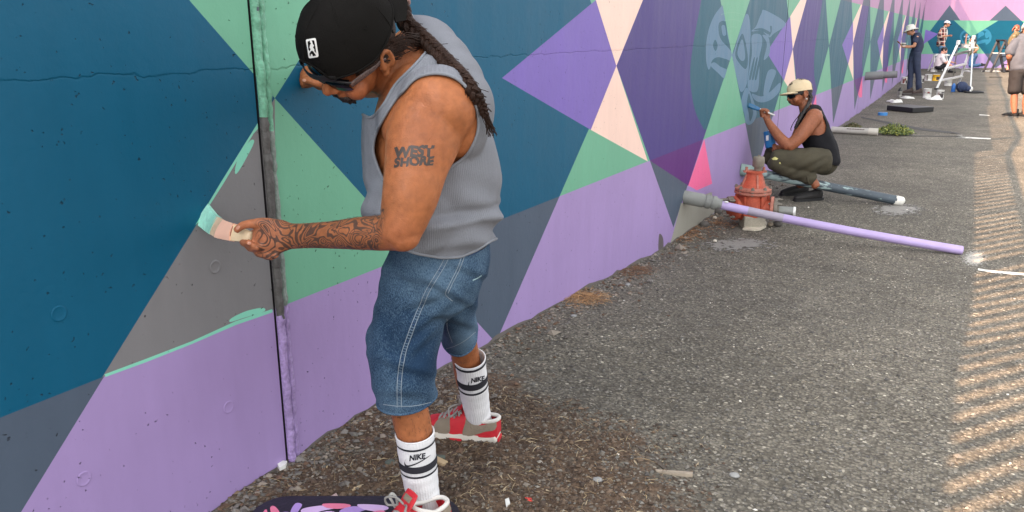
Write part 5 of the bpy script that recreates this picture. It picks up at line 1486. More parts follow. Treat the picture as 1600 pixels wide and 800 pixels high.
# ---- denim shorts
def denim_mat():
    m = mat('denim', lin(31, 54, 80), .85, .22, 7, .0, spec=.15, fine=.16, fscale=330)
    N = m.node_tree.nodes; L = m.node_tree.links; b = N['Principled BSDF']; src = b.inputs['Base Color'].links[0].from_socket
    P = N.new('ShaderNodeNewGeometry').outputs['Position']
    mp = N.new('ShaderNodeMapping'); mp.inputs['Scale'].default_value = (700, 700, 170); mp.inputs['Rotation'].default_value = (.5, .3, 0); L.new(P, mp.inputs[0])
    n1 = N.new('ShaderNodeTexNoise'); n1.inputs['Scale'].default_value = 1; n1.inputs['Detail'].default_value = 2; L.new(mp.outputs[0], n1.inputs['Vector'])
    n2 = N.new('ShaderNodeTexNoise'); n2.inputs['Scale'].default_value = 4.5; n2.inputs['Detail'].default_value = 5; L.new(P, n2.inputs['Vector'])
    ad = N.new('ShaderNodeMath'); ad.operation = 'ADD'; L.new(n1.outputs['Fac'], ad.inputs[0]); L.new(n2.outputs['Fac'], ad.inputs[1])
    mr = N.new('ShaderNodeMapRange'); mr.inputs[1].default_value = .90; mr.inputs[2].default_value = 1.24; mr.inputs[4].default_value = .85; L.new(ad.outputs[0], mr.inputs[0])
    mx = N.new('ShaderNodeMix'); mx.data_type = 'RGBA'; L.new(mr.outputs[0], mx.inputs['Factor']); L.new(src, mx.inputs[6]); mx.inputs[7].default_value = (*lin(98, 124, 146), 1)
    L.new(mx.outputs[2], b.inputs['Base Color'])
    bp = N.new('ShaderNodeBump'); bp.inputs['Strength'].default_value = .35; bp.inputs['Distance'].default_value = .003; L.new(n1.outputs['Fac'], bp.inputs['Height']); L.new(bp.outputs[0], b.inputs['Normal'])
    return m
DENIM = denim_mat(); DENIMD = mat('denim_dark', lin(36, 62, 96), .85, .2, 12, .2, 300, fine=.2, fscale=300); THREAD = mat('thread', lin(132, 146, 158), .8, .2, 40)
sh = [tube([C(690, 372, 2.29), C(688, 402, 2.30), C(684, 440, 2.33)], [(.140, .176), (.146, .182), (.13, .168)], 28),
      tube([C(668, 405, 2.28), C(655, 440, 2.285), C(646, 480, 2.30), C(633, 530, 2.315), C(631, 570, 2.335), C(633, 605, 2.355), C(637.5, 650, 2.39)],
           [(.108, .12), (.112, .125), (.108, .125), (.105, .118), (.098, .11), (.091, .10), (.082, .092)], 26),
      tube([C(706, 400, 2.39), C(708, 440, 2.46), C(712, 480, 2.57), C(717, 512, 2.67), C(721, 545, 2.75)], [(.10, .12), (.085, .115), (.066, .105), (.062, .10), (.064, .095)], 24),
      ell(C(722, 402, 2.33), (.066, .10, .085), None, 18, 12), ell(C(596, 525, 2.31), (.045, .05, .055), None, 14, 10)]
SV, SF = fuse(sh, .0085, 6)
ns = vnormals(SV, SF); u, v, z_ = np.array([toC(p) for p in SV]).T
fd = .0045 * vnoise(SV, 9, 21) + .0028 * vnoise(SV, 22, 22)
for (cx_, cy_, sl_, wd_, am) in ((650, 470, -.35, 8, .007), (668, 498, -.75, 8, .008), (660, 530, -1.0, 9, .007), (610, 560, .25, 8, .006), (640, 575, .2, 8, .006), (630, 610, .1, 9, .005), (705, 455, .6, 7, .007), (715, 500, .3, 7, .006), (600, 470, -.6, 9, .005), (640, 430, .25, 8, .006), (735, 420, .4, 7, .005)):
    d = ((v - cy_) - sl_ * (u - cx_)) / wd_ / math.sqrt(1 + sl_ * sl_); w_ = np.exp(-((u - cx_) / 45) ** 2 - ((v - cy_) / 45) ** 2)
    fd += am * (np.exp(-d * d) - .8 * np.exp(-(d - 1.6) ** 2)) * w_
SV = SV + ns * fd[:, None]
u, v, z_ = np.array([toC(p) for p in SV]).T
# leg openings and waist
a1 = nrm(C(637.5, 642, 2.385) - C(633, 605, 2.355)); f1 = -((SV - C(637.5, 621, 2.36)) @ a1)
a2 = nrm(C(721, 540, 2.74) - C(714, 496, 2.62)); f2 = -((SV - C(718.5, 520, 2.69)) @ a2)
f = np.where((v > 575) & (u < 690) & (z_ < 2.55), f1, np.where((v > 490) & (z_ > 2.5), f2, 1.0)); f = np.minimum(f, (v - 366) / 500)
shorts0 = iso_cut((SV, SF), f)
sho = ob('shorts', shell(shorts0, .0035), DENIM, hero)
SB = bvh(shorts0)
for l in rims(shorts0):
    if len(l) > 20: ob('hem', rim_tube(l, .0042, 8, .008, 2), DENIM, sho)
def sdr(nm, pts, wpx, m, off, th=.0):
    V2, Q = ribbon(pts, wpx, 2.5); VF = drape(SB, V2, Q, off, th); ob(nm, VF, m, sho)
PUCK = mat('denim_pucker', lin(84, 104, 124), .85, .2)
seam = [(700, 398), (690, 418), (672, 448), (657, 480), (645, 510), (634, 540), (627, 570), (624, 600), (624, 636)]
sdr('side_seam', seam, 7.5, DENIM, .0012, .0015)
for o_ in (-3.2, 3.2): sdr('stitching', [(x + o_, y) for x, y in seam], 1.0, THREAD, .0022)
for y in np.arange(402, 634, 4.2):
    xs = np.interp(y, [p[1] for p in seam], [p[0] for p in seam]); sdr('puckering', [(xs - 2.6, y - .8), (xs + 2.6, y + .8)], 1.5, PUCK if int(y * 3) % 4 else DENIMD, .0019)
pk_ = [(722, 398), (714, 420), (702, 444), (696, 458), (701, 465), (707, 470)]
sdr('stitching', pk_, 1.1, THREAD, .0016); sdr('stitching', [(x + 4, y) for x, y in pk_[:4]], 1.0, THREAD, .0016)
sdr('pocket_edge', [(722, 399), (738, 397), (754, 388)], 3.0, DENIMD, .0018, .001)
sdr('stitching', [(698, 497), (700, 515), (707, 535)], 1.0, THREAD, .0016)
for o_ in (5.5,):
    sdr('stitching', [(599, 637 - o_), (625, 640 - o_), (650, 639 - o_), (676, 633 - o_)], 1.0, THREAD, .0014)
    sdr('stitching', [(690, 551 - o_), (705, 548 - o_), (725, 538 - o_), (745, 522 - o_)], .9, THREAD, .0014)
sdr('paint_smudge', [(738, 438), (746, 434), (752, 430)], 1.6, mat('smudge', lin(150, 180, 190), .7), .0014)
sdr('back_pocket', [(748, 388), (753, 386), (757, 382)], 7, mat('pocket_dark_cloth', lin(26, 30, 40), .8), .0022)  # strip of darker cloth at the back pocket

# ---- socks: ribbed tubes with black bands and lettering
SOCKM = mat('sock_cloth', lin(226, 226, 228), .9, .05, 20, .3, 300, spec=.1); rib_bump(SOCKM, 'rib', 1.0, .3, .002)
SOCKB = mat('sock_band', lin(36, 36, 44), .9, .1, 30, .2, 300)
def sock(path, rad, bands, word, wc, wh, wang, sw, nm='sock'):
    P = crom(np.hstack([np.array(path), np.array(rad)[:, None]]), 60)
    P[:, 3] *= 1 + .012 * np.sin(np.arange(60) * .9)
    VF = tube(P[:, :3], list(P[:, 3]), 36, samples=60, cap=0, closed_ends=False)
    o = ob(nm, shell(VF, .003), SOCKM, hero)
    n = len(VF[0]); ang = np.tile(np.arange(36) / 36, n // 36) * 2 * math.pi; fattr(o, 'rib', np.tile(ang * 40, 2))
    ob('cuff', rim_tube(VF[0][:36], .0026, 8, .006), SOCKM, o)
    for a, b in bands:
        i0, i1 = int(a * 59), max(int(a * 59) + 1, int(round(b * 59)))
        tt = np.linspace(a * 59, b * 59, 6); Q = np.stack([np.interp(tt, np.arange(60), P[:, k]) for k in range(4)], 1)
        ob('band', tube(Q[:, :3], list(Q[:, 3] + .0016), 36, samples=6, cap=0, closed_ends=False), SOCKB, o)
    t = bvh(VF)
    V2, T = textpx(word, wc, wh, wang, .98, shear=.28, bold=.065); ob('lettering', drape(t, V2, T, .0012), SOCKB, o)
    V2, T = triangulate([smoothpoly(sw, 5)], grid=3.0); ob('tick_mark', drape(t, V2, T, .0012), SOCKB, o)
    return o
sock([C(648, 676, 2.392), C(652, 710, 2.42), C(656, 740, 2.445), C(660, 768, 2.465), C(664, 792, 2.485), C(666, 815, 2.50)], [.0575, .057, .055, .0515, .052, .053],
     [(.055, .073), (.215, .28), (.315, .335)], 'NIKE', (651, 714.5), 8.4, -.17,
     [(634.5, 717), (633, 722), (636, 726.5), (644, 725.5), (655, 721), (665, 715), (673, 710.5), (664, 717.5), (653, 724), (642, 728.5), (635, 729.5), (632, 725), (633, 720)])
sock([C(734, 560, 2.785), C(738.5, 596, 2.85), C(742, 620, 2.90), C(746, 644, 2.945), C(749, 662, 2.995), C(750, 676, 3.02)], [.0545, .0535, .051, .0475, .049, .05],
     [(.01, .028), (.13, .185), (.215, .235)], 'NIKE', (745.5, 593.2), 7.2, -.2,
     [(733.5, 596), (732.6, 600), (735, 603), (741, 602), (749, 598), (755, 594), (749.5, 599.5), (741, 604.5), (734.5, 605.5), (731.5, 602), (732, 598)])

# ---- shoes
SOLE = mat('shoe_sole', lin(214, 208, 196), .6, .08, 20); SRED = mat('shoe_red', lin(190, 34, 46), .7, .12, 20, .2, 200); STAUPE = mat('shoe_suede', lin(132, 120, 104), .9, .15, 18, .3, 200)
LACE = mat('lace_grey', lin(140, 138, 134), .85, .1, 30); LINING = mat('shoe_lining', lin(206, 202, 196), .9, .08, 20)
def shoe(heel, toe, nm, label=None, s=1.0):
    """low skate shoe; heel and toe are points on the ground. Local axes: x forward, y to the person's left, z up"""
    fx = nrm((toe - heel) * np.array([1, 1, 0])); fy = np.array([-fx[1], fx[0], 0]); Ln = .31 * s; o0 = heel
    def q(x, y, z): return o0 + fx * x * s + fy * y * s + np.array([0, 0, z * s])
    xs = [0, .02, .06, .11, .16, .21, .25, .28, .30, .31]; hw = [.026, .034, .039, .040, .043, .049, .050, .044, .030, .012]
    def outline(k, grow=0.0):
        up = [(x, h + grow) for x, h in zip(xs, hw)]; return [(x, h) for x, h in up] + [(x, -h) for x, h in up[::-1]]
    ol = smoothpoly(outline(0, .004), 3); 
    V = []; F = []; n = len(ol)
    for z, g_ in ((0.0, .97), (.006, 1.0), (.033, 1.0), (.037, .985)):
        for x, y in ol: V.append(q((x - .155) * g_ + .155, y * g_, z + .010 * max(0, (x - .24) / .07) ** 2))
    for i in range(3):
        for j in range(n): F.append((i * n + j, i * n + (j + 1) % n, (i + 1) * n + (j + 1) % n, (i + 1) * n + j))
    F += [tuple(range(n))[::-1], tuple(range(3 * n, 4 * n))]
    ro = ob(nm, (V, F), SOLE, hero, label=label)
    # upper: cross sections along the foot
    sec = [(-.002, .031, .098, .036), (.02, .038, .106, .036), (.06, .042, .106, .036), (.10, .043, .112, .036), (.13, .044, .114, .036), (.17, .048, .102, .036), (.21, .051, .084, .036), (.25, .050, .070, .036), (.28, .043, .062, .036), (.30, .028, .054, .036), (.309, .010, .046, .036)]
    V = []; F = []; n = 22
    for x, w_, h, z0 in sec:
        for j in range(n):
            t = math.pi * j / (n - 1); cy = math.cos(t); sy = math.sin(t)
            V.append(q(x, w_ * np.sign(cy) * abs(cy) ** .75, z0 - .004 + (h - .032) * sy ** .62))
    for i in range(len(sec) - 1):
        for j in range(n - 1): F.append((i * n + j, (i + 1) * n + j, (i + 1) * n + j + 1, i * n + j + 1))
    F.append(tuple(range(n))); F.append(tuple((len(sec) - 1) * n + j for j in range(n))[::-1])
    V = np.array(V)
    L_ = np.stack([(V - o0) @ fx / s, (V - o0) @ fy / s, V[:, 2] - o0[2]], 1)
    # opening for the foot
    op = ((L_[:, 0] - .055) / .062) ** 2 + (L_[:, 1] / .034) ** 2
    f_ = np.where(L_[:, 2] > .075 * s, op - 1, 1.0)
    up_ = iso_cut(orient((V, F), q(.15, 0, .03)), f_); uo = ob('upper', shell(up_, .003), SRED, ro)
    for l in rims(up_):
        if len(l) > 10 and l[:, 2].min() > o0[2] + .07 * s: ob('collar', rim_tube(l, .0075 * s, 8, .008, 2), LINING, ro)
    tree = bvh(up_)
    def lay(poly, side, m, off, name):
        """patch in side view (x,z) or top view (x,y) pressed on the upper"""
        if side != 't': poly = [(a, .034 + (b - .026) * 1.42) for a, b in poly]
        V2, T = triangulate([smoothpoly(poly, 3)], grid=.006); P = []; ok = []
        for a, b in V2:
            if side == 't': o_, d_ = q(a, b, .3), Vector((0, 0, -1))
            else: o_, d_ = q(a, side * .2, b), Vector(-fy * side)
            h = tree.ray_cast(Vector(o_), d_); ok.append(h[0] is not None and h[3] < .31 * s)
            P.append(np.array(h[0]) + np.array(h[1] if h[1].dot(d_) < 0 else -h[1]) * off if h[0] is not None else np.zeros(3))
        FF = [t for t in T if all(ok[i] for i in t)]
        if not FF: return
        us = np.unique(np.concatenate([np.array(t) for t in FF])); mp = {k: i for i, k in enumerate(us)}; PP = np.array([P[i] for i in us]); FF = [tuple(mp[i] for i in t) for t in FF]
        out_n = -np.array(d_); FF = [t if np.cross(PP[t[1]] - PP[t[0]], PP[t[2]] - PP[t[0]]) @ out_n > 0 else t[::-1] for t in FF]
        ob(name, shell((PP, FF), .0012), m, ro)
    for sd in (1, -1):
        lay([(.20, .026), (.175, .03), (.172, .05), (.18, .072), (.205, .062), (.228, .052), (.236, .03)], sd, STAUPE, .0022, 'overlay')
        lay([(.005, .048), (.04, .042), (.09, .027), (.125, .027), (.115, .06), (.112, .082), (.10, .080), (.085, .06), (.05, .058), (.01, .07), (-.002, .07)], sd, STAUPE, .0022, 'overlay')
        lay([(.055, .034), (.02, .036), (.004, .043), (.002, .03), (.03, .026), (.065, .026)], sd, SRED, .0024, 'heel_panel')
        ob('sole_insert', box(q(.155, sd * .0475, .012), (.055 * s, .004, .014 * s), np.stack([fx, fy, [0, 0, 1]], 1), .002), SRED, ro)
    ob('heel_tab', box(q(-.002, 0, .014), (.012 * s, .045 * s, .022 * s), np.stack([fx, fy, [0, 0, 1]], 1), .004), SRED, ro)
    lay([(.245, -.03), (.29, -.02), (.298, 0), (.29, .02), (.245, .03), (.236, 0)], 't', SRED, .002, 'toe_panel')
    tg = [q(.19, 0, .092), q(.15, 0, .118), q(.125, 0, .145), q(.112, 0, .162)]
    ob('tongue', tube(tg, [(.026 * s, .005 * s), (.029 * s, .006 * s), (.031 * s, .007 * s), (.028 * s, .006 * s)], 16, ref=tuple(np.cross(fy, nrm(tg[3] - tg[0])))), SRED, ro)
    ob('tongue_label', box(q(.129, 0, .149), (.018 * s, .034 * s, .006), np.stack([nrm(tg[2] - tg[3]), fy, np.cross(nrm(tg[2] - tg[3]), fy)], 1), .001), STAUPE, ro)
    for k in range(5):
        x = .142 + .019 * k; z = .119 - .0105 * k
        pt_ = [q(x - .002, -.034, z - .014), q(x + .004, -.018, z + .002), q(x, 0, z + .006), q(x + .004, .018, z + .002), q(x - .002, .034, z - .014)]
        ob('lace', tube(pt_, .0042 * s, 8), LACE, ro)
        pt_ = [q(x + .012, -.03, z - .016), q(x + .006, 0, z + .003), q(x - .008, .03, z - .006)]
        ob('lace', tube(pt_, .0038 * s, 8), LACE, ro)
    for sd in (1, -1):
        ob('lace_loop', tube([q(.14, 0, .130), q(.152, sd * .03, .146), q(.172, sd * .055, .140), q(.165, sd * .06, .112), q(.15, sd * .03, .120), q(.14, 0, .128)], .0035 * s, 8), LACE, ro)
    return ro, q
hR = G(779, 690); tR = G(664, 676)
shoe(hR, hR + nrm(tR - hR) * .31, 'shoe', 'far red and taupe skate shoe')
hL = G(697, 823); dL = nrm(nrm(G(640, 845) - hL) * 1.0 + CR * -.1 - CH * .15)
roL, qL = shoe(hL, hL + dL * .31, 'shoe', 'near red shoe with a loose grey lace loop')
ob('loose_lace', tube([C(628, 803, 2.46), C(620, 797, 2.44), C(613, 784, 2.42), C(609, 776, 2.415), C(613, 771, 2.415), C(619, 778, 2.42), C(622, 792, 2.44), C(626, 804, 2.46)], .0042, 8), mat('lace_pale', lin(176, 176, 170), .85), roL)

# ---- cap, worn backwards
CAPM = mat('cap_cloth', lin(23, 22, 21), .9, .14, 12, .25, 300, spec=.07); CAPW = mat('cap_white', lin(226, 226, 222), .7, .04)
cc_ = (0, .004, .050); cr = (.094, .124, .126)
V, F = ell((0, 0, 0), (1, 1, 1), None, 64, 40)
sgn = np.sign(V); Vl = np.stack([sgn[:, 0] * np.abs(V[:, 0]) ** .96 * cr[0], sgn[:, 1] * np.abs(V[:, 1]) ** .96 * cr[1], sgn[:, 2] * np.abs(V[:, 2]) ** .86 * cr[2]], 1) + np.array(cc_)
low = .042 + .004 * np.clip(Vl[:, 1] / .1, 0, 1) + .034 * np.clip(-(Vl[:, 1] - .02) / .11, 0, 1)
arch = np.minimum(1.0, np.hypot(Vl[:, 0] / .040, (Vl[:, 2] - .054) / .030) - 1); arch = np.where(Vl[:, 1] > 0, arch, 1)
Vw = HC + (Vl @ HR.T) * HS; F = [f_[::-1] for f_ in F]
Vw = Vw + vnormals(Vw, F) * (.0015 * vnoise(Vw, 16, 41) + .0012 * vnoise(Vw, 34, 42))[:, None]
capc = iso_cut((Vw, F), np.minimum((Vl[:, 2] - low) * 10, arch))
cap = ob('cap', shell(capc, .003), CAPM, hero)
for l in rims(capc):
    if len(l) > 10: ob('cap_edge', rim_tube(l, .0032, 8, .006, 2), CAPM, cap)
def cpt(az_, z, g_=1.0):
    t = max(0, 1 - abs((z - cc_[2]) / cr[2]) ** (2 / .86)) ** .5
    return hd(cc_[0] + math.sin(az_) * cr[0] * t * g_, cc_[1] + math.cos(az_) * cr[1] * t * g_, z)
for k in range(6):
    a = k * math.pi / 3
    zs = np.linspace(.09 if k == 0 else .052, cc_[2] + cr[2] * .985, 14)
    ob('cap_seam', tube([cpt(a, z, 1.004) for z in zs], .0023, 6, cap=0), CAPM, cap)
ob('cap_button', ell(hd(0, .004, cc_[2] + cr[2] + .003), (.011, .011, .006), HR, 14, 8), CAPM, cap)
for k in range(6):
    a = k * math.pi / 3 + math.pi / 6; p = cpt(a, .118, 1.0); nn = nrm(p - hd(*cc_)); B = basis(nn)
    ob('eyelet', rim_tube([p + B[:, 0] * math.cos(t) * .0052 + B[:, 1] * math.sin(t) * .0052 for t in np.linspace(0, 6.1, 16)], .0014, 6, .002), CAPM, cap)
# strap across the forehead
ob('cap_strap', tube([cpt(a, .047, 1.0) for a in np.linspace(-.62, .62, 12)], [(.0095, .002)] * 12, 10, ref=tuple(HF)), BLK, cap)
# brim behind the neck
outb = []; 
def brim(u, w_): # u across -1..1, w_ outward 0..1
    x = u * .072; y = -.112 - w_ * .062 * (1 - .55 * u * u) + .03 * u * u; return hd(x, y, .074 - .014 * (u * u) - .016 * w_)
V = []; F = []
for i in range(13):
    for j in range(6): V.append(brim(-1 + i / 6, j / 5))
for i in range(12):
    for j in range(5): a = i * 6 + j; F.append((a, a + 6, a + 7, a + 1))
ob('brim', shell((np.array(V), F), .004), CAPM, cap)
# league badge on the back of the cap: white upright badge with a dark player shape
CBt = bvh(capc)
Rb = lambda x, y: (488.5 + x * math.cos(.16) + y * math.sin(.16), 75 - x * math.sin(.16) + y * math.cos(.16))
t = []
for sx_, sy_, a0 in ((1, 1, 0), (-1, 1, 1), (-1, -1, 2), (1, -1, 3)):
    for k in range(5): a = a0 * math.pi / 2 + k * math.pi / 8; t.append((sx_ * 5.4 + 2.2 * math.cos(a), sy_ * 12.6 + 2.2 * math.sin(a)))
V2, T = triangulate([[Rb(*p) for p in t]], grid=3.0); ob('badge', drape(CBt, V2, T, .002, .001), CAPW, cap)
L1 = [(-5, -11), (-1.2, -12), (-1.6, -9.5), (-.2, -7.6), (-2.2, -5.4), (-3.6, -2.0), (-2.4, 1.2), (-4.6, 4.2), (-5.6, 1)]
L2 = [(1.4, -12), (5, -11.4), (5.4, -2), (5.2, 8.6), (2.8, 5), (3.2, 2.4), (1.6, -1.2), (3.8, -3.2), (2.2, -6.4), (1.8, -9)]
L3 = [(-5.2, 7.2), (-2.2, 4.2), (-.2, 3.6), (1.6, 6.4), (4.4, 12), (-.6, 12.4), (-.8, 9.6), (-2.6, 8.2), (-4.4, 11.8), (-5.4, 11)]
for P in (L1, L2, L3):
    V2, T = triangulate([[Rb(*p) for p in P]], grid=3.0); ob('badge_print', drape(CBt, V2, T, .0026), CAPM, cap)

# ---- sunglasses
GL = mat('lens_black', lin(14, 14, 16), .18, .05, spec=.25); GLF = mat('frame_black', lin(20, 20, 22), .35, .05); GLT = mat('temple_pattern', lin(88, 70, 66), .4, .6, 260, fine=.6, fscale=380)
sg = None
for s in (1, -1):
    pts = []
    for i in range(15):
        for j in range(7):
            a = -1 + i / 7; b = -1 + j / 3
            x = s * (.034 + a * .030); z = .008 + b * .0185 * (1 - .25 * a * a * (1 if b < 0 else .4)); y = .108 - .010 * ((x / .06) ** 2) * 1.6 - .006 * abs(b)
            pts.append(hd(x, y, z))
    F = []
    for i in range(14):
        for j in range(6):
            a = i * 7 + j; F.append((a, a + 7, a + 8, a + 1) if s > 0 else (a + 1, a + 8, a + 7, a))
    o = ob('sunglasses' if sg is None else 'lens', shell((np.array(pts), F), .0025), GL, hero if sg is None else sg)
    if sg is None: sg = o
ob('glasses_bridge', tube([hd(-.008, .111, .014), hd(0, .112, .016), hd(.008, .111, .014)], .003, 8), GLF, sg)
for s in (1, -1):
    ob('brow_bar', tube([hd(s * .006, .1115, .026), hd(s * .034, .106, .0285), hd(s * .062, .092, .024), hd(s * .068, .084, .018)], .0035, 8), GLF, sg)
    ob('temple_arm', tube([hd(s * .069, .085, .014), hd(s * .075, .055, .015), hd(s * .080, .02, .014), hd(s * .082, .0, .018), hd(s * .081, -.014, .012)], [(.008, .003), (.0085, .003), (.007, .003), (.005, .003), (.004, .003)], 10, ref=tuple(HL)), GLT, sg)

# ---- hair: side hair, goatee, braid
HAIRM = mat('hair_dark', lin(44, 29, 22), .55, .35, 30, .5, 220, spec=.18, fine=.3, fscale=260); 
def strand_mesh(paths, r, n=5):
    return join([tube(p, r if np.isscalar(r) else list(r), n, samples=10, cap=0) for p in paths])
V, F = ell(hd(0, -.014, .05), tuple(q * HS for q in (.0815, .102, .090)), HR, 48, 36)
Lh_ = (V - HC) @ HR / HS
V = V + vnormals(V, F) * (.0018 * vnoise(V, 60, 51))[:, None]
fh = np.minimum(.062 - Lh_[:, 1] - .55 * np.clip(.02 - Lh_[:, 2], 0, 1) * 1.2, Lh_[:, 2] + .052 + .2 * Lh_[:, 1])
ear = np.hypot((Lh_[:, 1] + .008) / .022, (Lh_[:, 2] - .0) / .032) - 1
fh = np.minimum(fh, np.where(np.abs(Lh_[:, 0]) > .05, ear * .02, 1))
hair = ob('hair', shell(iso_cut((V, F), fh), .002), HAIRM, hero)
rg = np.random.default_rng(5); pp = []
for i in range(150):                                    # combed back strands at the temple and over the ear
    y0 = rg.uniform(.03, .068); z0 = rg.uniform(.020, .046); y1 = rg.uniform(-.09, -.03); z1 = z0 - rg.uniform(-.01, .035) - .012
    pp.append([hd(.0795 + rg.uniform(-.002, .003) - max(0, (y - .02)) * .25, y, z0 + (z1 - z0) * t + .006 * math.sin(math.pi * t) + rg.normal(0, .0012)) for t, y in zip((0, .35, .7, 1), np.linspace(y0, y1, 4))])
for i in range(40):
    y0 = rg.uniform(-.065, -.04); z0 = rg.uniform(.005, .04)
    pp.append([hd(.082, y0, z0), hd(.084, y0 - .03, z0 - .012), hd(.078, y0 - .055, z0 - .03 - rg.uniform(0, .02)), hd(.066, y0 - .075, z0 - .05 - rg.uniform(0, .02))])
for s_ in (-1, 1):
  for i in range(40):                                    # hair on the forehead in the cap opening
    x0 = s_ * rg.uniform(.004, .036); pp.append([hd(x0, .098, .066), hd(x0 * 1.25, .1045 - x0 * x0 * 4, .058), hd(x0 * 1.6, .099 - x0 * x0 * 8, .050)])
ob('hair_strands', strand_mesh(pp, .0011), HAIRM, hair)
pp = []
for i in range(170):
    a = rg.uniform(-1.25, 1.25); top_ = i < 60
    x = .036 * math.sin(a); y = .090 - .03 * (1 - math.cos(a)); z = (-.033 - .016 * abs(math.sin(a)) if top_ else rg.uniform(-.060, -.050))
    if not top_: x *= .75; y = .080 - .02 * (1 - math.cos(a))
    pp.append([hd(x, y, z), hd(x * 1.08, y + .007, z - .006), hd(x * 1.1, y + .006, z - .012 - rg.uniform(0, .006))])
ob('goatee', strand_mesh(pp, .0017), mat('beard', lin(44, 36, 34), .6, .3, 60, fine=.3), hero)
# plaited braid down the back
bp_ = [(614, -8), (626, 12), (634, 36), (652, 52), (676, 74), (700, 98), (724, 122), (741, 145), (751, 163), (759, 182)]
bt_ = bvh((TV, TF)); BPT = []
for i, (x, y) in enumerate(bp_):
    d = Vector(nrm(ray(x, y))); h = bt_.ray_cast(Vector(EYE), d)
    zc = toC(h[0])[2] - .028 if h[0] is not None else 2.16
    BPT.append((x, y, zc))
zz_ = np.array([b[2] for b in BPT]); zz_[:3] = (2.12, 2.10, 2.10); zz_ = np.convolve(np.pad(zz_, 1, mode='edge'), [.25, .5, .25], 'valid')
K = 150; PB = crom(np.array([C(b[0], b[1], z) for b, z in zip(bp_, zz_)]), K)
TB = np.gradient(PB, axis=0); TB /= np.linalg.norm(TB, axis=1)[:, None]
s_ = np.linspace(0, 1, K); rad_ = np.interp(s_, [0, .1, .55, .85, 1], [.0225, .0195, .0165, .013, .008])
side = np.cross(TB, -CF); side /= np.linalg.norm(side, axis=1)[:, None]; dep = np.cross(side, TB)
ln_ = np.concatenate([[0], np.cumsum(np.linalg.norm(np.diff(PB, axis=0), axis=1))]); tt = ln_ / .088 * 2 * math.pi
tt = np.cumsum(np.gradient(ln_) * 2 * math.pi / (3.6 * rad_))
braid = None
for k in range(3):
    ph = 2 * math.pi * k / 3
    pth = PB + side * (np.sin(tt + ph) * rad_ * .72)[:, None] + dep * (np.sin(2 * (tt + ph)) * rad_ * .34)[:, None]
    V, F = tube(pth, list(rad_ * .60), 14, samples=K, cap=.6)
    n_ = vnormals(V, F); ang = np.arange(len(V)) % 14
    V = V + n_ * (.0014 * vnoise(V, 110, 61 + k) + .0008 * np.sin(ang * 2.7))[:, None]
    o = ob('braid' if braid is None else 'plait', (V, F), HAIRM, hair if braid is None else braid)
    if braid is None: braid = o
pp = []
for i in range(70):
    j = rg.integers(4, K - 12); p = PB[j] + side[j] * rad_[j] * rg.choice([-1, 1]) * rg.uniform(.6, 1.05); q = p + (TB[j] * .02 + side[j] * rg.normal(0, .012) - CF * rg.uniform(0, .008)); pp.append([p, (p + q) / 2 - CF * .003, q])
for i in range(36):
    p = PB[-1] + rg.normal(0, .004, 3); pp.append([p - TB[-1] * .02, p + TB[-1] * .015, p + TB[-1] * rg.uniform(.03, .055) + side[-1] * rg.normal(0, .006)])
ob('loose_hair', strand_mesh(pp, .0008, 4), HAIRM, braid)
bj = 14; ob('hair_tie', rim_tube([PB[bj] + side[bj] * math.cos(a) * .027 + dep[bj] * math.sin(a) * .024 for a in np.linspace(0, 6.1, 20)], .006, 8, .006), mat('tie_pale', lin(150, 120, 116), .8), braid)

# ---- brush in his hand
tipc = W(328, 341); 
b1 = C(346, 349, toC(tipc)[2] - .10); 
fer0 = C(347, 362, 2.245); fer1 = C(366, 366, 2.205); hnd = C(420, 378, 2.14)
bx = nrm(fer0 - fer1); by = nrm(np.cross(bx, CF)); bz = np.cross(bx, by)
br = thing('paintbrush', 'wide paintbrush loaded with mint green paint held against the wall by the tattooed hand', 'paintbrush', tuple(fer0))
wv = C(341, 376, 2.25) - C(353, 346, 2.24); 
def band(cs, ws, ths, m, nm, k=8):
    """flat flexible sheet: centres, half-width vectors, half-thickness"""
    cs = crom(np.array(cs), 12); wsr = crom(np.array(ws), 12); tr_ = np.interp(np.linspace(0, 1, 12), np.linspace(0, 1, len(ths)), ths)
    V = []; F = []; n = 2 * (k + 1)
    for c, w_, t_ in zip(cs, wsr, tr_):
        nz = nrm(np.cross(w_, bx)); 
        for j in range(k + 1): u = -1 + 2 * j / k; V.append(c + w_ * u + nz * t_ * (1 - .35 * u * u))
        for j in range(k, -1, -1): u = -1 + 2 * j / k; V.append(c + w_ * u - nz * t_ * (1 - .35 * u * u))
    for i in range(11):
        for j in range(n): F.append((i * n + j, i * n + (j + 1) % n, (i + 1) * n + (j + 1) % n, (i + 1) * n + j))
    F += [tuple(range(n))[::-1], tuple(11 * n + j for j in range(n))]
    V = np.array(V); f0 = F[0]; nn = np.cross(V[f0[1]] - V[f0[0]], V[f0[2]] - V[f0[0]])
    if nn @ (V[f0[0]] - cs[0]) < 0: F = [f[::-1] for f in F]
    return ob(nm, (V, F), m, br)
def hw_(a, b, za, zb=None): return (C(*b, zb or za) - C(*a, za)) / 2
def mid(a, b, za): return (C(*b, za) + C(*a, za)) / 2
zt = toC(tipc)[2] - .022
e0 = ((326, 319), (307, 350)); e1 = ((336, 333), (323, 362)); e2 = ((352, 345), (338, 372)); e3 = ((368, 350), (362, 377)); 
BRM = mat('bristle_mint', lin(158, 220, 200), .35, .1, 20, .4, 160, fine=.1, fscale=120); BRD = mat('bristle_dry', lin(206, 178, 150), .6, .2, 40, .3, 200); FER = mat('ferrule_copper', lin(236, 186, 162), .4, .08, 20); WOODH = mat('handle_wood', lin(220, 196, 160), .45, .1, 14)
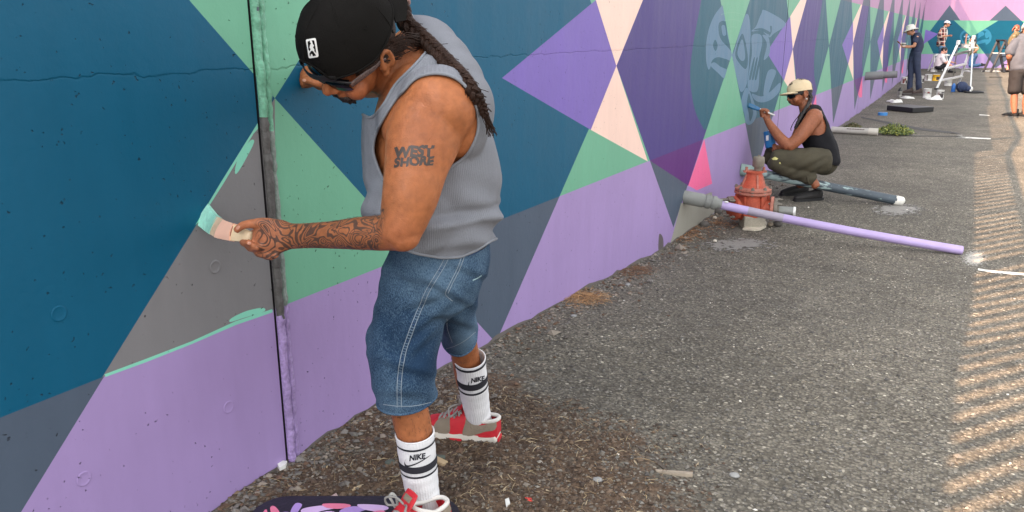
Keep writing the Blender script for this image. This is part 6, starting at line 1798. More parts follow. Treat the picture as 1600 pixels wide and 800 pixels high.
band([mid(*e0, zt - .004), mid(*e1, zt - .03), mid((344, 340), (330, 367), zt - .075)], [hw_(*e0, zt), hw_(*e1, zt - .03), hw_((344, 340), (330, 367), zt - .075)], [.005, .010, .011], BRM, 'bristles')
band([mid((342, 338.5), (329, 366), zt - .07), mid(*e2, zt - .10)], [hw_((342, 338.5), (329, 366), zt - .07) * .97, hw_(*e2, zt - .10) * .98], [.0095, .0105], BRD, 'bristle_roots')
band([mid(*e2, zt - .098), mid(*e3, zt - .15)], [hw_(*e2, zt - .098), hw_(*e3, zt - .15)], [.0125, .0125], FER, 'ferrule')
for f_ in (.18, .3, .8):
    a = np.array(e2[0]) + (np.array(e3[0]) - np.array(e2[0])) * f_; b = np.array(e2[1]) + (np.array(e3[1]) - np.array(e2[1])) * f_; z_c = zt - .098 - .052 * f_
    ob('ferrule_bead', tube([C(*a, z_c - .0125), C(*((a + b) / 2), z_c - .0178), C(*b, z_c - .0125)], .0014, 6), mat('ferrule_line', lin(140, 80, 62), .5, .1), br)
band([mid(*e3, zt - .146), mid((380, 357), (374, 377), zt - .165), mid((394, 363), (391, 376), zt - .178), mid((402, 366), (400, 377), zt - .165), mid((410, 369), (409, 378), zt - .15)], [hw_(*e3, zt - .146) * .92, hw_((380, 357), (374, 378), zt - .17), hw_((394, 363), (391, 377), zt - .195), hw_((404, 366), (402, 378), zt - .19), hw_((414, 369), (413, 379), zt - .17)], [.010, .010, .009, .008, .007], WOODH, 'handle')
# ------------------------------------------------------------------ the other painters (joints traced, then given real depth)
def head_at(c, a, p, r, s):
    L_, F_, U_ = head_axes(math.radians(a), math.radians(p), math.radians(r)); R_ = np.stack([L_, F_, U_], 1)
    return (lambda x, y, z: c + (L_ * x + F_ * y + U_ * z) * s), R_
def hand_parts(wr, tip, nrm_, s=1.0, curl=.5, thumb=None):
    """palm and five bent digits from the wrist towards tip; nrm_ is the way the fingers curl"""
    d = nrm(tip - wr); n = nrm(nrm_ - d * (nrm_ @ d)); sd = np.cross(d, n); o = []
    o.append(tube([wr, wr + d * .045 * s, wr + d * .085 * s], [(.026 * s, .019 * s), (.038 * s, .018 * s), (.038 * s, .016 * s)], 12, ref=tuple(n)))
    for k, (off, ln) in enumerate(((-.028, .066), (-.010, .076), (.010, .071), (.027, .056))):
        b = wr + d * .082 * s + sd * off * s; pts = [b]; ang = .15; 
        for seg in (.45, .32, .25): ang += curl; pts.append(pts[-1] + (d * math.cos(ang) + n * math.sin(ang)) * ln * seg * s)
        o.append(finger(pts, .0102 * s, 8))
    t = thumb if thumb is not None else -1
    b = wr + d * .03 * s + sd * t * .028 * s
    o.append(finger([b, b + (d * .5 + sd * t * .8 + n * .3) * .03 * s, b + (d * .9 + sd * t * .8 + n * .6) * .052 * s, b + (d * 1.2 + sd * t * .6 + n * .9) * .07 * s], .0118 * s, 8))
    return o
def cloth(parts, vox, m, nm, parent, amp=.006, cut=None, freq=9, thick=0.0, seed=1):
    V, F = fuse(parts, vox, 5)
    V = V + vnormals(V, F) * (amp * vnoise(V, freq, seed) + amp * .6 * vnoise(V, freq * 2.3, seed + 1))[:, None]
    VF = (V, F)
    if cut is not None: VF = iso_cut(VF, cut(V))
    return ob(nm, shell(VF, thick) if thick else VF, m, parent), VF
def skin_ob(parts, vox, col, base, label, group=None, extra=None):
    V, F = fuse(parts, vox, 4)
    o = ob('person', (V, F), skin_material('skin_plain'), origin=base, label=label, cat='person', group=group)
    c = np.tile(np.array(col), (len(V), 1)) * (1 + .10 * vnoise(V, 14, 5))[:, None]
    if extra: c = extra(V, c)
    cattr(o, 'skin', c, 'POINT'); return o
def hair_ob(hd_, R_, s, parent, m, back=.0, low=-.05, long=None, nm='hair', amp=.003):
    V, F = ell(hd_(0, -.014, .05), tuple(q * s for q in (.084, .104, .094)), R_, 30, 22)
    Lx = (V - hd_(0, 0, 0)) @ R_ / s
    V = V + vnormals(V, F) * (amp * vnoise(V, 50, 3))[:, None]
    VF = iso_cut((V, F), np.minimum(.066 - Lx[:, 1] - .8 * np.clip(.03 - Lx[:, 2], 0, 1), Lx[:, 2] - low))
    o = ob(nm, shell(VF, .004), m, parent)
    if long: 
        for k, pth in enumerate(long): ob('hair_lock', tube(pth[0], pth[1], 10), m, o)
    return o
def sole_shoe(heel, toe, m, parent, s=1.0, solem=None, h=.085, ankle=None):
    fx = nrm(toe - heel); sd = nrm(np.cross([0, 0, 1.0], fx)); up = np.cross(fx, sd); L_ = .29 * s
    q = lambda x, y, z: heel + fx * x * s + sd * y * s + up * z * s
    P = [tube([q(.02, 0, .05), q(.09, 0, .05), (q(.18, 0, .042)), q(.25, 0, .032), q(.28, 0, .028)], [(.034 * s, .045 * s), (.038 * s, .045 * s), (.043 * s, .036 * s), (.042 * s, .026 * s), (.028 * s, .018 * s)], 14, ref=tuple(up)), tube([q(.055, 0, .05), q(.05, 0, h + .02)], [.038 * s, .036 * s], 12)]
    V, F = fuse(P, .008, 3); o = ob('shoe', (V, F), m, parent)
    pl = smoothpoly([(0, -.028), (.10, -.038), (.2, -.046), (.28, -.03), (.292, 0), (.28, .03), (.2, .046), (.10, .036), (0, .028)], 3)
    ob('shoe_sole', prism(pl, heel + up * -.001, fx * s, sd * s, up, .024 * s), solem or BLK, o, smooth=False); return o

# ---- crouching painter by the red valve
gp = G(1262, 309); zc0 = toC(gp)[2] - .02
def c_(x, y, d=0.0): return C(x, y, zc0 - .10 + d)
SKB = lin(138, 84, 58)
hd2, R2_ = head_at(c_(1250, 149.5, .0), 6, 12, 4, 1.17)
sk2 = head_parts(hd2, R2_, 1.17)
sk2.append(tube([c_(1264, 180, .02), c_(1259, 168, .0), hd2(0, -.03, -.03)], [.074, .066, .062], 14))
sk2.append(tube([c_(1266, 180, .02), c_(1272, 205, .02), c_(1284, 232, .02), c_(1290, 252, .02)], [(.12, .15), (.135, .165), (.13, .15), (.12, .15)], 20))
sk2 += [ell(c_(1272, 184, -.15), (.085, .085, .09)), ell(c_(1262, 182, .17), (.085, .085, .09))]
sk2.append(tube([c_(1271, 184, -.17), c_(1257, 204, -.20), c_(1244, 219, -.20), c_(1232, 229, -.19)], [.078, .074, .064, .056], 16))
sk2.append(tube([c_(1232, 228, -.19), c_(1220, 217, -.14), c_(1207, 200, -.08), c_(1199, 188, -.05)], [.056, .054, .043, .033], 16))
wr = c_(1199, 188, -.05)
sk2.append(tube([wr, c_(1197, 180, -.045), c_(1196, 173, -.04)], [(.032, .026), (.042, .027), (.04, .025)], 12))
for i, (fx0, fy0) in enumerate(((1195, 171), (1194, 174.5), (1194, 178), (1195, 181.5))):
    sk2.append(finger([c_(fx0 + 3, fy0, -.01), c_(fx0 - 3, fy0 - .5, -.02), c_(fx0 - 6, fy0 + .5, -.05), c_(fx0 - 3, fy0 + 1.2, -.08)], .0115, 8))
sk2.append(finger([c_(1200, 178, -.08), c_(1196, 173, -.095), c_(1191, 171.5, -.09), c_(1187, 172.5, -.075)], .0125, 8))
sk2.append(tube([c_(1258, 186, .22), c_(1246, 214, .26), c_(1238, 230, .24)], [.07, .062, .052], 14)); sk2.append(tube([c_(1238, 230, .24), c_(1228, 232, .14), c_(1219, 232, .06)], [.05, .042, .034], 14))
sk2 += hand_parts(c_(1219, 232, .06), c_(1203, 232, .0), -CF + CU * .0, 1.15, .62, thumb=-1)
sk2 += [tube([c_(1262, 276, -.12), c_(1270, 283, -.12), c_(1275, 290, -.12)], [.05, .043, .045], 12), tube([c_(1248, 276, .16), c_(1252, 290, .16)], [.05, .045], 12)]
p2 = skin_ob(sk2, .0075, SKB, gp, 'crouching man in black tank top and cream cap painting beside the red valve')
# tank top
tk = [tube([c_(1263, 176, .02), c_(1268, 192, .02), c_(1275, 212, .02), c_(1285, 234, .03), c_(1291, 256, .03)], [(.13, .15), (.142, .17), (.148, .178), (.145, .17), (.14, .17)], 24), ell(c_(1262, 174, -.1), (.05, .05, .04)), ell(c_(1256, 174, .12), (.05, .05, .04)), ell(c_(1292, 250, .03), (.13, .14, .12))]
def tank2(V):
    u, v, z = np.array([toC(p) for p in V]).T
    nk = sdf_poly(u, v, [(1262, 150), (1268, 166), (1262, 174), (1250, 186), (1243, 204), (1232, 190), (1230, 150)])
    ah = sdf_poly(u, v, smoothpoly([(1260, 182), (1270, 171), (1282, 176), (1291, 192), (1290, 206), (1282, 212), (1264, 213), (1250, 226), (1238, 214), (1246, 198)], 4))
    f = -nk; f = np.minimum(f, np.where(z < zc0 - .10 + .02, -ah, 60)); f = np.minimum(f, sdf_poly(u, v, [(1200, 100), (1340, 100), (1340, 262), (1306, 258), (1286, 252), (1262, 250), (1200, 250)])); return f
TK2 = mat('tank_black', lin(24, 24, 28), .85, .15, 12, .3, 160, spec=.2)
t2, tv2 = cloth(tk, .0095, TK2, 'tank_top', p2, .006, tank2, 10, .004)
for l in rims(tv2):
    if len(l) > 20: ob('binding', rim_tube(l, .005, 6, .01), TK2, t2)
OLIVE = mat('trouser_olive', lin(62, 57, 42), .85, .22, 9, .25, 90, fine=.10, fscale=120)
pn = [ell(c_(1288, 254, .03), (.135, .17, .125)), tube([c_(1286, 252, -.08), c_(1262, 250, -.14), c_(1232, 249, -.15), c_(1211, 249, -.13)], [(.135, .11), (.125, .11), (.11, .10), (.098, .09)], 20),
      tube([c_(1210, 251, -.13), c_(1228, 262, -.13), c_(1248, 271, -.12), c_(1268, 279, -.12)], [(.095, .09), (.088, .08), (.078, .07), (.068, .062)], 18),
      tube([c_(1280, 252, .12), c_(1240, 246, .20), c_(1203, 242, .18)], [(.12, .11), (.11, .1), (.095, .09)], 18), tube([c_(1202, 243, .18), c_(1226, 262, .17), c_(1252, 282, .16)], [(.092, .085), (.08, .075), (.065, .06)], 16)]
V, F = fuse(pn, .0095, 6); u, v, z = np.array([toC(p) for p in V]).T
fd = .008 * vnoise(V, 9, 71) + .006 * np.sin((v + .5 * (u - 1240)) / 2.3 + 2.5 * vnoise(V, 5, 72)) * np.clip((u - 1210) / 30, 0, 1) * np.clip(vnoise(V, 6, 73) + .55, 0, 1)
V = V + vnormals(V, F) * fd[:, None]; tr2 = ob('trousers', (V, F), OLIVE, p2); tb = bvh((V, F))
for pl in ([(1206, 248), (1211, 245), (1216, 248), (1213, 250), (1208, 250)], [(1217, 254), (1219, 253), (1220, 256), (1218, 256)]):
    V2, T = triangulate([pl], grid=1.5); ob('paint_mark', drape(tb, V2, T, .003), mat('paint_mark', lin(196, 190, 120), .7), tr2)
ob('cuff', rim_tube([c_(1267 + 5.5 * math.cos(a), 279 + 9 * math.sin(a), -.12 + .06 * math.cos(a)) for a in np.linspace(0, 6.1, 24)], .010, 8, .015), OLIVE, tr2)
SHB = mat('shoe_black', lin(30, 28, 28), .75, .2, 20, .2)
hh_ = G(1284, 312); sole_shoe(hh_, hh_ + nrm(-CR * .9 - CH * .25) * .3, SHB, p2, 1.12, h=.11)
hh_ = G(1262, 303); sole_shoe(hh_, hh_ + nrm(-CR * .9 - CH * .25) * .3, SHB, p2, 1.12, h=.11)
# cap
CREAM = mat('cap_cream', lin(206, 186, 152), .85, .08, 12, .2, 200)
def baseball(hd_, R_, s, m, parent, front=None, z0=.034, mb=None, brim_len=.075, sgn=1):
    V, F = ell((0, 0, 0), (1, 1, 1), None, 40, 26)
    Vl = np.stack([V[:, 0] * .090, V[:, 1] * .110, np.sign(V[:, 2]) * np.abs(V[:, 2]) ** .85 * .098], 1) + np.array([0, -.006, .044])
    Vw = hd_(0, 0, 0) + (Vl @ R_.T) * s; F = [f_[::-1] for f_ in F]; Vw = Vw + vnormals(Vw, F) * (.0018 * vnoise(Vw, 22, 4))[:, None]
    cc = iso_cut((Vw, F), Vl[:, 2] - z0 - .1 * Vl[:, 1] * .5); o = ob('cap', shell(cc, .003), m, parent)
    for k in range(6):
        a = k * math.pi / 3 + .52; pts = []
        for t in np.linspace(.15, 1.5, 8): pts.append(hd_(math.cos(t) * .0905 * math.sin(a), -.006 + math.cos(t) * .1105 * math.cos(a), .044 + .0985 * math.sin(t) ** .85))
        ob('cap_seam', tube(pts, .0016, 5, cap=0), m, o)
    ob('cap_button', ell(hd_(0, -.006, .143), (.009, .009, .006)), m, o)
    V = []; F = []
    for i in range(15):
        u = -1 + i / 7
        for j in range(6):
            w_ = j / 5; x = u * (.076 - .006 * w_); y = .045 + .058 * math.sqrt(max(0, 1 - u * u * .98)) + w_ * brim_len * math.sqrt(max(0, 1 - u * u)) ; V.append(hd_(x, sgn * y, z0 + .012 - .016 * u * u - .006 * w_))
    for i in range(14):
        for j in range(5): a = i * 6 + j; F.append((a, a + 6, a + 7, a + 1))
    ob('brim', shell((np.array(V), F), .005), mb or m, o); return o, cc
cp2, ccv = baseball(hd2, R2_, 1.17, CREAM, p2)
V2, T = triangulate([[(1231.5, 131), (1237.5, 128), (1238.8, 131.5), (1233, 134)]], grid=1.2); ob('badge', drape(bvh(ccv), V2, T, .002), mat('badge_brown', lin(52, 44, 40), .7), cp2)
V2, T = triangulate([[(1233, 131.2), (1236.8, 129.5), (1237.2, 130.8), (1233.5, 132.4)]], grid=1.2); ob('badge_print', drape(bvh(ccv), V2, T, .003), mat('badge_tan', lin(150, 130, 104), .7), cp2)
# sunglasses, hair and braid, earring
def shades(hd_, parent, s):
    V = []; F = []
    for i in range(17):
        for j in range(5):
            a = -1 + i / 8; b = -1 + j / 2; V.append(hd_(a * .068, .106 - .028 * a * a, .006 + b * .019 * (1 - .3 * abs(a))))
    for i in range(16):
        for j in range(4): k = i * 5 + j; F.append((k + 1, k + 6, k + 5, k))
    o = ob('sunglasses', shell((np.array(V), F), .003), GL, parent)
    for q in (1, -1): ob('temple_arm', tube([hd_(q * .068, .08, .016), hd_(q * .08, .04, .016), hd_(q * .083, 0, .014)], [(.008, .003), (.006, .003), (.004, .003)], 8, ref=tuple(nrm(hd_(1, 0, 0) - hd_(0, 0, 0)))), GLF, o)
    return o
shades(hd2, p2, 1.17)
HAIRB = mat('hair_black', lin(30, 25, 24), .5, .3, 30, .4, 150, fine=.3, fscale=160)
lk = [[hd2(.07, -.05, .0), hd2(.075, -.05, -.05), c_(1254, 178, -.13), c_(1247, 190, -.16), c_(1243, 200, -.16)]]
hr2 = hair_ob(hd2, R2_, 1.17, p2, HAIRB, low=-.05)
for k in range(3):
    pth = crom(np.array(lk[0]), 60); tt_ = np.linspace(0, 22, 60) + 2 * math.pi * k / 3
    pth = pth + np.outer(np.sin(tt_) * .009, CR) + np.outer(np.sin(2 * tt_) * .006, CF); ob('plait', tube(pth, list(np.linspace(.014, .008, 60)), 8, samples=60), HAIRB, hr2)
ob('earring', rim_tube([hd2(.092, -.006 + .006 * math.cos(a), -.04 + .008 * math.sin(a)) for a in np.linspace(0, 6, 12)], .0022, 6, .004), mat('silver', lin(200, 196, 190), .25, .05, metal=.9), p2)
ob('pendant_cord', tube([c_(1252, 176, -.09), c_(1241, 190, -.07), c_(1236, 200, -.05), c_(1236, 204, -.05)], .004, 6), TK2, p2)
# his brush and paint cup
bt0 = c_(1164, 162, -.02); bt1 = c_(1184, 170, -.06); bt2 = c_(1210, 180, -.10)
pb2 = thing('paintbrush', 'blue paintbrush with white handle held up by the crouching man', 'paintbrush', tuple(bt1))
BLP = mat('paint_blue_wet', lin(24, 92, 132), .35, .12, 20)
ob('bristles', tube([bt0, bt0 + (bt1 - bt0) * .5, bt1 - (bt1 - bt0) * .1], [(.012, .010), (.026, .013), (.022, .012)], 14), BLP, pb2)
ob('ferrule', tube([bt1 - (bt1 - bt0) * .14, bt1 + (bt2 - bt1) * .12], [(.023, .014), (.016, .012)], 14, cap=.1), mat('paint_blue_dry', lin(40, 96, 140), .5, .15, 30), pb2)
ob('handle', tube([bt1 + (bt2 - bt1) * .1, bt1 + (bt2 - bt1) * .5, bt2], [.012, .010, .008], 10), mat('brush_white', lin(205, 204, 200), .4, .05), pb2)
cb_ = c_(1204, 231, .03); cu_ = nrm(c_(1202, 205, .03) - cb_); pc2 = thing('paint_cup', 'blue plastic paint cup with white drips resting on the far knee of the crouching man', 'cup', tuple(cb_))
cbR = basis(cu_)
ob('cup_body', lathe([(.046, 0), (.05, .005), (.058, .165), (.055, .166), (.047, .02), (0, .02)], cb_, cbR, 22, True, False), mat('cup_blue', lin(30, 104, 160), .4, .1, 12), pc2)
ob('paint_fill', lathe([(.0, .12), (.053, .12)], cb_, cbR, 22, False, False), BLP, pc2)
for a0, h0, h1 in ((.2, .04, .09), (.5, .06, .085)):
    A_ = [cb_ + cbR @ np.array([math.cos(a) * (.055 + .045 * 0), math.sin(a) * .055, h0 + (h1 - h0) * 0]) for a in (0,)]
V2, T = triangulate([[(1197, 212), (1201, 211), (1201, 219), (1197, 220)]], grid=1.5)
cv = lathe([(.046, 0), (.05, .005), (.058, .165)], cb_, cbR, 22, True, False); ob('paint_drip', drape(bvh(cv), V2, T, .0015), WHT, pc2)

# ---- painter in the white bucket hat
gp = G(1427, 146); gp[2] += .03; z1 = toC(gp)[2]
def d_(x, y, q=0.0): return C(x, y, z1 - .0 + q)
def zfix(zbase):
    return None
hd3, R3_ = head_at(d_(1423.5, 49.5), 4, 12, 0, 1.08); SKN = lin(186, 132, 104)
s3 = head_parts(hd3, R3_, 1.08) + [tube([d_(1430, 58), hd3(0, -.03, -.03)], [.06, .054], 12), tube([d_(1431, 56), d_(1433, 70), d_(1430, 88)], [(.09, .14), (.10, .14), (.1, .14)], 14)]
s3 += [tube([d_(1433, 58, -.19), d_(1430, 66, -.21), d_(1428.5, 72, -.21)], [.055, .048, .042], 12), tube([d_(1428.5, 72, -.21), d_(1420, 73.5, -.16), d_(1415, 73.5, -.12)], [.04, .034, .028], 12), tube([d_(1430, 58, .19), d_(1428, 72, .2), d_(1415, 72, .06)], [.05, .04, .03], 12)]
s3 += hand_parts(d_(1415, 73.5, -.12), d_(1409, 73.5, -.05), CU * .6 - CF * .2, 1.05, .55) + hand_parts(d_(1415, 72, .06), d_(1408, 70, .02), -CF, 1.05, .6)
s3 += [tube([d_(1429, 86, .05), d_(1423, 112, .06), d_(1420, 142, .06)], [.07, .05, .045], 10), tube([d_(1432, 86, -.05), d_(1433, 112, -.06), d_(1435.5, 142, -.06)], [.07, .05, .045], 10)]
p3 = skin_ob(s3, .011, SKN, gp, 'person in a white bucket hat, navy shirt and jeans standing at the wall')
NAV = mat('shirt_navy', lin(38, 46, 70), .85, .15, 9, .2, 60); JEAN = mat('jeans_dark', lin(40, 48, 70), .85, .2, 9, .3, 80, fine=.1, fscale=100)
cloth([tube([d_(1430, 55), d_(1433, 64), d_(1434, 74), d_(1431, 82)], [(.105, .18), (.135, .19), (.135, .18), (.13, .175)], 18), ell(d_(1432, 56), (.08, .08, .06)), tube([d_(1433, 57, -.17), d_(1430, 66, -.21)], [(.075, .07), (.07, .065)], 14), tube([d_(1430, 57, .17), d_(1428, 66, .2)], [.075, .066], 14)], .013, NAV, 'shirt', p3, .009, None, 9)
cloth([ell(d_(1431, 83), (.125, .15, .13)), tube([d_(1428, 84, .07), d_(1424, 100, .07), d_(1423, 118, .06), d_(1421, 140, .06)], [.105, .085, .075, .075], 14), tube([d_(1433, 84, -.07), d_(1433, 102, -.07), d_(1435, 120, -.06), d_(1436, 140, -.06)], [.11, .09, .08, .078], 14)], .013, JEAN, 'jeans', p3, .009, None, 8)
BRN = mat('shoe_brown', lin(62, 50, 46), .8, .15, 15)
for q, o_ in ((G(1426, 146.5), .03), (G(1440, 147.5), .03)):
    q = q + np.array([0, 0, o_]); sole_shoe(q, q + nrm(-CR * .9 - CH * .3), BRN, p3, 1.1, BRN)
hat = ob('bucket_hat', lathe([(.175, .0), (.17, .012), (.125, .035), (.105, .05), (.10, .10), (.085, .135), (.05, .148), (0, .15)], hd3(0, -.005, .022), R3_ * 1.12, 28, False, False), mat('hat_white', lin(206, 204, 196), .9, .08, 14, .2, 60), p3)
hair_ob(hd3, R3_, 1.08, p3, HAIRB, low=-.08)
cq = d_(1411.5, 74, -.04); pc3 = thing('paint_can', 'small white paint cup held in the hand of the person in the bucket hat', 'paint can', tuple(cq))
ob('can_body', lathe([(.055, 0), (.06, .12), (.056, .12), (.05, .02)], cq, None, 18, True, False), CANW, pc3); ob('label_print', lathe([(.0585, .05), (.0595, .09)], cq, None, 18, False, False), IRON, pc3)
ob('paintbrush', join([tube([d_(1402.5, 64.5, .1), d_(1405, 67, .08)], [(.02, .012), (.024, .014)], 8), tube([d_(1405, 67, .08), d_(1409, 71, .03)], .012, 8)]), mat('brush_brown', lin(110, 70, 52), .6), origin=d_(1405, 67, .08), label='small brown brush held against the wall by the person in the bucket hat', cat='paintbrush')

# ---- man in the plaid shirt, facing right
gp = GZ(1473, 31.8); z1 = 31.8
hd4, R4_ = head_at(d_(1479.5, 38.5), 172, 14, 0, 1.1)
s4 = head_parts(hd4, R4_, 1.1) + [tube([d_(1475, 46), hd4(0, -.03, -.03)], [.065, .058], 12), tube([d_(1473, 46), d_(1471, 60), d_(1472, 74)], [(.1, .15), (.11, .15), (.1, .15)], 14)]
s4 += [tube([d_(1470, 48, -.2), d_(1467, 56, -.24)], [.055, .048], 12), tube([d_(1467.5, 56.5, -.24), d_(1475, 56.5, -.22), d_(1481, 56, -.18)], [.045, .038, .03], 12)] + hand_parts(d_(1481, 56, -.18), d_(1486, 55.5, -.18), CU * -.6 - CF * .3, 1.1, .35)
s4 += [tube([d_(1471, 78, .08), d_(1472, 102, .08)], [.07, .055], 10), tube([d_(1474, 78, -.08), d_(1475, 102, -.08)], [.07, .055], 10)]
p4 = skin_ob(s4, .013, SKN, gp, 'man in a red and white plaid shirt and white cap standing behind the seated painter')
def plaid():
    m = mat('plaid_cloth', lin(150, 60, 56), .85, .1); N = m.node_tree.nodes; L = m.node_tree.links; b = N['Principled BSDF']
    tc = N.new('ShaderNodeTexCoord'); mp = N.new('ShaderNodeMapping'); mp.inputs['Rotation'].default_value = (0, 0, -YAW); L.new(tc.outputs['Object'], mp.inputs[0]); sp = N.new('ShaderNodeSeparateXYZ'); L.new(mp.outputs[0], sp.inputs[0]); cur = None
    def stripe(o, f, ph, th):
        a = N.new('ShaderNodeMath'); a.operation = 'MULTIPLY_ADD'; L.new(o, a.inputs[0]); a.inputs[1].default_value = f; a.inputs[2].default_value = ph
        s = N.new('ShaderNodeMath'); s.operation = 'SINE'; L.new(a.outputs[0], s.inputs[0]); g_ = N.new('ShaderNodeMath'); g_.operation = 'GREATER_THAN'; L.new(s.outputs[0], g_.inputs[0]); g_.inputs[1].default_value = th; return g_.outputs[0]
    cur = (.30, .035, .03)
    src = N.new('ShaderNodeRGB'); src.outputs[0].default_value = (*lin(150, 58, 54), 1); c = src.outputs[0]
    for o, f, ph, th, col in ((sp.outputs[0], 38, 0, .1, lin(40, 36, 44)), (sp.outputs[2], 38, 1, .1, lin(44, 38, 46)), (sp.outputs[0], 38, 2.5, .8, lin(214, 200, 186)), (sp.outputs[2], 38, 3.4, .8, lin(214, 200, 186))):
        mx = N.new('ShaderNodeMix'); mx.data_type = 'RGBA'; k = stripe(o, f, ph, th); q = N.new('ShaderNodeMath'); q.operation = 'MULTIPLY'; L.new(k, q.inputs[0]); q.inputs[1].default_value = .75; L.new(q.outputs[0], mx.inputs['Factor']); L.new(c, mx.inputs[6]); mx.inputs[7].default_value = (*col, 1); c = mx.outputs[2]
    L.new(c, b.inputs['Base Color']); return m
PL = plaid()
cloth([tube([d_(1474, 45), d_(1472, 52), d_(1471, 62), d_(1469.5, 70)], [(.10, .19), (.14, .20), (.14, .19), (.15, .19)], 18), tube([d_(1471, 48, -.18), d_(1467, 57, -.24), d_(1471, 57, -.23)], [.075, .065, .055], 14), tube([d_(1474, 48, .18), d_(1474, 57, .24)], [.07, .06], 12)], .015, PL, 'plaid_shirt', p4, .01, None, 8)
ob('undershirt', ell(d_(1477.5, 55, .0), (.06, .10, .24), rotz(YAW)), CANW, p4)
cloth([ell(d_(1472, 74), (.13, .16, .12)), tube([d_(1470.5, 75, .08), d_(1471, 88, .08), d_(1472, 104, .08)], [.1, .085, .08], 12), tube([d_(1474, 75, -.08), d_(1474, 88, -.08), d_(1475, 104, -.08)], [.105, .09, .085], 12)], .015, mat('jeans_blue', lin(92, 128, 158), .85, .15, 8), 'jeans', p4, .008, None, 8)
for q in (GZ(1470, 31.95), GZ(1473, 31.7)): sole_shoe(q, q + nrm(CR), BLK, p4, 1.1)
baseball(hd4, R4_, 1.12, mat('cap_white4', lin(222, 222, 226), .8, .06), p4, mb=mat('cap_bluebill', lin(60, 84, 130), .8, .1))
hair_ob(hd4, R4_, 1.1, p4, HAIRB, low=-.05)

# ---- seated painter in white
gp = GZ(1474, 30.6); z1 = 30.6
hd5, R5_ = head_at(d_(1475, 80), 160, 25, 0, 1.08)
s5 = head_parts(hd5, R5_, 1.08) + [tube([d_(1470, 88), hd5(0, -.03, -.03)], [.06, .055], 12), tube([d_(1470, 88), d_(1467, 98), d_(1467, 105)], [(.11, .15), (.12, .15), (.12, .15)], 14)]
s5 += [tube([d_(1472, 91, -.2), d_(1477, 98, -.28)], [.055, .048], 12), tube([d_(1477, 98, -.28), d_(1484, 96.5, -.25), d_(1489, 97.5, -.2)], [.045, .036, .028], 12)] + hand_parts(d_(1489, 97.5, -.2), d_(1494, 98, -.2), CU * -1, 1.0, .4)
s5 += [tube([d_(1470, 104, -.1), d_(1479, 100, -.2), d_(1486, 103, -.25)], [.08, .068, .055], 12), tube([d_(1486, 103, -.25), d_(1482, 106, -.15), d_(1476, 107, -.05)], [.052, .046, .04], 12), tube([d_(1470, 104, .1), d_(1480, 102, .2), d_(1488, 105, .2)], [.08, .065, .05], 12)]
p5 = skin_ob(s5, .013, lin(206, 150, 130), gp, 'dark haired person in a white shirt sitting cross legged behind the white step stool')
cloth([tube([d_(1470, 87), d_(1468, 95), d_(1467, 104)], [(.12, .19), (.15, .20), (.15, .19)], 16), tube([d_(1472, 90, -.19), d_(1476, 97, -.27)], [.078, .07], 12), tube([d_(1472, 90, .19), d_(1476, 97, .25)], [.075, .07], 12)], .015, mat('shirt_white', lin(220, 206, 206), .85, .06), 'shirt', p5, .012, None, 7)
cloth([ell(d_(1468, 105), (.17, .2, .10)), tube([d_(1470, 104, -.1), d_(1477, 101.5, -.2)], [.1, .085], 12), tube([d_(1470, 104, .1), d_(1477, 103, .2)], [.1, .085], 12)], .015, mat('shorts_black', lin(34, 32, 36), .85, .1), 'shorts', p5, .008)
hair_ob(hd5, R5_, 1.1, p5, HAIRB, low=-.06, amp=.008)
q = GZ(1481, 30.2); sole_shoe(q, q + nrm(CR * .8 - CH), BLK, p5, 1.0)

# ---- kneeling painter, seen from behind
gp = GZ(1522, 32.6); z1 = 32.6
hd6, R6_ = head_at(d_(1520, 62), -40, -8, 0, 1.05)
s6 = head_parts(hd6, R6_, 1.05) + [tube([d_(1520, 70), hd6(0, -.03, -.03)], [.055, .05], 12), tube([d_(1520, 70), d_(1520, 78), d_(1521, 86)], [(.15, .1), (.14, .1), (.13, .1)], 14)]
s6 += [tube([d_(1516, 71, .05), d_(1511, 72, .2), d_(1509, 66, .4)], [.048, .04, .034], 12), tube([d_(1509, 66, .4), d_(1509.5, 61, .5), d_(1510, 58, .55)], [.034, .03, .026], 12), tube([d_(1525, 71), d_(1527.5, 76, -.05), d_(1524, 80, -.15)], [.048, .042, .034], 12)]
s6 += hand_parts(d_(1510, 58, .55), d_(1510.5, 54, .6), -CF, 1.0, .3) + hand_parts(d_(1524, 80, -.15), d_(1521, 81, -.2), -CU, 1.0, .4)
s6 += [tube([d_(1526, 101, .0), d_(1533, 100.5, .0)], [.045, .042], 10)]
p6 = skin_ob(s6, .013, lin(188, 128, 100), gp, 'long haired person in jeans kneeling at the far wall behind the stepladder')
cloth([tube([d_(1519.5, 71), d_(1519.5, 78), d_(1520.5, 86)], [(.155, .12), (.155, .12), (.15, .125)], 16)], .015, mat('top_olive', lin(96, 92, 66), .85, .12), 'top', p6, .008)
cloth([ell(d_(1521, 87), (.16, .16, .13)), tube([d_(1520, 88, -.06), d_(1517.5, 96, -.1), d_(1516, 103, -.12)], [.105, .09, .075], 12), tube([d_(1523, 88, .08), d_(1521, 96, .06), d_(1520, 103, .05)], [.105, .09, .075], 12), tube([d_(1516, 103, -.12), d_(1523, 102.5, -.08), d_(1531, 101, -.06)], [.072, .065, .055], 12), tube([d_(1520, 103, .05), d_(1527, 102.5, .06), d_(1533, 101.5, .08)], [.072, .065, .055], 12)], .015, mat('jeans_mid', lin(72, 104, 138), .85, .18, 8), 'jeans', p6, .01)
for y_ in (-.06, .08):
    a = d_(1532, 103.5, y_); sole_shoe(a, a + nrm(CR + CU * .12), BLK, p6, 1.0)
lk = []
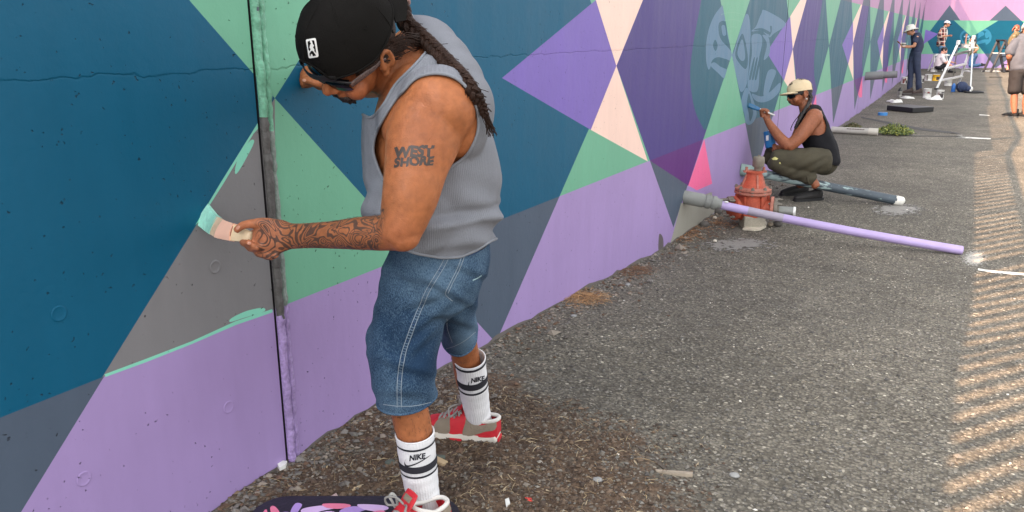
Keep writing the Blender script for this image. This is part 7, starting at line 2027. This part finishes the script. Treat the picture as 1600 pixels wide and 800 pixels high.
for k in range(7):
    o_ = -.07 + .023 * k; b0_ = hd6(o_, -.08, .02); lk.append(([b0_, b0_ + CU * -.12 - CF * .03, b0_ + CU * -.27 - CF * .02 + CR * o_ * .3], [.026, .026, .014]))
hair_ob(hd6, R6_, 1.08, p6, mat('hair_brown', lin(52, 36, 32), .55, .3, 30, .4, 120), low=-.09, long=lk)
a = C(1507, 57.5, z1 + .6); ob('paint_roller', join([tube([a, a + CR * .16], .035, 10), tube([a + CR * .16, a + CR * .2 - CU * .08, a + CR * .1 - CU * .12], .009, 8)]), mat('roller_blue', lin(150, 180, 196), .7), origin=a, label='small pale roller held up to the far wall by the kneeling person', cat='roller')

# ---- red haired person at the right, bending
gp = G(1579, 109); z1 = toC(gp)[2] - .4
hd7, R7_ = head_at(d_(1588.5, 45), 150, 25, 0, 1.1)
s7 = head_parts(hd7, R7_, 1.1) + [tube([d_(1588, 54), hd7(0, -.03, -.03)], [.055, .05], 12), tube([d_(1588, 54), d_(1583, 66), d_(1580, 80)], [(.12, .15), (.13, .15), (.12, .15)], 14)]
s7 += [tube([d_(1585, 56, -.2), d_(1583, 64, -.24), d_(1580, 70, -.24)], [.058, .052, .046], 12), tube([d_(1580, 70, -.24), d_(1578, 76, -.2), d_(1579, 82, -.16)], [.044, .036, .028], 12)] + hand_parts(d_(1579, 82, -.16), d_(1580, 87, -.14), -CF, 1.0, .4)
s7 += [tube([d_(1579, 80, .08), d_(1577, 95, .08), d_(1574, 110, .1)], [.09, .065, .05], 12), tube([d_(1582, 80, -.08), d_(1581, 95, -.08), d_(1580, 111, -.08)], [.09, .065, .05], 12)]
p7 = skin_ob(s7, .013, lin(178, 126, 104), gp, 'red haired person in an olive shirt bending beside the black trestle')
cloth([tube([d_(1588, 53), d_(1583, 62), d_(1579, 74), d_(1577.5, 82)], [(.12, .18), (.155, .19), (.15, .18), (.16, .18)], 16), tube([d_(1586, 55, -.18), d_(1584, 60, -.22)], [.078, .074], 12), tube([d_(1590, 55, .18), d_(1592, 62, .22)], [.078, .07], 12)], .015, mat('shirt_olive', lin(88, 76, 50), .85, .12), 'shirt', p7, .012)
cloth([ell(d_(1579, 83), (.15, .17, .12)), tube([d_(1578, 84, .08), d_(1577, 92, .08)], [.11, .1], 12), tube([d_(1582, 84, -.08), d_(1581, 92, -.08)], [.11, .1], 12)], .015, mat('shorts_black', lin(34, 32, 36), .85, .1), 'shorts', p7, .008)
lk = [([hd7(-.06 + .02 * k, -.07, .03), hd7(-.065 + .022 * k, -.10, -.05), hd7(-.07 + .024 * k, -.09, -.13)], [.03, .028, .014]) for k in range(7)] + [([hd7(q * .085, .03, .05), hd7(q * .095, .02, -.03), hd7(q * .09, .0, -.11)], [.024, .024, .012]) for q in (1, -1)]
hair_ob(hd7, R7_, 1.12, p7, mat('hair_red', lin(118, 56, 30), .55, .3, 30, .4, 90), low=-.06, long=lk)
for q in (G(1572, 111.5), G(1578, 113)): sole_shoe(q, q + nrm(-CR * .6 + CH * .4), BRN, p7, 1.0)

# ---- man in the grey T-shirt at the right edge, seen from behind
gp = G(1592, 184); z1 = toC(gp)[2] - .05
hd8, R8_ = head_at(d_(1607, 46), -80, 25, 0, 1.1); SK8 = lin(140, 90, 66)
s8 = head_parts(hd8, R8_, 1.1) + [tube([d_(1605, 60), hd8(0, -.03, -.03)], [.068, .06], 12), tube([d_(1604, 62), d_(1600, 85), d_(1598, 108)], [(.17, .12), (.18, .13), (.17, .13)], 14)]
s8 += [tube([d_(1587, 67), d_(1579, 80, -.02), d_(1577, 89, -.02)], [.07, .062, .055], 12), tube([d_(1577, 89, -.02), d_(1578, 98, .1), d_(1579, 106, .2)], [.052, .044, .034], 12), tube([d_(1622, 67), d_(1629, 84, .0), d_(1628, 105, .1)], [.068, .058, .038], 12)]
s8 += hand_parts(d_(1579, 106, .2), d_(1582, 113, .24), CR, 1.05, .5)
s8 += [tube([d_(1595, 106, .0), d_(1588, 125, .03), d_(1585.5, 145, .04), d_(1584.5, 160, .05), d_(1585, 176, .05)], [.10, .09, .064, .066, .042], 14), tube([d_(1600, 106, .0), d_(1606, 125, -.02), d_(1605, 145, -.02), d_(1603, 160, -.02), d_(1602, 178, -.02)], [.10, .09, .064, .066, .042], 14)]
p8 = skin_ob(s8, .011, SK8, gp, 'man in a grey T-shirt and dark brown shorts at the right edge seen from behind')
cloth([tube([d_(1604, 58), d_(1602, 70), d_(1599, 88), d_(1597, 108)], [(.15, .13), (.235, .165), (.235, .18), (.225, .18)], 22), tube([d_(1589, 66), d_(1581, 77, -.02), d_(1578.5, 84, -.02)], [(.10, .10), (.095, .09), (.09, .085)], 14), tube([d_(1620, 66), d_(1628, 80)], [.095, .09], 14)], .013, mat('tee_grey', lin(76, 77, 84), .85, .08, 8), 'tee_shirt', p8, .014, None, 6)
cloth([ell(d_(1597, 112), (.21, .18, .13)), tube([d_(1589, 114, .02), d_(1586.5, 128, .03), d_(1585, 143, .03)], [(.13, .14), (.125, .13), (.12, .12)], 16), tube([d_(1606, 114, -.02), d_(1606, 128, -.02), d_(1606, 144, -.02)], [(.13, .14), (.125, .13), (.12, .12)], 16)], .013, mat('shorts_brown', lin(28, 23, 23), .85, .12), 'shorts', p8, .010, None, 6)
for (hx, hy), tx in (((1588, 184), -1), ((1602, 184.5), -1)):
    q = G(hx, hy); sole_shoe(q, q + nrm(-CR * .35 + CH * .9), SHB, p8, 1.1, mat('sole_grey', lin(92, 90, 87), .6), h=.09)
    ob('sock', rod(q + (0, 0, .06) + CH * .05, q + (0, 0, .17) + CH * .05, .05, 14), SHB, p8)
baseball(hd8, R8_, 1.12, mat('cap_grey', lin(150, 146, 140), .8, .08), p8)
